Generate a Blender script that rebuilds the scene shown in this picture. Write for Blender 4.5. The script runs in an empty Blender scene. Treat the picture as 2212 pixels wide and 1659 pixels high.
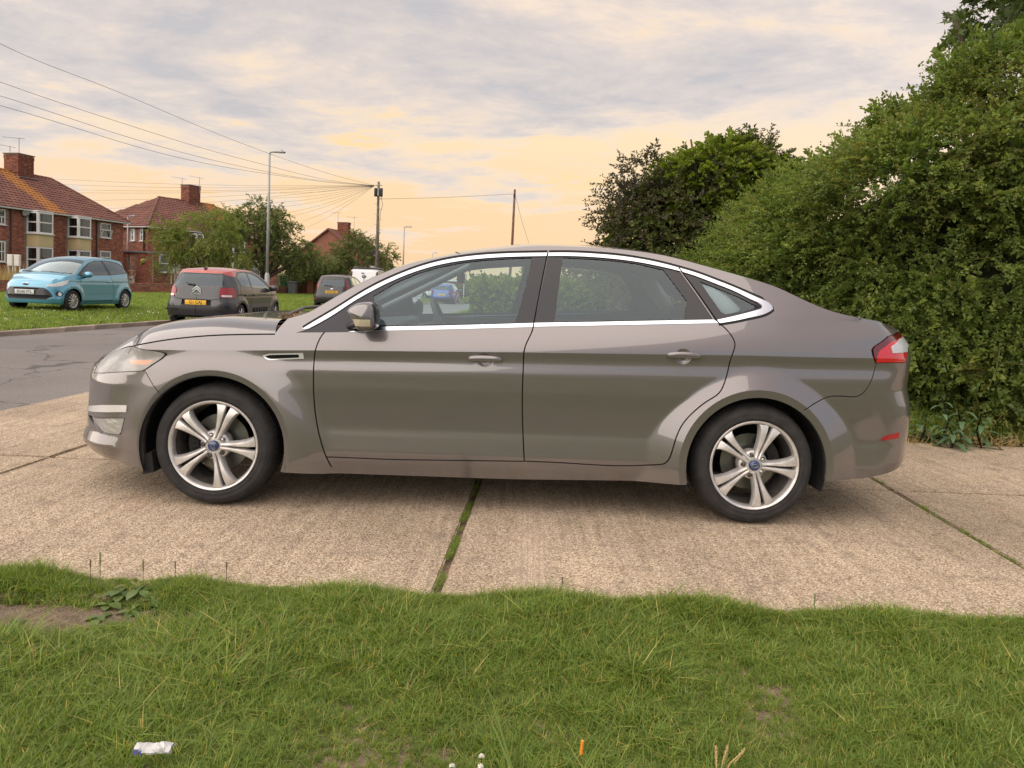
import bpy, bmesh, math, random
import numpy as np
from mathutils import Vector, Matrix
from mathutils.geometry import delaunay_2d_cdt
R = math.radians
random.seed(7); np.random.seed(7)
RNG = np.random.default_rng(11)
SC = bpy.context.scene
COL = SC.collection

# ------------------------------------------------------------------ camera
FPX, CX, CY = 1600.0, 1106.0, 829.5          # focal length and centre in 2212 px units
PITCH, ROLL, CAMH, SHIFT = R(3.5), R(2.3), 1.20, 107.0
CAM = np.array([0.0, 0.0, CAMH])
_f = np.array([0, math.cos(PITCH), -math.sin(PITCH)])
_u0 = np.array([0, math.sin(PITCH), math.cos(PITCH)])
_r0 = np.array([1.0, 0, 0])
_r = _r0 * math.cos(ROLL) + _u0 * math.sin(ROLL)
_u = -_r0 * math.sin(ROLL) + _u0 * math.cos(ROLL)
cam_d = bpy.data.cameras.new('camera'); cam = bpy.data.objects.new('camera', cam_d); COL.objects.link(cam)
cam_d.sensor_width = 36.0; cam_d.lens = FPX / 2212.0 * 36.0
cam_d.shift_y = -SHIFT / 2212.0
cam_d.clip_start = 0.05; cam_d.clip_end = 4000
cam.matrix_world = Matrix(((_r[0], _u[0], -_f[0], 0), (_r[1], _u[1], -_f[1], 0), (_r[2], _u[2], -_f[2], CAMH), (0, 0, 0, 1)))
SC.camera = cam

def project(p):
    d = np.asarray(p, float) - CAM
    w = d @ _f
    return np.stack([CX + FPX * (d @ _r) / w, CY - SHIFT - FPX * (d @ _u) / w], -1)
def ray(px, py):
    px = np.asarray(px, float); py = np.asarray(py, float)
    return (_f + ((px - CX) / FPX)[..., None] * _r + ((CY - SHIFT - py) / FPX)[..., None] * _u)
def at_depth(px, py, Y):
    d = ray(px, py); return CAM + d * ((Y - CAM[1]) / d[..., 1])[..., None]
def on_ground(px, py, z=0.0):
    d = ray(px, py); return CAM + d * ((z - CAM[2]) / d[..., 2])[..., None]

# ------------------------------------------------------------------ world, sun, exposure
SC.view_settings.view_transform = 'Standard'; SC.view_settings.look = 'None'
SC.view_settings.exposure = 1.36; SC.view_settings.gamma = 1.0; SC.view_settings.use_curve_mapping = False
SUN_EL, SUN_AZ = R(38), R(235)     # soft light of the bright evening sky, azimuth clockwise from +Y
W = bpy.data.worlds.new('World'); SC.world = W; W.use_nodes = True
nt = W.node_tree
for n in list(nt.nodes): nt.nodes.remove(n)
def N(t, typ, **kw):
    n = t.nodes.new(typ)
    for k, v in kw.items():
        if k.startswith('i_'):
            n.inputs[int(k[2:]) if k[2:].isdigit() else k[2:].replace('_', ' ')].default_value = v
        else: setattr(n, k, v)
    return n
def math_(t, op, a, b=None, c=None, clamp=False):
    n = t.nodes.new('ShaderNodeMath'); n.operation = op; n.use_clamp = clamp
    for i, v in enumerate((a, b, c)):
        if v is None: continue
        if isinstance(v, (int, float)): n.inputs[i].default_value = v
        else: t.links.new(v, n.inputs[i])
    return n.outputs[0]
def mixc(t, f, a, b, blend='MIX'):
    n = t.nodes.new('ShaderNodeMix'); n.data_type = 'RGBA'; n.blend_type = blend
    for i, v in ((0, f), (6, a), (7, b)):
        if isinstance(v, (int, float)): n.inputs[i].default_value = v
        elif isinstance(v, tuple): n.inputs[i].default_value = (*v[:3], 1)
        else: t.links.new(v, n.inputs[i])
    return n.outputs[2]
def ramp(t, fac, stops, interp='LINEAR'):
    n = t.nodes.new('ShaderNodeValToRGB'); n.color_ramp.interpolation = interp
    cr = n.color_ramp
    while len(cr.elements) < len(stops): cr.elements.new(0.5)
    for e, (p, c) in zip(cr.elements, stops):
        e.position = p; e.color = (*c, 1) if isinstance(c, tuple) else (c, c, c, 1)
    t.links.new(fac, n.inputs[0]); return n.outputs[0]
def srgb(r, g, b):
    return tuple(((c / 255 + .055) / 1.055) ** 2.4 if c > 10 else c / 255 / 12.92 for c in (r, g, b))

def build_sky():
    t = nt
    tc = N(t, 'ShaderNodeTexCoord'); sep = N(t, 'ShaderNodeSeparateXYZ'); t.links.new(tc.outputs['Generated'], sep.inputs[0])
    x, y, z = sep.outputs
    zc = math_(t, 'MAXIMUM', z, 0.0)
    hl = math_(t, 'SQRT', math_(t, 'ADD', math_(t, 'MULTIPLY', x, x), math_(t, 'ADD', math_(t, 'MULTIPLY', y, y), 1e-5)))
    # glow of the set sun beyond the car, a little left of ahead
    ga = R(-6)
    dt = math_(t, 'DIVIDE', math_(t, 'ADD', math_(t, 'MULTIPLY', x, math.sin(ga)), math_(t, 'MULTIPLY', y, math.cos(ga))), hl)
    warm = ramp(t, math_(t, 'MULTIPLY_ADD', dt, .5, .5), [(0, 0.0), (.62, .22), (.90, .55), (.975, .95), (1, 1.0)])
    gw = ramp(t, zc, [(0, srgb(238, 193, 154)), (.10, srgb(238, 200, 152)), (.19, srgb(239, 211, 166)), (.30, srgb(237, 213, 182)), (.45, srgb(238, 224, 210)), (1, srgb(222, 222, 226))])
    gc = ramp(t, zc, [(0, srgb(232, 210, 200)), (.15, srgb(236, 218, 206)), (.4, srgb(234, 224, 217)), (1, srgb(222, 222, 226))])
    # opposite the sunset the sky is pale blue with peach clouds (as the glass and the bright trim of the car reflect it)
    back = ramp(t, math_(t, 'MULTIPLY_ADD', dt, .5, .5), [(.25, 1.0), (.72, 0.0)], 'EASE')
    gb = ramp(t, zc, [(0, srgb(214, 204, 206)), (.12, srgb(188, 200, 216)), (.4, srgb(170, 194, 220)), (1, srgb(196, 208, 224))])
    gc = mixc(t, back, gc, gb)
    base = mixc(t, warm, gc, gw)
    # clouds on a flat layer seen in perspective
    zz = math_(t, 'ADD', zc, .10)
    cx = math_(t, 'DIVIDE', x, zz); cy = math_(t, 'DIVIDE', y, zz)
    cmb = N(t, 'ShaderNodeCombineXYZ'); t.links.new(math_(t, 'MULTIPLY', cx, .85), cmb.inputs[0]); t.links.new(math_(t, 'MULTIPLY', cy, 1.0), cmb.inputs[1])
    def noise(scale, detail, off, rough=.55, dist=0.0):
        mp = N(t, 'ShaderNodeMapping'); mp.inputs[1].default_value = off
        t.links.new(cmb.outputs[0], mp.inputs[0])
        n = N(t, 'ShaderNodeTexNoise'); n.inputs['Scale'].default_value = scale; n.inputs['Detail'].default_value = detail
        n.inputs['Roughness'].default_value = rough; n.inputs['Distortion'].default_value = dist
        t.links.new(mp.outputs[0], n.inputs['Vector']); return n.outputs['Fac']
    n1 = noise(1.05, 10, (3.1, 7.7, 0), .62, .35)
    n2 = noise(3.1, 9, (1.3, -4.2, 3), .66, .3)
    cover = ramp(t, zc, [(0, .0), (.08, .03), (.15, .10), (.22, .18), (.30, .245), (.42, .25), (1, .235)])
    left = math_(t, 'MULTIPLY', math_(t, 'DIVIDE', x, hl), -.13)
    dens = math_(t, 'ADD', math_(t, 'ADD', math_(t, 'MULTIPLY', n1, .70), math_(t, 'MULTIPLY', n2, .36)), math_(t, 'ADD', cover, left))
    cl = ramp(t, dens, [(.60, 0.0), (.655, .48), (.74, 1.0)], 'EASE')
    thick = ramp(t, dens, [(.66, 0.0), (.84, 1.0)])
    cwarm = mixc(t, warm, srgb(220, 210, 206), srgb(230, 211, 195))
    cwarm = mixc(t, back, cwarm, srgb(236, 204, 190))
    ccol = mixc(t, thick, cwarm, mixc(t, back, srgb(182, 179, 182), srgb(206, 196, 204)))
    col = mixc(t, math_(t, 'MULTIPLY', cl, .92), base, ccol)
    # sunlit gold edges of the lower clouds, only toward the glow
    edge = ramp(t, dens, [(.60, 0.0), (.655, 1.0), (.70, .0)], 'EASE')
    g3 = ramp(t, noise(1.7, 4, (-6.2, 2.2, 9)), [(.52, 0.0), (.62, 1.0)])
    goldf = math_(t, 'MULTIPLY', math_(t, 'MULTIPLY', edge, g3), math_(t, 'MULTIPLY', warm, ramp(t, zc, [(.05, 0.), (.15, .8), (.28, .8), (.36, 0.)])))
    col = mixc(t, goldf, col, srgb(244, 206, 140))
    sky = N(t, 'ShaderNodeTexSky'); sky.sky_type = 'NISHITA'; sky.sun_disc = False
    sky.sun_elevation = SUN_EL; sky.sun_rotation = SUN_AZ
    sc = N(t, 'ShaderNodeVectorMath'); sc.operation = 'SCALE'; sc.inputs['Scale'].default_value = 10.0 * SKY_GAIN
    t.links.new(col, sc.inputs[0])
    m = mixc(t, .94, sky.outputs[0], sc.outputs[0])
    bg = N(t, 'ShaderNodeBackground'); bg.inputs['Strength'].default_value = 0.1
    out = N(t, 'ShaderNodeOutputWorld'); t.links.new(m, bg.inputs[0]); t.links.new(bg.outputs[0], out.inputs[0])
SKY_GAIN = 0.47
build_sky()
sun_d = bpy.data.lights.new('sun', 'SUN'); sun = bpy.data.objects.new('sun', sun_d); COL.objects.link(sun)
sun_d.energy = 1.8; sun_d.angle = R(120); sun_d.color = (1.0, .88, .76)
sun.rotation_euler = (R(90) - SUN_EL, 0, -SUN_AZ + math.pi)
SC.cycles.use_denoising = True
SC.cycles.max_bounces = 8; SC.cycles.transparent_max_bounces = 16
SC.cycles.caustics_reflective = False; SC.cycles.caustics_refractive = False
# ------------------------------------------------------------------ helpers
def link(o, parent=None):
    COL.objects.link(o)
    if parent is not None: o.parent = parent
    return o
def tag(o, label=None, cat=None, group=None, kind=None):
    if label: o['label'] = label
    if cat: o['category'] = cat
    if group: o['group'] = group
    if kind: o['kind'] = kind
    return o
def thing(name, label, cat, loc=(0, 0, 0), rotz=0.0, group=None):
    o = bpy.data.objects.new(name, None); COL.objects.link(o)
    o.location = loc; o.rotation_euler = (0, 0, rotz); o.empty_display_size = .2
    return tag(o, label, cat, group)
def copy_tree(o, parent=None):
    c = o.copy(); COL.objects.link(c)
    if parent is not None: c.parent = parent
    for ch in [k for k in o.children]: copy_tree(ch, c)
    return c

_MATS = {}
def mat(name, col=(.5, .5, .5), rough=.6, metal=0.0, var=0.0, vscale=3.0, bump=0.0, bscale=40.0, coat=0.0, spec=.5, randv=0.0, trans=0.0, attr=None, emis=None):
    """procedural principled material: base colour, a noise variation, a fine bump, per-object random value"""
    if name in _MATS: return _MATS[name]
    m = bpy.data.materials.new(name); m.use_nodes = True; t = m.node_tree
    b = t.nodes['Principled BSDF']
    b.inputs['Roughness'].default_value = rough; b.inputs['Metallic'].default_value = metal
    b.inputs['Coat Weight'].default_value = coat; b.inputs['Coat Roughness'].default_value = .04
    b.inputs['Specular IOR Level'].default_value = spec
    tc = N(t, 'ShaderNodeTexCoord')
    rgb = N(t, 'ShaderNodeRGB'); rgb.outputs[0].default_value = (*col, 1); c = rgb.outputs[0]
    if attr:
        a = N(t, 'ShaderNodeAttribute'); a.attribute_name = attr
        c = mixc(t, 1.0, c, a.outputs['Color'], 'MULTIPLY')
    if var > 0:
        n = N(t, 'ShaderNodeTexNoise'); n.inputs['Scale'].default_value = vscale; n.inputs['Detail'].default_value = 6
        t.links.new(tc.outputs['Object'], n.inputs['Vector'])
        f = ramp(t, n.outputs['Fac'], [(.3, 1 - var), (.7, 1 + var * .6)])
        c = mixc(t, 1.0, c, f, 'MULTIPLY')
    if randv > 0:
        oi = N(t, 'ShaderNodeObjectInfo')
        f = ramp(t, oi.outputs['Random'], [(0, 1 - randv), (1, 1 + randv)])
        c = mixc(t, 1.0, c, f, 'MULTIPLY')
    t.links.new(c, b.inputs['Base Color'])
    if bump > 0:
        n = N(t, 'ShaderNodeTexNoise'); n.inputs['Scale'].default_value = bscale; n.inputs['Detail'].default_value = 5
        t.links.new(tc.outputs['Object'], n.inputs['Vector'])
        bp = N(t, 'ShaderNodeBump'); bp.inputs['Strength'].default_value = bump; bp.inputs['Distance'].default_value = .01
        t.links.new(n.outputs['Fac'], bp.inputs['Height']); t.links.new(bp.outputs[0], b.inputs['Normal'])
    if emis: b.inputs['Emission Color'].default_value = (*emis, 1); b.inputs['Emission Strength'].default_value = 1
    _MATS[name] = m; return m

def glass(name, tint=(.75, .85, .85), refl=1.0, ior=1.5):
    """thin pane: tinted see-through plus a mirror by Fresnel"""
    if name in _MATS: return _MATS[name]
    m = bpy.data.materials.new(name); m.use_nodes = True; t = m.node_tree
    for n in list(t.nodes): t.nodes.remove(n)
    tr = N(t, 'ShaderNodeBsdfTransparent'); tr.inputs[0].default_value = (*tint, 1)
    gl = N(t, 'ShaderNodeBsdfGlossy'); gl.inputs['Roughness'].default_value = .01; gl.inputs[0].default_value = (.80, .94, 1, 1)
    fr = N(t, 'ShaderNodeFresnel'); fr.inputs[0].default_value = ior
    f = math_(t, 'MULTIPLY', fr.outputs[0], refl, clamp=True)
    mx = N(t, 'ShaderNodeMixShader'); t.links.new(f, mx.inputs[0]); t.links.new(tr.outputs[0], mx.inputs[1]); t.links.new(gl.outputs[0], mx.inputs[2])
    out = N(t, 'ShaderNodeOutputMaterial'); t.links.new(mx.outputs[0], out.inputs[0])
    _MATS[name] = m; return m

class MB:
    """collects vertices and faces of several shapes; build() links ONE mesh object"""
    def __init__(s): s.v = []; s.f = []; s.c = []; s.n = 0
    def add(s, v, f, col=None):
        v = np.asarray(v, float).reshape(-1, 3)
        s.v.append(v); s.f += [tuple(int(i) + s.n for i in q) for q in f]
        if col is not None: s.c.append(np.tile(np.array([*col, 1.0]), (len(v), 1)))
        s.n += len(v); return s
    def box(s, c, d, M=None, col=None):
        c = np.asarray(c, float); h = np.asarray(d, float) / 2
        v = np.array([[x, y, z] for x in (-1, 1) for y in (-1, 1) for z in (-1, 1)]) * h
        if M is not None: v = v @ np.asarray(M).T
        return s.add(v + c, [(0, 1, 3, 2), (4, 6, 7, 5), (0, 4, 5, 1), (2, 3, 7, 6), (0, 2, 6, 4), (1, 5, 7, 3)], col)
    def bbox(s, c, d, b, M=None):
        """box with chamfered edges"""
        bm = bmesh.new(); bmesh.ops.create_cube(bm, size=1.0)
        for vv in bm.verts: vv.co = Vector((vv.co.x * d[0], vv.co.y * d[1], vv.co.z * d[2]))
        bmesh.ops.bevel(bm, geom=list(bm.edges), offset=b, segments=2, affect='EDGES', profile=.5)
        bm.verts.ensure_lookup_table()
        v = np.array([vv.co[:] for vv in bm.verts]); f = [[x.index for x in fc.verts] for fc in bm.faces]; bm.free()
        if M is not None: v = v @ np.asarray(M).T
        return s.add(v + np.asarray(c, float), f)
    def tube(s, pts, rad, seg=8, cap=True):
        pts = np.asarray(pts, float); n = len(pts); rad = np.broadcast_to(np.asarray(rad, float), (n,))
        T = np.gradient(pts, axis=0); T /= np.linalg.norm(T, axis=1)[:, None] + 1e-12
        up = np.array([0, 0, 1.0]) if abs(T[0][2]) < .9 else np.array([1.0, 0, 0])
        v = []; a = np.linspace(0, 2 * np.pi, seg, endpoint=False)
        for i in range(n):
            b1 = np.cross(T[i], up); b1 /= np.linalg.norm(b1) + 1e-12; b2 = np.cross(b1, T[i]); up = b2
            v.append(pts[i] + rad[i] * (np.cos(a)[:, None] * b1 + np.sin(a)[:, None] * b2))
        f = [(i * seg + k, i * seg + (k + 1) % seg, (i + 1) * seg + (k + 1) % seg, (i + 1) * seg + k) for i in range(n - 1) for k in range(seg)]
        if cap: f += [tuple(range(seg))[::-1], tuple((n - 1) * seg + k for k in range(seg))]
        return s.add(np.concatenate(v), f)
    def lathe(s, prof, c=(0, 0, 0), axis='y', seg=32, closed=False):
        """profile rows (radius, height) turned about an axis"""
        prof = np.asarray(prof, float); n = len(prof); a = np.linspace(0, 2 * np.pi, seg, endpoint=False)
        v = np.zeros((n, seg, 3)); ca, sa = np.cos(a), np.sin(a)
        ax = {'x': (1, 2, 0), 'y': (0, 2, 1), 'z': (0, 1, 2)}[axis]
        v[:, :, ax[0]] = prof[:, :1] * ca; v[:, :, ax[1]] = prof[:, :1] * sa; v[:, :, ax[2]] = prof[:, 1:2]
        m = n if closed else n - 1
        f = [(i * seg + k, i * seg + (k + 1) % seg, ((i + 1) % n) * seg + (k + 1) % seg, ((i + 1) % n) * seg + k) for i in range(m) for k in range(seg)]
        return s.add(v.reshape(-1, 3) + np.asarray(c, float), f)
    def prism(s, poly, fn, d0, d1):
        """polygon (a,b) pushed from depth d0 to d1; fn(a,b,d) -> xyz"""
        n = len(poly); v = [fn(a, b, d0) for a, b in poly] + [fn(a, b, d1) for a, b in poly]
        f = [tuple(range(n)), tuple(range(2 * n - 1, n - 1, -1))] + [(i, i + n, (i + 1) % n + n, (i + 1) % n) for i in range(n)]
        return s.add(v, f)
    def ball(s, c, r, seg=12, rings=8):
        th = np.linspace(0, np.pi, rings + 1); r = np.broadcast_to(np.asarray(r, float), (3,))
        a = np.linspace(0, 2 * np.pi, seg, endpoint=False)
        v = np.array([[math.sin(t) * math.cos(p), math.sin(t) * math.sin(p), math.cos(t)] for t in th for p in a]) * r
        f = [(i * seg + k, (i + 1) * seg + k, (i + 1) * seg + (k + 1) % seg, i * seg + (k + 1) % seg) for i in range(rings) for k in range(seg)]
        return s.add(v + np.asarray(c, float), f)
    def mesh(s, name, m, smooth=False):
        me = bpy.data.meshes.new(name)
        v = np.concatenate(s.v) if s.v else np.zeros((0, 3))
        me.from_pydata(v.tolist(), [], s.f)
        if s.c and sum(map(len, s.c)) == len(v):
            a = me.color_attributes.new('tint', 'FLOAT_COLOR', 'POINT'); a.data.foreach_set('color', np.concatenate(s.c).ravel())
        if m is not None: me.materials.append(m)
        if smooth: me.shade_smooth()
        me.update(); return me
    def build(s, name, m, parent=None, smooth=False, auto=None, kind=None, label=None):
        me = s.mesh(name, m, smooth or auto is not None)
        if auto is not None: me.set_sharp_from_angle(angle=R(auto))
        o = bpy.data.objects.new(name, me); link(o, parent)
        if kind: o['kind'] = kind
        if label: o['label'] = label
        return o
def recalc(o):
    bm = bmesh.new(); bm.from_mesh(o.data); bmesh.ops.recalc_face_normals(bm, faces=bm.faces); bm.to_mesh(o.data); bm.free(); return o
def rotz(a): c, s_ = math.cos(a), math.sin(a); return np.array([[c, -s_, 0], [s_, c, 0], [0, 0, 1]])
def roty(a): c, s_ = math.cos(a), math.sin(a); return np.array([[c, 0, s_], [0, 1, 0], [-s_, 0, c]])
def rotx(a): c, s_ = math.cos(a), math.sin(a); return np.array([[1, 0, 0], [0, c, -s_], [0, s_, c]])

def text_part(name, body, size, M, m, parent, depth=.002, sx=1.0, shear=0.0, bold=0.0):
    """lettering turned into a mesh; M = 4x4 placing the text (x right, y up, z outward)"""
    cu = bpy.data.curves.new(name, 'FONT'); cu.body = body; cu.size = size; cu.extrude = depth; cu.align_x = 'CENTER'; cu.align_y = 'CENTER'; cu.shear = shear; cu.offset = bold
    tmp = bpy.data.objects.new(name + '_curve', cu); COL.objects.link(tmp)
    dg = bpy.context.evaluated_depsgraph_get(); dg.update()
    me = bpy.data.meshes.new_from_object(tmp.evaluated_get(dg)); me.name = name
    bpy.data.objects.remove(tmp); bpy.data.curves.remove(cu)
    me.transform(Matrix.Diagonal((sx, 1, 1, 1))); me.transform(Matrix(M))
    me.materials.clear(); me.materials.append(m)
    o = bpy.data.objects.new(name, me); return link(o, parent)
def frame4(o, xdir, ydir):
    x = np.asarray(xdir, float); x /= np.linalg.norm(x); y = np.asarray(ydir, float); z = np.cross(x, y); z /= np.linalg.norm(z); y = np.cross(z, x)
    M = np.eye(4); M[:3, 0] = x; M[:3, 1] = y; M[:3, 2] = z; M[:3, 3] = o; return M.tolist()

# scattering for stuff (leaves, blades): instances through geometry nodes
def proto_collection(name, meshes):
    c = bpy.data.collections.new(name)
    for i, me in enumerate(meshes):
        o = bpy.data.objects.new('%s_%02d' % (name, i), me); c.objects.link(o)
    return c
def scatter(name, coll, pts, rot, scl, idx, parent=None, kind='stuff'):
    me = bpy.data.meshes.new(name); pts = np.asarray(pts, float); n = len(pts)
    me.vertices.add(n); me.vertices.foreach_set('co', pts.ravel())
    a = me.attributes.new('rot', 'FLOAT_VECTOR', 'POINT'); a.data.foreach_set('vector', np.asarray(rot, float).ravel())
    a = me.attributes.new('scl', 'FLOAT', 'POINT'); a.data.foreach_set('value', np.asarray(scl, float))
    a = me.attributes.new('idx', 'INT', 'POINT'); a.data.foreach_set('value', np.asarray(idx, np.int32))
    o = bpy.data.objects.new(name, me); link(o, parent)
    if kind: o['kind'] = kind
    g = bpy.data.node_groups.new(name + '_nodes', 'GeometryNodeTree')
    g.interface.new_socket('Geometry', in_out='INPUT', socket_type='NodeSocketGeometry')
    g.interface.new_socket('Geometry', in_out='OUTPUT', socket_type='NodeSocketGeometry')
    gi = g.nodes.new('NodeGroupInput'); go = g.nodes.new('NodeGroupOutput')
    ip = g.nodes.new('GeometryNodeInstanceOnPoints'); ci = g.nodes.new('GeometryNodeCollectionInfo')
    ci.inputs['Collection'].default_value = coll; ci.inputs['Separate Children'].default_value = True; ci.inputs['Reset Children'].default_value = True
    ip.inputs['Pick Instance'].default_value = True
    def attr(nm, ty):
        n_ = g.nodes.new('GeometryNodeInputNamedAttribute'); n_.data_type = ty; n_.inputs['Name'].default_value = nm
        return [s_ for s_ in n_.outputs if s_.name == 'Attribute' and s_.enabled][0]
    e2r = g.nodes.new('FunctionNodeEulerToRotation')
    g.links.new(attr('rot', 'FLOAT_VECTOR'), e2r.inputs[0]); g.links.new(e2r.outputs[0], ip.inputs['Rotation'])
    g.links.new(attr('scl', 'FLOAT'), ip.inputs['Scale']); g.links.new(attr('idx', 'INT'), ip.inputs['Instance Index'])
    g.links.new(gi.outputs[0], ip.inputs['Points']); g.links.new(ci.outputs[0], ip.inputs['Instance'])
    g.links.new(ip.outputs[0], go.inputs[0])
    md = o.modifiers.new('scatter', 'NODES'); md.node_group = g
    return o
def leaf_mat(name, c0, c1, trans=.35, rough=.45, mid=None):
    """leaf: colour differs from instance to instance, light passes through"""
    if name in _MATS: return _MATS[name]
    m = bpy.data.materials.new(name); m.use_nodes = True; t = m.node_tree
    b = t.nodes['Principled BSDF']; out = t.nodes['Material Output']
    oi = N(t, 'ShaderNodeObjectInfo'); at = N(t, 'ShaderNodeAttribute'); at.attribute_name = 'tint'
    stops = [(0, c0), (1, c1)] if mid is None else [(0, c0), (.5, mid), (1, c1)]
    c = ramp(t, oi.outputs['Random'], stops)
    c = mixc(t, 1.0, c, at.outputs['Color'], 'MULTIPLY')
    t.links.new(c, b.inputs['Base Color']); b.inputs['Roughness'].default_value = rough; b.inputs['Specular IOR Level'].default_value = .35
    tr = N(t, 'ShaderNodeBsdfTranslucent'); t.links.new(mixc(t, 1.0, c, (1.5, 1.6, .7), 'MULTIPLY'), tr.inputs[0])
    mx = N(t, 'ShaderNodeMixShader'); mx.inputs[0].default_value = trans
    t.links.new(b.outputs[0], mx.inputs[1]); t.links.new(tr.outputs[0], mx.inputs[2]); t.links.new(mx.outputs[0], out.inputs[0])
    _MATS[name] = m; return m

def spline(P, step=.004):
    """natural cubic spline through points, by chord length, resampled"""
    P = np.asarray(P, float); t = np.concatenate([[0], np.cumsum(np.linalg.norm(np.diff(P, axis=0), axis=1))])
    n = len(t); h = np.diff(t); A = np.zeros((n, n)); B = np.zeros((n, P.shape[1])); A[0, 0] = A[-1, -1] = 1
    for i in range(1, n - 1):
        A[i, i - 1] = h[i - 1]; A[i, i] = 2 * (h[i - 1] + h[i]); A[i, i + 1] = h[i]
        B[i] = 3 * ((P[i + 1] - P[i]) / h[i] - (P[i] - P[i - 1]) / h[i - 1])
    c = np.linalg.solve(A, B); tt = np.arange(0, t[-1], step); k = np.clip(np.searchsorted(t, tt, 'right') - 1, 0, n - 2)
    b = (P[1:] - P[:-1]) / h[:, None] - h[:, None] * (2 * c[:-1] + c[1:]) / 3; d = (c[1:] - c[:-1]) / (3 * h[:, None])
    u = (tt - t[k])[:, None]
    return P[k] + b[k] * u + c[k] * u ** 2 + d[k] * u ** 3
def smooth1(y, w):
    k = np.hanning(2 * w + 1); k /= k.sum(); return np.convolve(np.pad(y, w, mode='edge'), k, 'valid')
def sstep(a, b, x): t = np.clip((np.asarray(x, float) - a) / (b - a), 0, 1); return t * t * (3 - 2 * t)

def dens(P, closed=False, d=.025):
    P = np.asarray(P, float); out = []
    Q = np.vstack([P, P[:1]]) if closed else P
    for a, b in zip(Q[:-1], Q[1:]):
        n = max(1, int(math.ceil(np.linalg.norm(b - a) / d))); out += [a + (b - a) * i / n for i in range(n)]
    if not closed: out.append(Q[-1])
    return np.array(out)
def curve(P, d=.02): return spline(P, d) if len(P) > 3 else dens(P, d=d)
def curve_e(P, d=.02): return np.vstack([curve(P, d), np.asarray(P)[-1:]])
def strip(P, w):
    """closed thin polygon along an open line: a shut line"""
    P = np.asarray(P, float); T = np.gradient(P, axis=0); T /= np.linalg.norm(T, axis=1)[:, None] + 1e-12
    Nn = np.stack([-T[:, 1], T[:, 0]], 1) * w / 2
    return np.vstack([P + Nn, (P - Nn)[::-1]])
def inside(pts, poly):
    x, y = pts[:, 0], pts[:, 1]; n = len(poly); r = np.zeros(len(pts), bool)
    j = n - 1
    for i in range(n):
        xi, yi = poly[i]; xj, yj = poly[j]
        if yi != yj:
            m = ((yi > y) != (yj > y)) & (x < (xj - xi) * (y - yi) / (yj - yi) + xi); r ^= m
        j = i
    return r
def circ(c, r, a0, a1, n=40): a = np.linspace(R(a0), R(a1), n); return np.stack([c[0] + r * np.cos(a), c[1] + r * np.sin(a)], 1)

# ================================================================== ground, road, verges, concrete lane
U2 = np.array([.2013, .9795]); N2 = np.array([.9795, -.2013])      # along the street's houses, and out of their fronts
def ground_mat(name, stops, scale, detail=8, bump=.5, bscale=120, rough=.95, big=.6):
    m = bpy.data.materials.new(name); m.use_nodes = True; t = m.node_tree; b = t.nodes['Principled BSDF']; b.inputs['Roughness'].default_value = rough; b.inputs['Specular IOR Level'].default_value = .2
    g = N(t, 'ShaderNodeNewGeometry')
    n = N(t, 'ShaderNodeTexNoise'); n.inputs['Scale'].default_value = scale; n.inputs['Detail'].default_value = detail; n.inputs['Roughness'].default_value = .65; t.links.new(g.outputs['Position'], n.inputs['Vector'])
    n2 = N(t, 'ShaderNodeTexNoise'); n2.inputs['Scale'].default_value = big; n2.inputs['Detail'].default_value = 5; t.links.new(g.outputs['Position'], n2.inputs['Vector'])
    c = mixc(t, 1.0, ramp(t, n.outputs['Fac'], stops), ramp(t, n2.outputs['Fac'], [(.3, .78), (.7, 1.15)]), 'MULTIPLY')
    t.links.new(c, b.inputs['Base Color'])
    n3 = N(t, 'ShaderNodeTexNoise'); n3.inputs['Scale'].default_value = bscale; n3.inputs['Detail'].default_value = 4; t.links.new(g.outputs['Position'], n3.inputs['Vector'])
    bp = N(t, 'ShaderNodeBump'); bp.inputs['Strength'].default_value = bump; bp.inputs['Distance'].default_value = .02; t.links.new(n3.outputs['Fac'], bp.inputs['Height']); t.links.new(bp.outputs[0], b.inputs['Normal'])
    return m
TURF = ground_mat('turf', [(.3, (.035, .05, .012)), (.5, (.065, .10, .022)), (.7, (.11, .15, .035))], 9, bscale=40)
SOIL = ground_mat('bare_soil', [(.3, (.14, .10, .065)), (.5, (.22, .165, .115)), (.75, (.32, .25, .18))], 28, bump=.9, bscale=90)
def asphalt():
    m = ground_mat('worn_asphalt', [(.3, (.13, .118, .112)), (.5, (.195, .18, .17)), (.72, (.26, .24, .225))], 60, bump=.35, bscale=220, rough=.85, big=.35)
    t = m.node_tree; b = t.nodes['Principled BSDF']; src = b.inputs['Base Color'].links[0].from_socket; g = N(t, 'ShaderNodeNewGeometry')
    v = N(t, 'ShaderNodeTexVoronoi'); v.feature = 'DISTANCE_TO_EDGE'; v.inputs['Scale'].default_value = .35
    n = N(t, 'ShaderNodeTexNoise'); n.inputs['Scale'].default_value = 1.2; n.inputs['Detail'].default_value = 6; t.links.new(g.outputs['Position'], n.inputs['Vector'])
    ad = N(t, 'ShaderNodeVectorMath'); ad.operation = 'MULTIPLY_ADD'; t.links.new(n.outputs['Color'], ad.inputs[0]); ad.inputs[1].default_value = (1.6, 1.6, 0); t.links.new(g.outputs['Position'], ad.inputs[2]); t.links.new(ad.outputs[0], v.inputs['Vector'])
    c = mixc(t, ramp(t, v.outputs['Distance'], [(.0, .75), (.010, .0)]), src, (.045, .042, .04)); t.links.new(c, b.inputs['Base Color']); return m
ASPH = asphalt()
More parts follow.
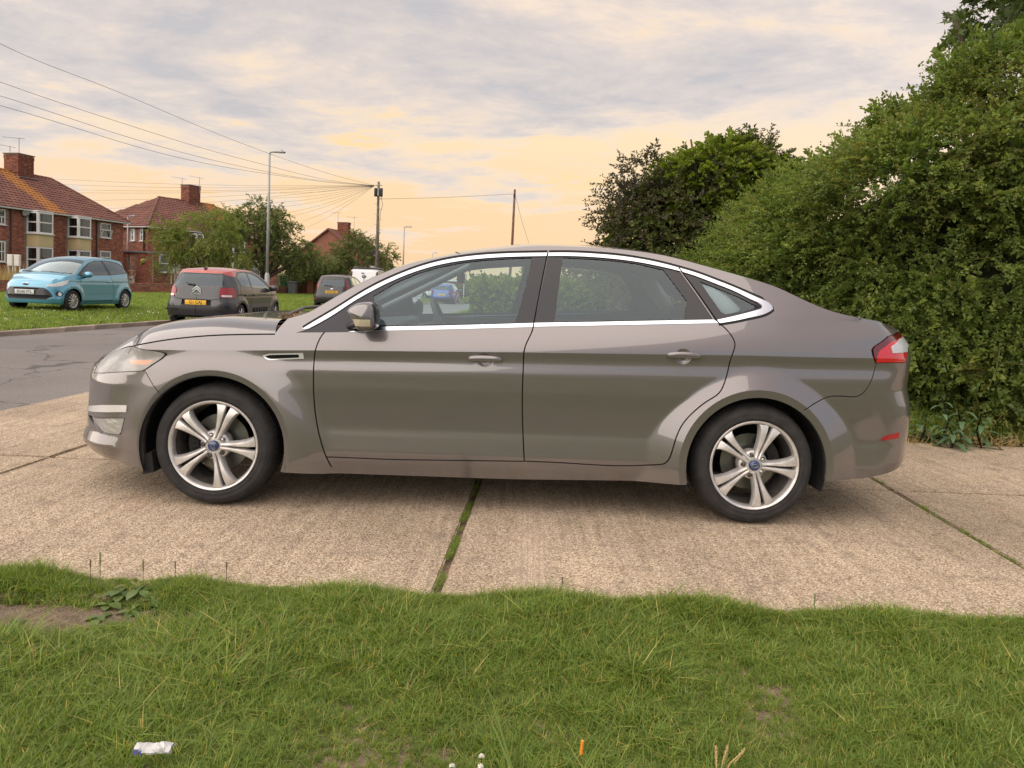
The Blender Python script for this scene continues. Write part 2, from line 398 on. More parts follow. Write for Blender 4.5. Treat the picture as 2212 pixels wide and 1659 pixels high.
def concrete():
    m = bpy.data.materials.new('aggregate_concrete'); m.use_nodes = True; t = m.node_tree; b = t.nodes['Principled BSDF']; b.inputs['Roughness'].default_value = .88; b.inputs['Specular IOR Level'].default_value = .25
    g = N(t, 'ShaderNodeNewGeometry'); P = g.outputs['Position']
    def tex(typ, sc, det=None, vec=P, **kw):
        n = N(t, typ, **kw); n.inputs['Scale'].default_value = sc
        if det is not None: n.inputs['Detail'].default_value = det
        t.links.new(vec, n.inputs['Vector']); return n
    vo = tex('ShaderNodeTexVoronoi', 150); sepc = N(t, 'ShaderNodeSeparateColor'); t.links.new(vo.outputs['Color'], sepc.inputs[0])
    stone = ramp(t, sepc.outputs[0], [(0, (.27, .195, .125)), (.25, (.45, .345, .235)), (.55, (.60, .47, .33)), (.85, (.69, .56, .41)), (1, (.77, .66, .51))])
    gap = ramp(t, vo.outputs['Distance'], [(.25, 1.0), (.62, .58)])
    c = mixc(t, 1.0, stone, gap, 'MULTIPLY')
    nb = tex('ShaderNodeTexNoise', .9, 7); c = mixc(t, 1.0, c, ramp(t, nb.outputs['Fac'], [(.28, .74), (.5, 1.0), (.72, 1.18)]), 'MULTIPLY')
    ns = tex('ShaderNodeTexNoise', 7, 6); c = mixc(t, ramp(t, ns.outputs['Fac'], [(.56, .0), (.72, .55)]), c, (.20, .155, .12))
    # brushed tamping ridges running across the lane, and a rusty bloom beside the joint
    mp = N(t, 'ShaderNodeMapping'); mp.inputs['Scale'].default_value = (26, 1.3, 1); mp.inputs['Rotation'].default_value = (0, 0, R(-3)); t.links.new(P, mp.inputs[0])
    rd = tex('ShaderNodeTexNoise', 1.0, 3, mp.outputs[0]); c = mixc(t, 1.0, c, ramp(t, rd.outputs['Fac'], [(.35, .87), (.6, 1.06)]), 'MULTIPLY')
    nr = tex('ShaderNodeTexNoise', 2.2, 5); c = mixc(t, ramp(t, nr.outputs['Fac'], [(.64, .0), (.78, .35)]), c, (.40, .20, .11))
    # ridges left by the tamping board beside the middle joint, and dark drips where cars stand
    sp = N(t, 'ShaderNodeSeparateXYZ'); t.links.new(P, sp.inputs[0]); ns2 = tex('ShaderNodeTexNoise', 3.0, 3)
    xr = math_(t, 'SUBTRACT', math_(t, 'SUBTRACT', sp.outputs[0], math_(t, 'MULTIPLY', sp.outputs[1], .03)), math_(t, 'MULTIPLY_ADD', ns2.outputs['Fac'], .03, .015))
    band_ = ramp(t, math_(t, 'ABSOLUTE', xr), [(.05, 1.0), (.10, .0)]); rid = ramp(t, math_(t, 'SINE', math_(t, 'MULTIPLY', xr, 230.0)), [(.35, 0.), (.65, 1.)])
    fade_ = ramp(t, math_(t, 'MULTIPLY', math_(t, 'SUBTRACT', sp.outputs[1], 2.6), .45), [(.0, 1.), (.9, .1)])
    c = mixc(t, math_(t, 'MULTIPLY', math_(t, 'MULTIPLY', band_, rid), math_(t, 'MULTIPLY', fade_, .45)), c, (.19, .14, .105)); c = mixc(t, math_(t, 'MULTIPLY', band_, math_(t, 'MULTIPLY', fade_, .25)), c, (.62, .50, .38))
    no_ = tex('ShaderNodeTexNoise', 1.7, 4); c = mixc(t, ramp(t, no_.outputs['Fac'], [(.66, .0), (.74, .5)]), c, (.13, .105, .085))
    oi = N(t, 'ShaderNodeObjectInfo'); c = mixc(t, 1.0, c, ramp(t, oi.outputs['Random'], [(0, .94), (1, 1.05)]), 'MULTIPLY')
    t.links.new(c, b.inputs['Base Color'])
    h = math_(t, 'MULTIPLY_ADD', vo.outputs['Distance'], -.6, math_(t, 'MULTIPLY', rd.outputs['Fac'], 1.2))
    bp = N(t, 'ShaderNodeBump'); bp.inputs['Strength'].default_value = .7; bp.inputs['Distance'].default_value = .006; t.links.new(h, bp.inputs['Height']); t.links.new(bp.outputs[0], b.inputs['Normal'])
    return m
CONC = concrete()
def sheet(name, poly, z, m, kind='structure'):
    mb = MB(); n = len(poly); mb.add([(x, y, z) for x, y in poly], [tuple(range(n))]); o = mb.build(name, m); o['kind'] = kind
    if o.data.polygons[0].normal.z < 0: o.data.flip_normals()
    return o
sheet('ground', [(-900, -900), (900, -900), (900, 900), (-900, 900)], -.075, TURF)
KERB = spline([(-15.5, -40), (-12.0, -14), (-10.4, 3), (-9.3, 13.2), (-8.6, 19.5), (-7.5, 30), (-6.5, 42), (-5.3, 51), (-2, 58.5), (5, 64.5), (20, 70), (60, 78)], .5)
REDGE = spline([(-8.2, -40), (-5.6, -14), (-4.55, 2), (-4.28, 6.6), (-3.8, 14), (-3.0, 28), (-2.1, 43), (-.6, 49.5), (5, 55.5), (20, 61), (60, 69)], .5)
def band(name, A, B, z, m):
    n = min(len(A), len(B)); ia = np.linspace(0, len(A) - 1, 160).astype(int); ib = np.linspace(0, len(B) - 1, 160).astype(int)
    v = [(x, y, z) for x, y in A[ia]] + [(x, y, z) for x, y in B[ib]]; mb = MB(); mb.add(v, [(i, 160 + i, 161 + i, i + 1) for i in range(159)])
    o = mb.build(name, m); o['kind'] = 'structure'
    if o.data.polygons[0].normal.z < 0: o.data.flip_normals()
    return o
band('road', KERB, REDGE + np.array([.45, 0]), -.03, ASPH)
VZ = .05
def vz(x, y):
    d = np.clip(np.interp(y, KERB[:, 1], KERB[:, 0]) - .12 - np.asarray(x, float), 0, 200); return np.interp(d, [0, .4, 3.5, 8, 200], [VZ, .07, .15, .20, .20])
mb = MB(); k = KERB[::2]; ds = [0, .4, 1.5, 3.5, 5.5, 8, 20, 120]; v = [(x - .12 - d_, y, float(vz(x - .12 - d_, y))) for x, y in k for d_ in ds]; m_ = len(ds)
mb.add(v, [(i * m_ + j, i * m_ + j + 1, (i + 1) * m_ + j + 1, (i + 1) * m_ + j) for i in range(len(k) - 1) for j in range(m_ - 1)]); o = mb.build('verge', TURF, smooth=True); o['kind'] = 'structure'
if o.data.polygons[5].normal.z < 0: o.data.flip_normals()
# verge on the near side beyond the lane
k = REDGE[(REDGE[:, 1] > 6.5)]; mbv = MB(); v = [(max(x + .1, -2.9) if y < 8.2 else x + .1, y, .01) for x, y in k] + [(x + 120, y, .01) for x, y in k]; n = len(k)
mbv.add(v, [(i, n + i, n + i + 1, i + 1) for i in range(n - 1)]); o = mbv.build('verge', TURF); o['kind'] = 'structure'; o.data.flip_normals() if o.data.polygons[0].normal.z < 0 else None
# kerb stones, each one its own piece
KST = mat('kerb_concrete', (.36, .29, .23), .9, var=.35, vscale=4, bump=.5, bscale=60, randv=.12)
kerb = bpy.data.objects.new('kerb', None); link(kerb); kerb['kind'] = 'structure'
L = np.concatenate([[0], np.cumsum(np.linalg.norm(np.diff(KERB, axis=0), axis=1))])
mb = MB(); mb.bbox((0, 0, 0), (.905, .125, .24), .018); kme = mb.mesh('kerb_stone', KST)
d = L[np.argmin(np.abs(KERB[:, 1] + 2))]; dend = L[np.argmin(np.abs(KERB[:, 1] - 56))]
while d < dend:
    x = np.interp(d, L, KERB[:, 0]); y = np.interp(d, L, KERB[:, 1]); x2 = np.interp(d + .4, L, KERB[:, 0]); y2 = np.interp(d + .4, L, KERB[:, 1])
    o = bpy.data.objects.new('kerb_stone', kme); link(o, kerb); o.location = (x - .06, y, -.055 + random.uniform(-.006, .006)); o.rotation_euler = (random.uniform(-.03, .03), 0, math.atan2(y2 - y, x2 - x) + random.uniform(-.008, .008)); d += .915
# concrete lane: a bed with slabs lying on it
lane = sheet('lane', [(-4.52, 2.68), (16, 2.68), (16, 6.45), (-2.9, 6.45), (-2.9, 8.3), (-4.25, 8.3)], -.025, SOIL)
def edge_x(y): return np.interp(y, REDGE[:, 1], REDGE[:, 0])
J = [None, -2.95, -.160, 2.50, 5.22, 7.94, 10.66, 13.4]
skew = lambda x, y: x + .052 * (y - 4.7)
for r_, (y0, y1) in enumerate(((2.70, 4.712), (4.728, 6.42))):
    for i in range(len(J) - 1):
        if i == 0 and r_ == 1: y1 = 8.15
        elif i == 1: y1 = (4.712, 6.42)[r_]
        if i == 0: q = [(edge_x(y0), y0), (skew(J[1], y0) - .010, y0), (skew(J[1], y1) - .010, y1), (edge_x(y1), y1)]
        else:
            g0 = .016 if i == 2 else .009; g1 = .016 if i == 1 else .009
            q = [(skew(J[i], y0) + g0, y0), (skew(J[i + 1], y0) - g1, y0), (skew(J[i + 1], y1) - g1, y1), (skew(J[i], y1) + g0, y1)]
        bm = bmesh.new(); dz = random.uniform(-.003, .002)
        vb = [bm.verts.new((x, y, -.12)) for x, y in q]; vt = [bm.verts.new((x, y, dz)) for x, y in q]
        bm.faces.new(vt); [bm.faces.new((vb[k], vb[(k + 1) % 4], vt[(k + 1) % 4], vt[k])) for k in range(4)]
        bmesh.ops.bevel(bm, geom=[e for e in bm.edges if all(v.co.z > -.05 for v in e.verts)], offset=.008, segments=2, affect='EDGES')
        me = bpy.data.meshes.new('slab'); bm.to_mesh(me); bm.free(); me.materials.append(CONC); o = bpy.data.objects.new('slab', me); link(o, lane)
# near lawn soil
mb = MB(); nx, ny = 160, 60; X, Y = np.meshgrid(np.linspace(-9, 9, nx), np.linspace(-3, 2.95, ny))
def patch(x, y): return np.exp(-(((x + 1.66 + .06 * np.sin(y * 31)) / .56) ** 2 + ((y - 2.555 + .03 * np.sin(x * 7)) / .175) ** 2) ** 2)
Z = -.012 + .012 * np.sin(X * 3.1 + Y * 2) * np.sin(Y * 4.3 - X) - .015 * patch(X, Y)
Z = np.where(Y > 2.70, -.06, Z)
mb.add(np.stack([X, Y, Z], -1).reshape(-1, 3), [(i * nx + j, i * nx + j + 1, (i + 1) * nx + j + 1, (i + 1) * nx + j) for i in range(ny - 1) for j in range(nx - 1)])
o = mb.build('lawn', SOIL, smooth=True); o['kind'] = 'structure'
# ================================================================== houses, walls
BRICKC = [(.30, .105, .06), (.36, .125, .07), (.25, .085, .055), (.40, .16, .095), (.22, .075, .06), (.33, .10, .055)]
MORTAR = mat('mortar', (.27, .22, .18), .95, var=.2, vscale=3)
BRICK = mat('red_brick', (1, 1, 1), .9, attr='tint', var=.22, vscale=6, bump=.3, bscale=120)
def brick_one(i):
    nm = 'red_brick_%d' % i
    return mat(nm, BRICKC[i], .9, var=.22, vscale=6, bump=.3, bscale=120, randv=.18)
_bm = {}
def brick_mesh(i, l=.215, h=.065):
    k = (i, l, h)
    if k not in _bm:
        mb = MB(); mb.box((0, 0, 0), (l, .03, h)); _bm[k] = mb.mesh('brick', brick_one(i))
    return _bm[k]
def v3(p2, z): return np.array([p2[0], p2[1], z])
def brickwork(parent, O, u, n, length, z0, z1, holes=(), keep=300, view=True, thick=.22, dark=1.0, wallname='wall'):
    """mortar wall with holes, single bricks proud of it: the nearest KEEP as parts, the rest joined"""
    O = np.asarray(O, float); u = np.asarray(u, float); n = np.asarray(n, float)
    loc = np.asarray(parent.location)[:2] if parent else np.zeros(2)
    # mortar panel cut round the holes
    xs = sorted({0, length, *[h[0] for h in holes], *[h[1] for h in holes]}); zs = sorted({z0, z1, *[h[2] for h in holes], *[h[3] for h in holes]})
    xs = [x for x in xs if 0 <= x <= length]; zs = [z for z in zs if z0 <= z <= z1]
    mb = MB()
    for a, b in zip(xs[:-1], xs[1:]):
        for c, d in zip(zs[:-1], zs[1:]):
            if any(h[0] <= (a + b) / 2 <= h[1] and h[2] <= (c + d) / 2 <= h[3] for h in holes): continue
            p, q = O + u * a - loc, O + u * b - loc; r, s_ = p - n * thick, q - n * thick
            mb.add([v3(p, c), v3(q, c), v3(q, d), v3(p, d), v3(r, c), v3(s_, c), v3(s_, d), v3(r, d)], [(0, 1, 2, 3), (4, 7, 6, 5), (3, 2, 6, 7), (0, 3, 7, 4), (1, 5, 6, 2)])
    w = mb.build(wallname, MORTAR, parent)
    B = []; rows = int((z1 - z0) / .075)
    for r in range(rows):
        z = z0 + .0375 + r * .075; x = .1125 - (.1125 if r % 2 else 0)
        while x < length + .05:
            a, b = x - .1075, x + .1075
            a, b = max(a, 0), min(b, length)
            if b - a > .06 and not any(h[0] - .02 < b and h[1] + .02 > a and h[2] - .03 < z and h[3] + .03 > z for h in holes): B.append((a, b, z))
            x += .225
    rs = np.random.default_rng(len(B)); ci = rs.integers(0, len(BRICKC), len(B)); pr = rs.uniform(.003, .009, len(B))
    P = np.array([v3(O + u * ((a + b) / 2), z) for a, b, z in B]); full = np.array([b - a > .2 for a, b, z in B])
    px = project(P); vis = (px[:, 0] > -10) & (px[:, 0] < 2222) & full
    dist = np.linalg.norm(P - CAM, axis=1); order = np.argsort(np.where(vis, dist, 1e9)); one = np.zeros(len(B), bool)
    if keep: one[order[:keep]] = True; one &= vis
    ang = math.atan2(u[1], u[0]); st = MB()
    for k, (a, b, z) in enumerate(B):
        c = O + u * ((a + b) / 2) + n * (pr[k] - .015) - loc
        if one[k]:
            o = bpy.data.objects.new('brick', brick_mesh(int(ci[k]))); link(o, w); o.location = v3(c, z); o.rotation_euler = (0, 0, ang)
        else:
            j = BRICKC[ci[k]]; f = rs.uniform(.8, 1.2) * dark
            st.box(v3(c, z), (b - a, .03, .065), rotz(ang), tuple(q * f for q in j))
    if st.n: st.build('brickwork', BRICK, w, kind='stuff')
    return w
UPVC = mat('white_upvc', (.72, .72, .70), .35, var=.06)
PANE = glass('house_pane', (.35, .40, .42), 2.2, 1.5)
NETC = mat('net_curtain', (.42, .40, .36), .95, var=.3, vscale=10)
DARKIN = mat('dark_room', (.035, .032, .03), .95)
def window(parent, O, u, n, w, h, mull=(), trans=(), sill=True, open_=None, curtain=0, fr=.07):
    """white frame, panes and sill; O = lower corner on the wall face"""
    O = np.asarray(O, float); u3 = np.array([*u, 0.0]); n3 = np.array([*n, 0.0]); loc = np.asarray(parent.location); O = O - loc
    e = bpy.data.objects.new('window', None); link(e, parent); ang = math.atan2(u[1], u[0]); Rz = rotz(ang); mb = MB()
    P = lambda a, z, d=0.0: O + u3 * a + np.array([0, 0, z]) + n3 * d
    for z in (fr / 2, h - fr / 2): mb.box(P(w / 2, z, .0), (w, .08, fr), Rz)
    for a in (fr / 2, w - fr / 2): mb.box(P(a, h / 2, .0), (fr, .078, h - 2 * fr), Rz)
    for m_ in mull: mb.box(P(m_ * w, h / 2, .002), (fr * 1.1, .074, h - 2 * fr), Rz)
    for t_ in trans: mb.box(P(w / 2, t_ * h, .003), (w - 2 * fr, .07, fr * .9), Rz)
    mb.build('frame', UPVC, e)
    mb = MB(); a, b = P(fr * .6, fr * .6, -.012), P(w - fr * .6, h - fr * .6, -.012); mb.add([a, (b[0], b[1], a[2]), b, (a[0], a[1], b[2])], [(0, 1, 2, 3)]); mb.build('pane', PANE, e)
    mb = MB(); mb.box(P(w / 2, h / 2, -.30), (w, .02, h), Rz); mb.build('room', DARKIN, e)
    if curtain:
        for s_ in ((0.0, .30), (.70, 1.0)) if curtain == 1 else ((0.04, .96),):
            mb = MB(); k = 14; xs = np.linspace(s_[0] * w, s_[1] * w, k); zz = (fr, h - fr) if curtain == 1 else (fr, h * .5)
            v = [P(x, z, -.09 - .02 * (i % 2)) for z in zz for i, x in enumerate(xs)]; mb.add(v, [(i, i + 1, k + i + 1, k + i) for i in range(k - 1)]); mb.build('curtain', NETC, e)
    if sill: mb = MB(); mb.box(P(w / 2, -.03, .05), (w + .1, .14, .05), Rz); mb.build('sill', UPVC, e)
    if open_ is not None:
        mb = MB(); c = P(w / 2, h * open_ * .5 + .02, .12); T = Rz @ rotx(R(18) * 1)
        for dx, dz, sx, sz in ((0, -.5, 1, 0), (0, .5, 1, 0), (-.5, 0, 0, 1), (.5, 0, 0, 1)):
            mb.box(c + T @ np.array([dx * (w - .1), 0, dz * h * open_]), ((w - .05) if sx else .06, .05, h * open_ if sz else .06), T)
        mb.build('sash', UPVC, e)
    return e
TILE = mat('brown_roof_tile', (1, 1, 1), .85, attr='tint', bump=.3, bscale=80)
def tile_mat(lichen):
    """red-brown concrete tiles; orange lichen grows in a streak below the chimney (position on the house)"""
    m = bpy.data.materials.new('roof_tile'); m.use_nodes = True; t = m.node_tree; b = t.nodes['Principled BSDF']; b.inputs['Roughness'].default_value = .9
    g = N(t, 'ShaderNodeNewGeometry'); oi = N(t, 'ShaderNodeObjectInfo'); P = g.outputs['Position']
    n = N(t, 'ShaderNodeTexNoise'); n.inputs['Scale'].default_value = 1.3; n.inputs['Detail'].default_value = 8; t.links.new(P, n.inputs['Vector'])
    c = ramp(t, n.outputs['Fac'], [(.3, (.115, .048, .036)), (.5, (.15, .060, .043)), (.7, (.19, .080, .055))])
    c = mixc(t, 1.0, c, ramp(t, g.outputs['Random Per Island'], [(0, .82), (1, 1.2)]), 'MULTIPLY')
    if lichen:
        c0, wd = lichen
        dp = N(t, 'ShaderNodeVectorMath'); dp.operation = 'DOT_PRODUCT'; t.links.new(P, dp.inputs[0]); dp.inputs[1].default_value = (U2[0], U2[1], 0)
        s_ = math_(t, 'DIVIDE', math_(t, 'ABSOLUTE', math_(t, 'SUBTRACT', dp.outputs['Value'], c0)), wd)
        n2 = N(t, 'ShaderNodeTexNoise'); n2.inputs['Scale'].default_value = 2.6; n2.inputs['Detail'].default_value = 8; t.links.new(P, n2.inputs['Vector'])
        f = math_(t, 'SUBTRACT', math_(t, 'ADD', n2.outputs['Fac'], .55), s_)
        c = mixc(t, ramp(t, f, [(.35, 0.), (.75, .85)]), c, (.36, .145, .028))
    t.links.new(c, b.inputs['Base Color']); return m
def tiles(parent, O, u, up, poly, m, keep=300, tw=.33, gauge=.34):
    """interlocking tiles on a slope; poly in (along, up-slope) metres"""
    O = np.asarray(O, float); u = np.asarray(u, float); up = np.asarray(up, float); nn = np.cross(u, up); nn /= np.linalg.norm(nn)
    if nn[2] < 0: nn = -nn
    loc = np.asarray(parent.location); poly = np.asarray(poly, float)
    mb = MB(); mb.add([O + u * a + up * b - loc for a, b in poly] + [O + u * a + up * b - nn * .12 - loc for a, b in poly], [tuple(range(len(poly)))] + [tuple(range(2 * len(poly) - 1, len(poly) - 1, -1))] + [(i, i + len(poly), (i + 1) % len(poly) + len(poly), (i + 1) % len(poly)) for i in range(len(poly))])
    rf = mb.build('roof', m, parent)
    T = []; 
    for r in range(int(poly[:, 1].max() / gauge) + 1):
        a = poly[:, 0].min() + tw / 2 + (tw / 2 if r % 2 else 0)
        while a < poly[:, 0].max(): T.append((a, r * gauge + gauge / 2)); a += tw
    T = np.array(T); T = T[inside(T, poly)]
    Mx = np.stack([u, up, nn], 1)
    v = np.array([(-.163, -.19, .045), (-.06, -.19, .062), (.06, -.19, .036), (.163, -.19, .05), (-.163, .17, .012), (-.06, .17, .028), (.06, .17, .004), (.163, .17, .016), (-.163, -.19, .0), (.163, -.19, .0)])
    f = [(0, 1, 5, 4), (1, 2, 6, 5), (2, 3, 7, 6), (8, 9, 3, 2, 1, 0)]
    one = MB(); one.add(v @ Mx.T, f); me = one.mesh('roof_tile', m)
    P = np.array([O + u * a + up * b for a, b in T]); px = project(P); vis = (px[:, 0] > -10) & (px[:, 0] < 2222); ordr = np.argsort(np.where(vis, np.linalg.norm(P - CAM, axis=1), 1e9)); sel = np.zeros(len(T), bool); sel[ordr[:keep]] = True; sel &= vis
    st = MB()
    for k in range(len(T)):
        q = P[k] - loc + nn * random.uniform(-.004, .006)
        if sel[k]: o = bpy.data.objects.new('roof_tile', me); link(o, rf); o.location = q
        else: st.add(v @ Mx.T + q, f)
    if st.n: st.build('tiling', m, rf, kind='stuff')
    return rf
def ridge(parent, pts, m, r=.11):
    loc = np.asarray(parent.location); mb = MB()
    for a, b in zip(pts[:-1], pts[1:]):
        a = np.asarray(a, float) - loc; b = np.asarray(b, float) - loc; n = max(1, int(np.linalg.norm(b - a) / .45))
        for i in range(n):
            p, q = a + (b - a) * (i / n), a + (b - a) * ((i + .96) / n); mb.tube([p, q], [r, r * .9], 8)
    mb.build('ridge_tiles', m, parent, kind='stuff')
GUT = mat('white_gutter', (.62, .62, .60), .5, var=.1); PIPE = mat('dark_downpipe', (.03, .028, .028), .6); CREAM = mat('cream_render', (.58, .47, .26), .8, var=.06, vscale=1.2)
LEAD = mat('lead_flashing', (.20, .22, .25), .6, var=.2); AERM = mat('aerial_metal', (.30, .30, .31), .5, .5)
def chimney(parent, c, u, w, d, z0, z1, pots=0):
    loc = np.asarray(parent.location); e = bpy.data.objects.new('chimney', None); link(e, parent); ang = math.atan2(u[1], u[0]); Rz = rotz(ang); st = MB(); rs = np.random.default_rng(3)
    core = MB(); core.box(np.array([c[0], c[1], (z0 + z1) / 2]) - loc, (w - .02, d - .02, z1 - z0), Rz); core.build('stack', MORTAR, e)
    rows = int((z1 - z0) / .075)
    for r in range(rows):
        z = z0 + r * .075 + .0375; gr = .02 if r >= rows - 3 else 0
        for s_, L_, off_ in ((0, w + 2 * gr, d / 2 + gr), (1, d + 2 * gr, w / 2 + gr)):
            for sg in (-1, 1):
                n_ = max(1, round(L_ / .225)); l = L_ / n_
                for k in range(n_):
                    a = -L_ / 2 + l * (k + .5); p = np.array([a, sg * off_, 0]) if s_ == 0 else np.array([sg * off_, a, 0])
                    j = BRICKC[rs.integers(0, 6)]; f = rs.uniform(.45, .85); st.box(Rz @ p + np.array([c[0], c[1], z]) - loc, (l - .01, .03, .065) if s_ == 0 else (.03, l - .01, .065), Rz, tuple(q * f for q in j))
    st.build('brickwork', BRICK, e, kind='stuff')
    mb = MB(); mb.box(np.array([c[0], c[1], z1 + .03]) - loc, (w + .12, d + .12, .07), Rz); mb.build('chimney_cap', mat('chimney_mortar', (.16, .12, .09), .9), e)
    return e
def aerial(base, h, ang, label, n=7, fold=0.0):
    """television aerial on a pole fixed to a chimney"""
    t = thing('tv_aerial', label, 'aerial', tuple(base), 0, 'aerials on the chimneys'); mb = MB(); mb.tube([(0, 0, 0), (0, 0, h)], .022, 6); mb.build('mast', AERM, t)
    d = np.array([math.cos(ang), math.sin(ang), .12 * fold]); p = np.array([-d[1], d[0], 0]); p /= np.linalg.norm(p); mb = MB(); c = np.array([0, 0, h - .05]); mb.tube([c - d * .35, c + d * .95], .014, 6); mb.build('boom', AERM, t)
    for i in range(n):
        q = c + d * (-.28 + 1.2 * i / (n - 1)); l = .26 - .016 * i; mb = MB(); mb.tube([q - p * l, q + p * l], .008, 5); mb.build('element', AERM, t)
    return t

def P2(K, a, d=0.0): return np.array([K[0] + U2[0] * a + N2[0] * d, K[1] + U2[1] * a + N2[1] * d])
# ---------------- nearer semi-detached house
K1 = np.array([-29.0, 55.0]); EZ, RZ, SP, HR = 4.95, 7.75, 4.2, 2.2; LEN1 = 19.0
h1 = thing('brick_house', 'red brick house with two white bay windows and an orange lichen streak under its chimney', 'house', (K1[0], K1[1], 0))
s0 = P2(K1, -LEN1)          # near end; 'a' below runs from the near end toward the far end
A = lambda d: LEN1 - d
holes = [(A(2.25), A(1.25), 3.70, 4.73), (A(2.25), A(1.25), 1.75, 2.75), (A(11.4), A(9.98), 3.86, 4.78), (A(11.4), A(9.98), 1.62, 2.86), (A(8.42), A(7.28), 1.0, 4.86), (A(5.16), A(4.09), 1.0, 4.86)]
brickwork(h1, s0, U2, N2, LEN1, 0, EZ - .06, holes)
brickwork(h1, K1, -N2, U2, 2 * SP, 0, EZ - .06, keep=0)
W3 = lambda d, z, off=0.0: v3(P2(K1, -d, off), z)
window(h1, W3(2.25, 3.70, -.03), U2, N2, 1.0, 1.03, trans=(.55,), open_=.5, curtain=2)
window(h1, W3(2.25, 1.75, -.03), U2, N2, 1.0, 1.0, trans=(.55,), curtain=2)
window(h1, W3(11.4, 3.86, -.03), U2, N2, 1.42, .92, mull=(.5,), trans=(.5,)); window(h1, W3(11.4, 1.62, -.03), U2, N2, 1.42, 1.24, mull=(.5,), trans=(.5,))
for k, (d0, d1) in enumerate(((8.42, 7.28), (5.16, 4.09))):
    w = d0 - d1; p = .82
    for zb_, zt in ((3.50, 4.84), (1.0, 2.66)):
        window(h1, W3(d0, zb_, p), U2, N2, w, zt - zb_, trans=(.52,), curtain=1, fr=.09)
        window(h1, W3(d0, zb_, 0.0) - np.array([*U2, 0]) * .0, N2, -U2, p, zt - zb_, trans=(.52,), curtain=1, fr=.09)
    mb = MB(); c = P2(K1, -(d0 + d1) / 2, p / 2) - K1; mb.box(v3(c, 3.08), (w + .04, p + .06, .80), rotz(math.atan2(U2[1], U2[0]))); mb.build('bay_panel', CREAM, h1)
    mb = MB(); mb.box(v3(c, .5), (w + .02, p + .02, 1.0), rotz(math.atan2(U2[1], U2[0]))); mb.box(v3(c, 4.90), (w + .08, p + .1, .08), rotz(math.atan2(U2[1], U2[0]))); mb.build('bay_base', UPVC, h1)
TM1 = tile_mat((float(np.dot(P2(K1, -6.3), U2)), 1.25))
sl = math.hypot(SP + .35, RZ - EZ); upv = np.array([-N2[0] * (SP + .35), -N2[1] * (SP + .35), RZ - EZ]) / sl
eo = v3(P2(K1, -LEN1, .35), EZ + .02); full = LEN1 + .35
tiles(h1, eo, np.array([*U2, 0]), upv, [(0, 0), (full, 0), (full - HR - .35, sl), (0, sl)], TM1)
ro = v3(P2(K1, -LEN1, -SP), RZ + .02)
b0 = v3(P2(K1, .35, .35), EZ + .02); b1 = v3(P2(K1, .35, -2 * SP - .35), EZ + .02); ap = v3(P2(K1, -HR, -SP), RZ + .02); bk = v3(P2(K1, -LEN1, -2 * SP - .35), EZ + .02)
mb = MB(); loc = np.array(h1.location); mb.add([b0 - loc, b1 - loc, ap - loc, ro - loc, bk - loc], [(0, 1, 2), (1, 4, 3, 2)]); mb.build('rear_roof', TM1, h1)
ridge(h1, [ro, ap, b0], TM1)
ang2 = math.atan2(U2[1], U2[0])
mb = MB(); c = P2(K1, -LEN1 / 2, .30) - K1; mb.box(v3(c, EZ - .02), (LEN1 + .7, .11, .12), rotz(ang2)); mb.build('gutter', GUT, h1)
mb = MB(); c = P2(K1, -LEN1 / 2, .12) - K1; mb.box(v3(c, EZ - .06), (LEN1 + .6, .30, .05), rotz(ang2)); mb.build('soffit', GUT, h1)
for d in (9.65, 2.66):
    q = P2(K1, -d, .06) - K1; mb = MB(); mb.tube([v3(q, 0), v3(q, EZ - .08)], .04, 8); mb.build('downpipe', PIPE, h1)
cc = P2(K1, -4.85, -SP); chimney(h1, cc, U2, 1.25, 1.15, RZ - 1.1, 8.95)
mb = MB(); q = P2(K1, -4.85, -SP + .62) - K1
for sg in (-1, 1): mb.add([v3(q + U2 * sg * .72, RZ - .42), v3(q + U2 * sg * .62, RZ - .30), v3(q - N2 * .75 + U2 * sg * .62, RZ + .12), v3(q - N2 * .75 + U2 * sg * .80, RZ + .10)], [(0, 1, 2, 3)])
mb.box(v3(q + N2 * .06, RZ - .40), (1.5, .30, .03), rotz(ang2) @ rotx(R(-30))); mb.build('flashing', LEAD, h1)
qd = W3(8.72, 4.72, .22); mb = MB(); dd = thing('satellite_dish', 'small grey satellite dish on the brick wall left of the nearer bay window', 'satellite dish', tuple(qd))
mb.lathe([(0, .05), (.12, .035), (.22, -.01), (.225, -.02), (.12, .02), (0, .035)], seg=20, axis='y'); o = mb.build('dish', mat('dish_grey', (.45, .44, .42), .6), dd, smooth=True); o.rotation_euler = (R(20), 0, R(60))
mb = MB(); mb.tube([(0, 0, 0), (-.18, .05, -.03)], .02, 6); mb.tube([(0, 0, -.18), (.22, -.12, -.1)], .012, 6); mb.build('bracket', AERM, dd)
aerial(v3(cc, 9.0) + np.array([.0, 0, 0]), 1.15, R(200), 'tall aerial with three booms on the lichen streaked chimney', 9)
aerial(v3(cc, 9.0) + np.array([-.55, -.1, 0]), .55, R(195), 'short aerial beside the tall one on the lichen streaked chimney', 6, 1)
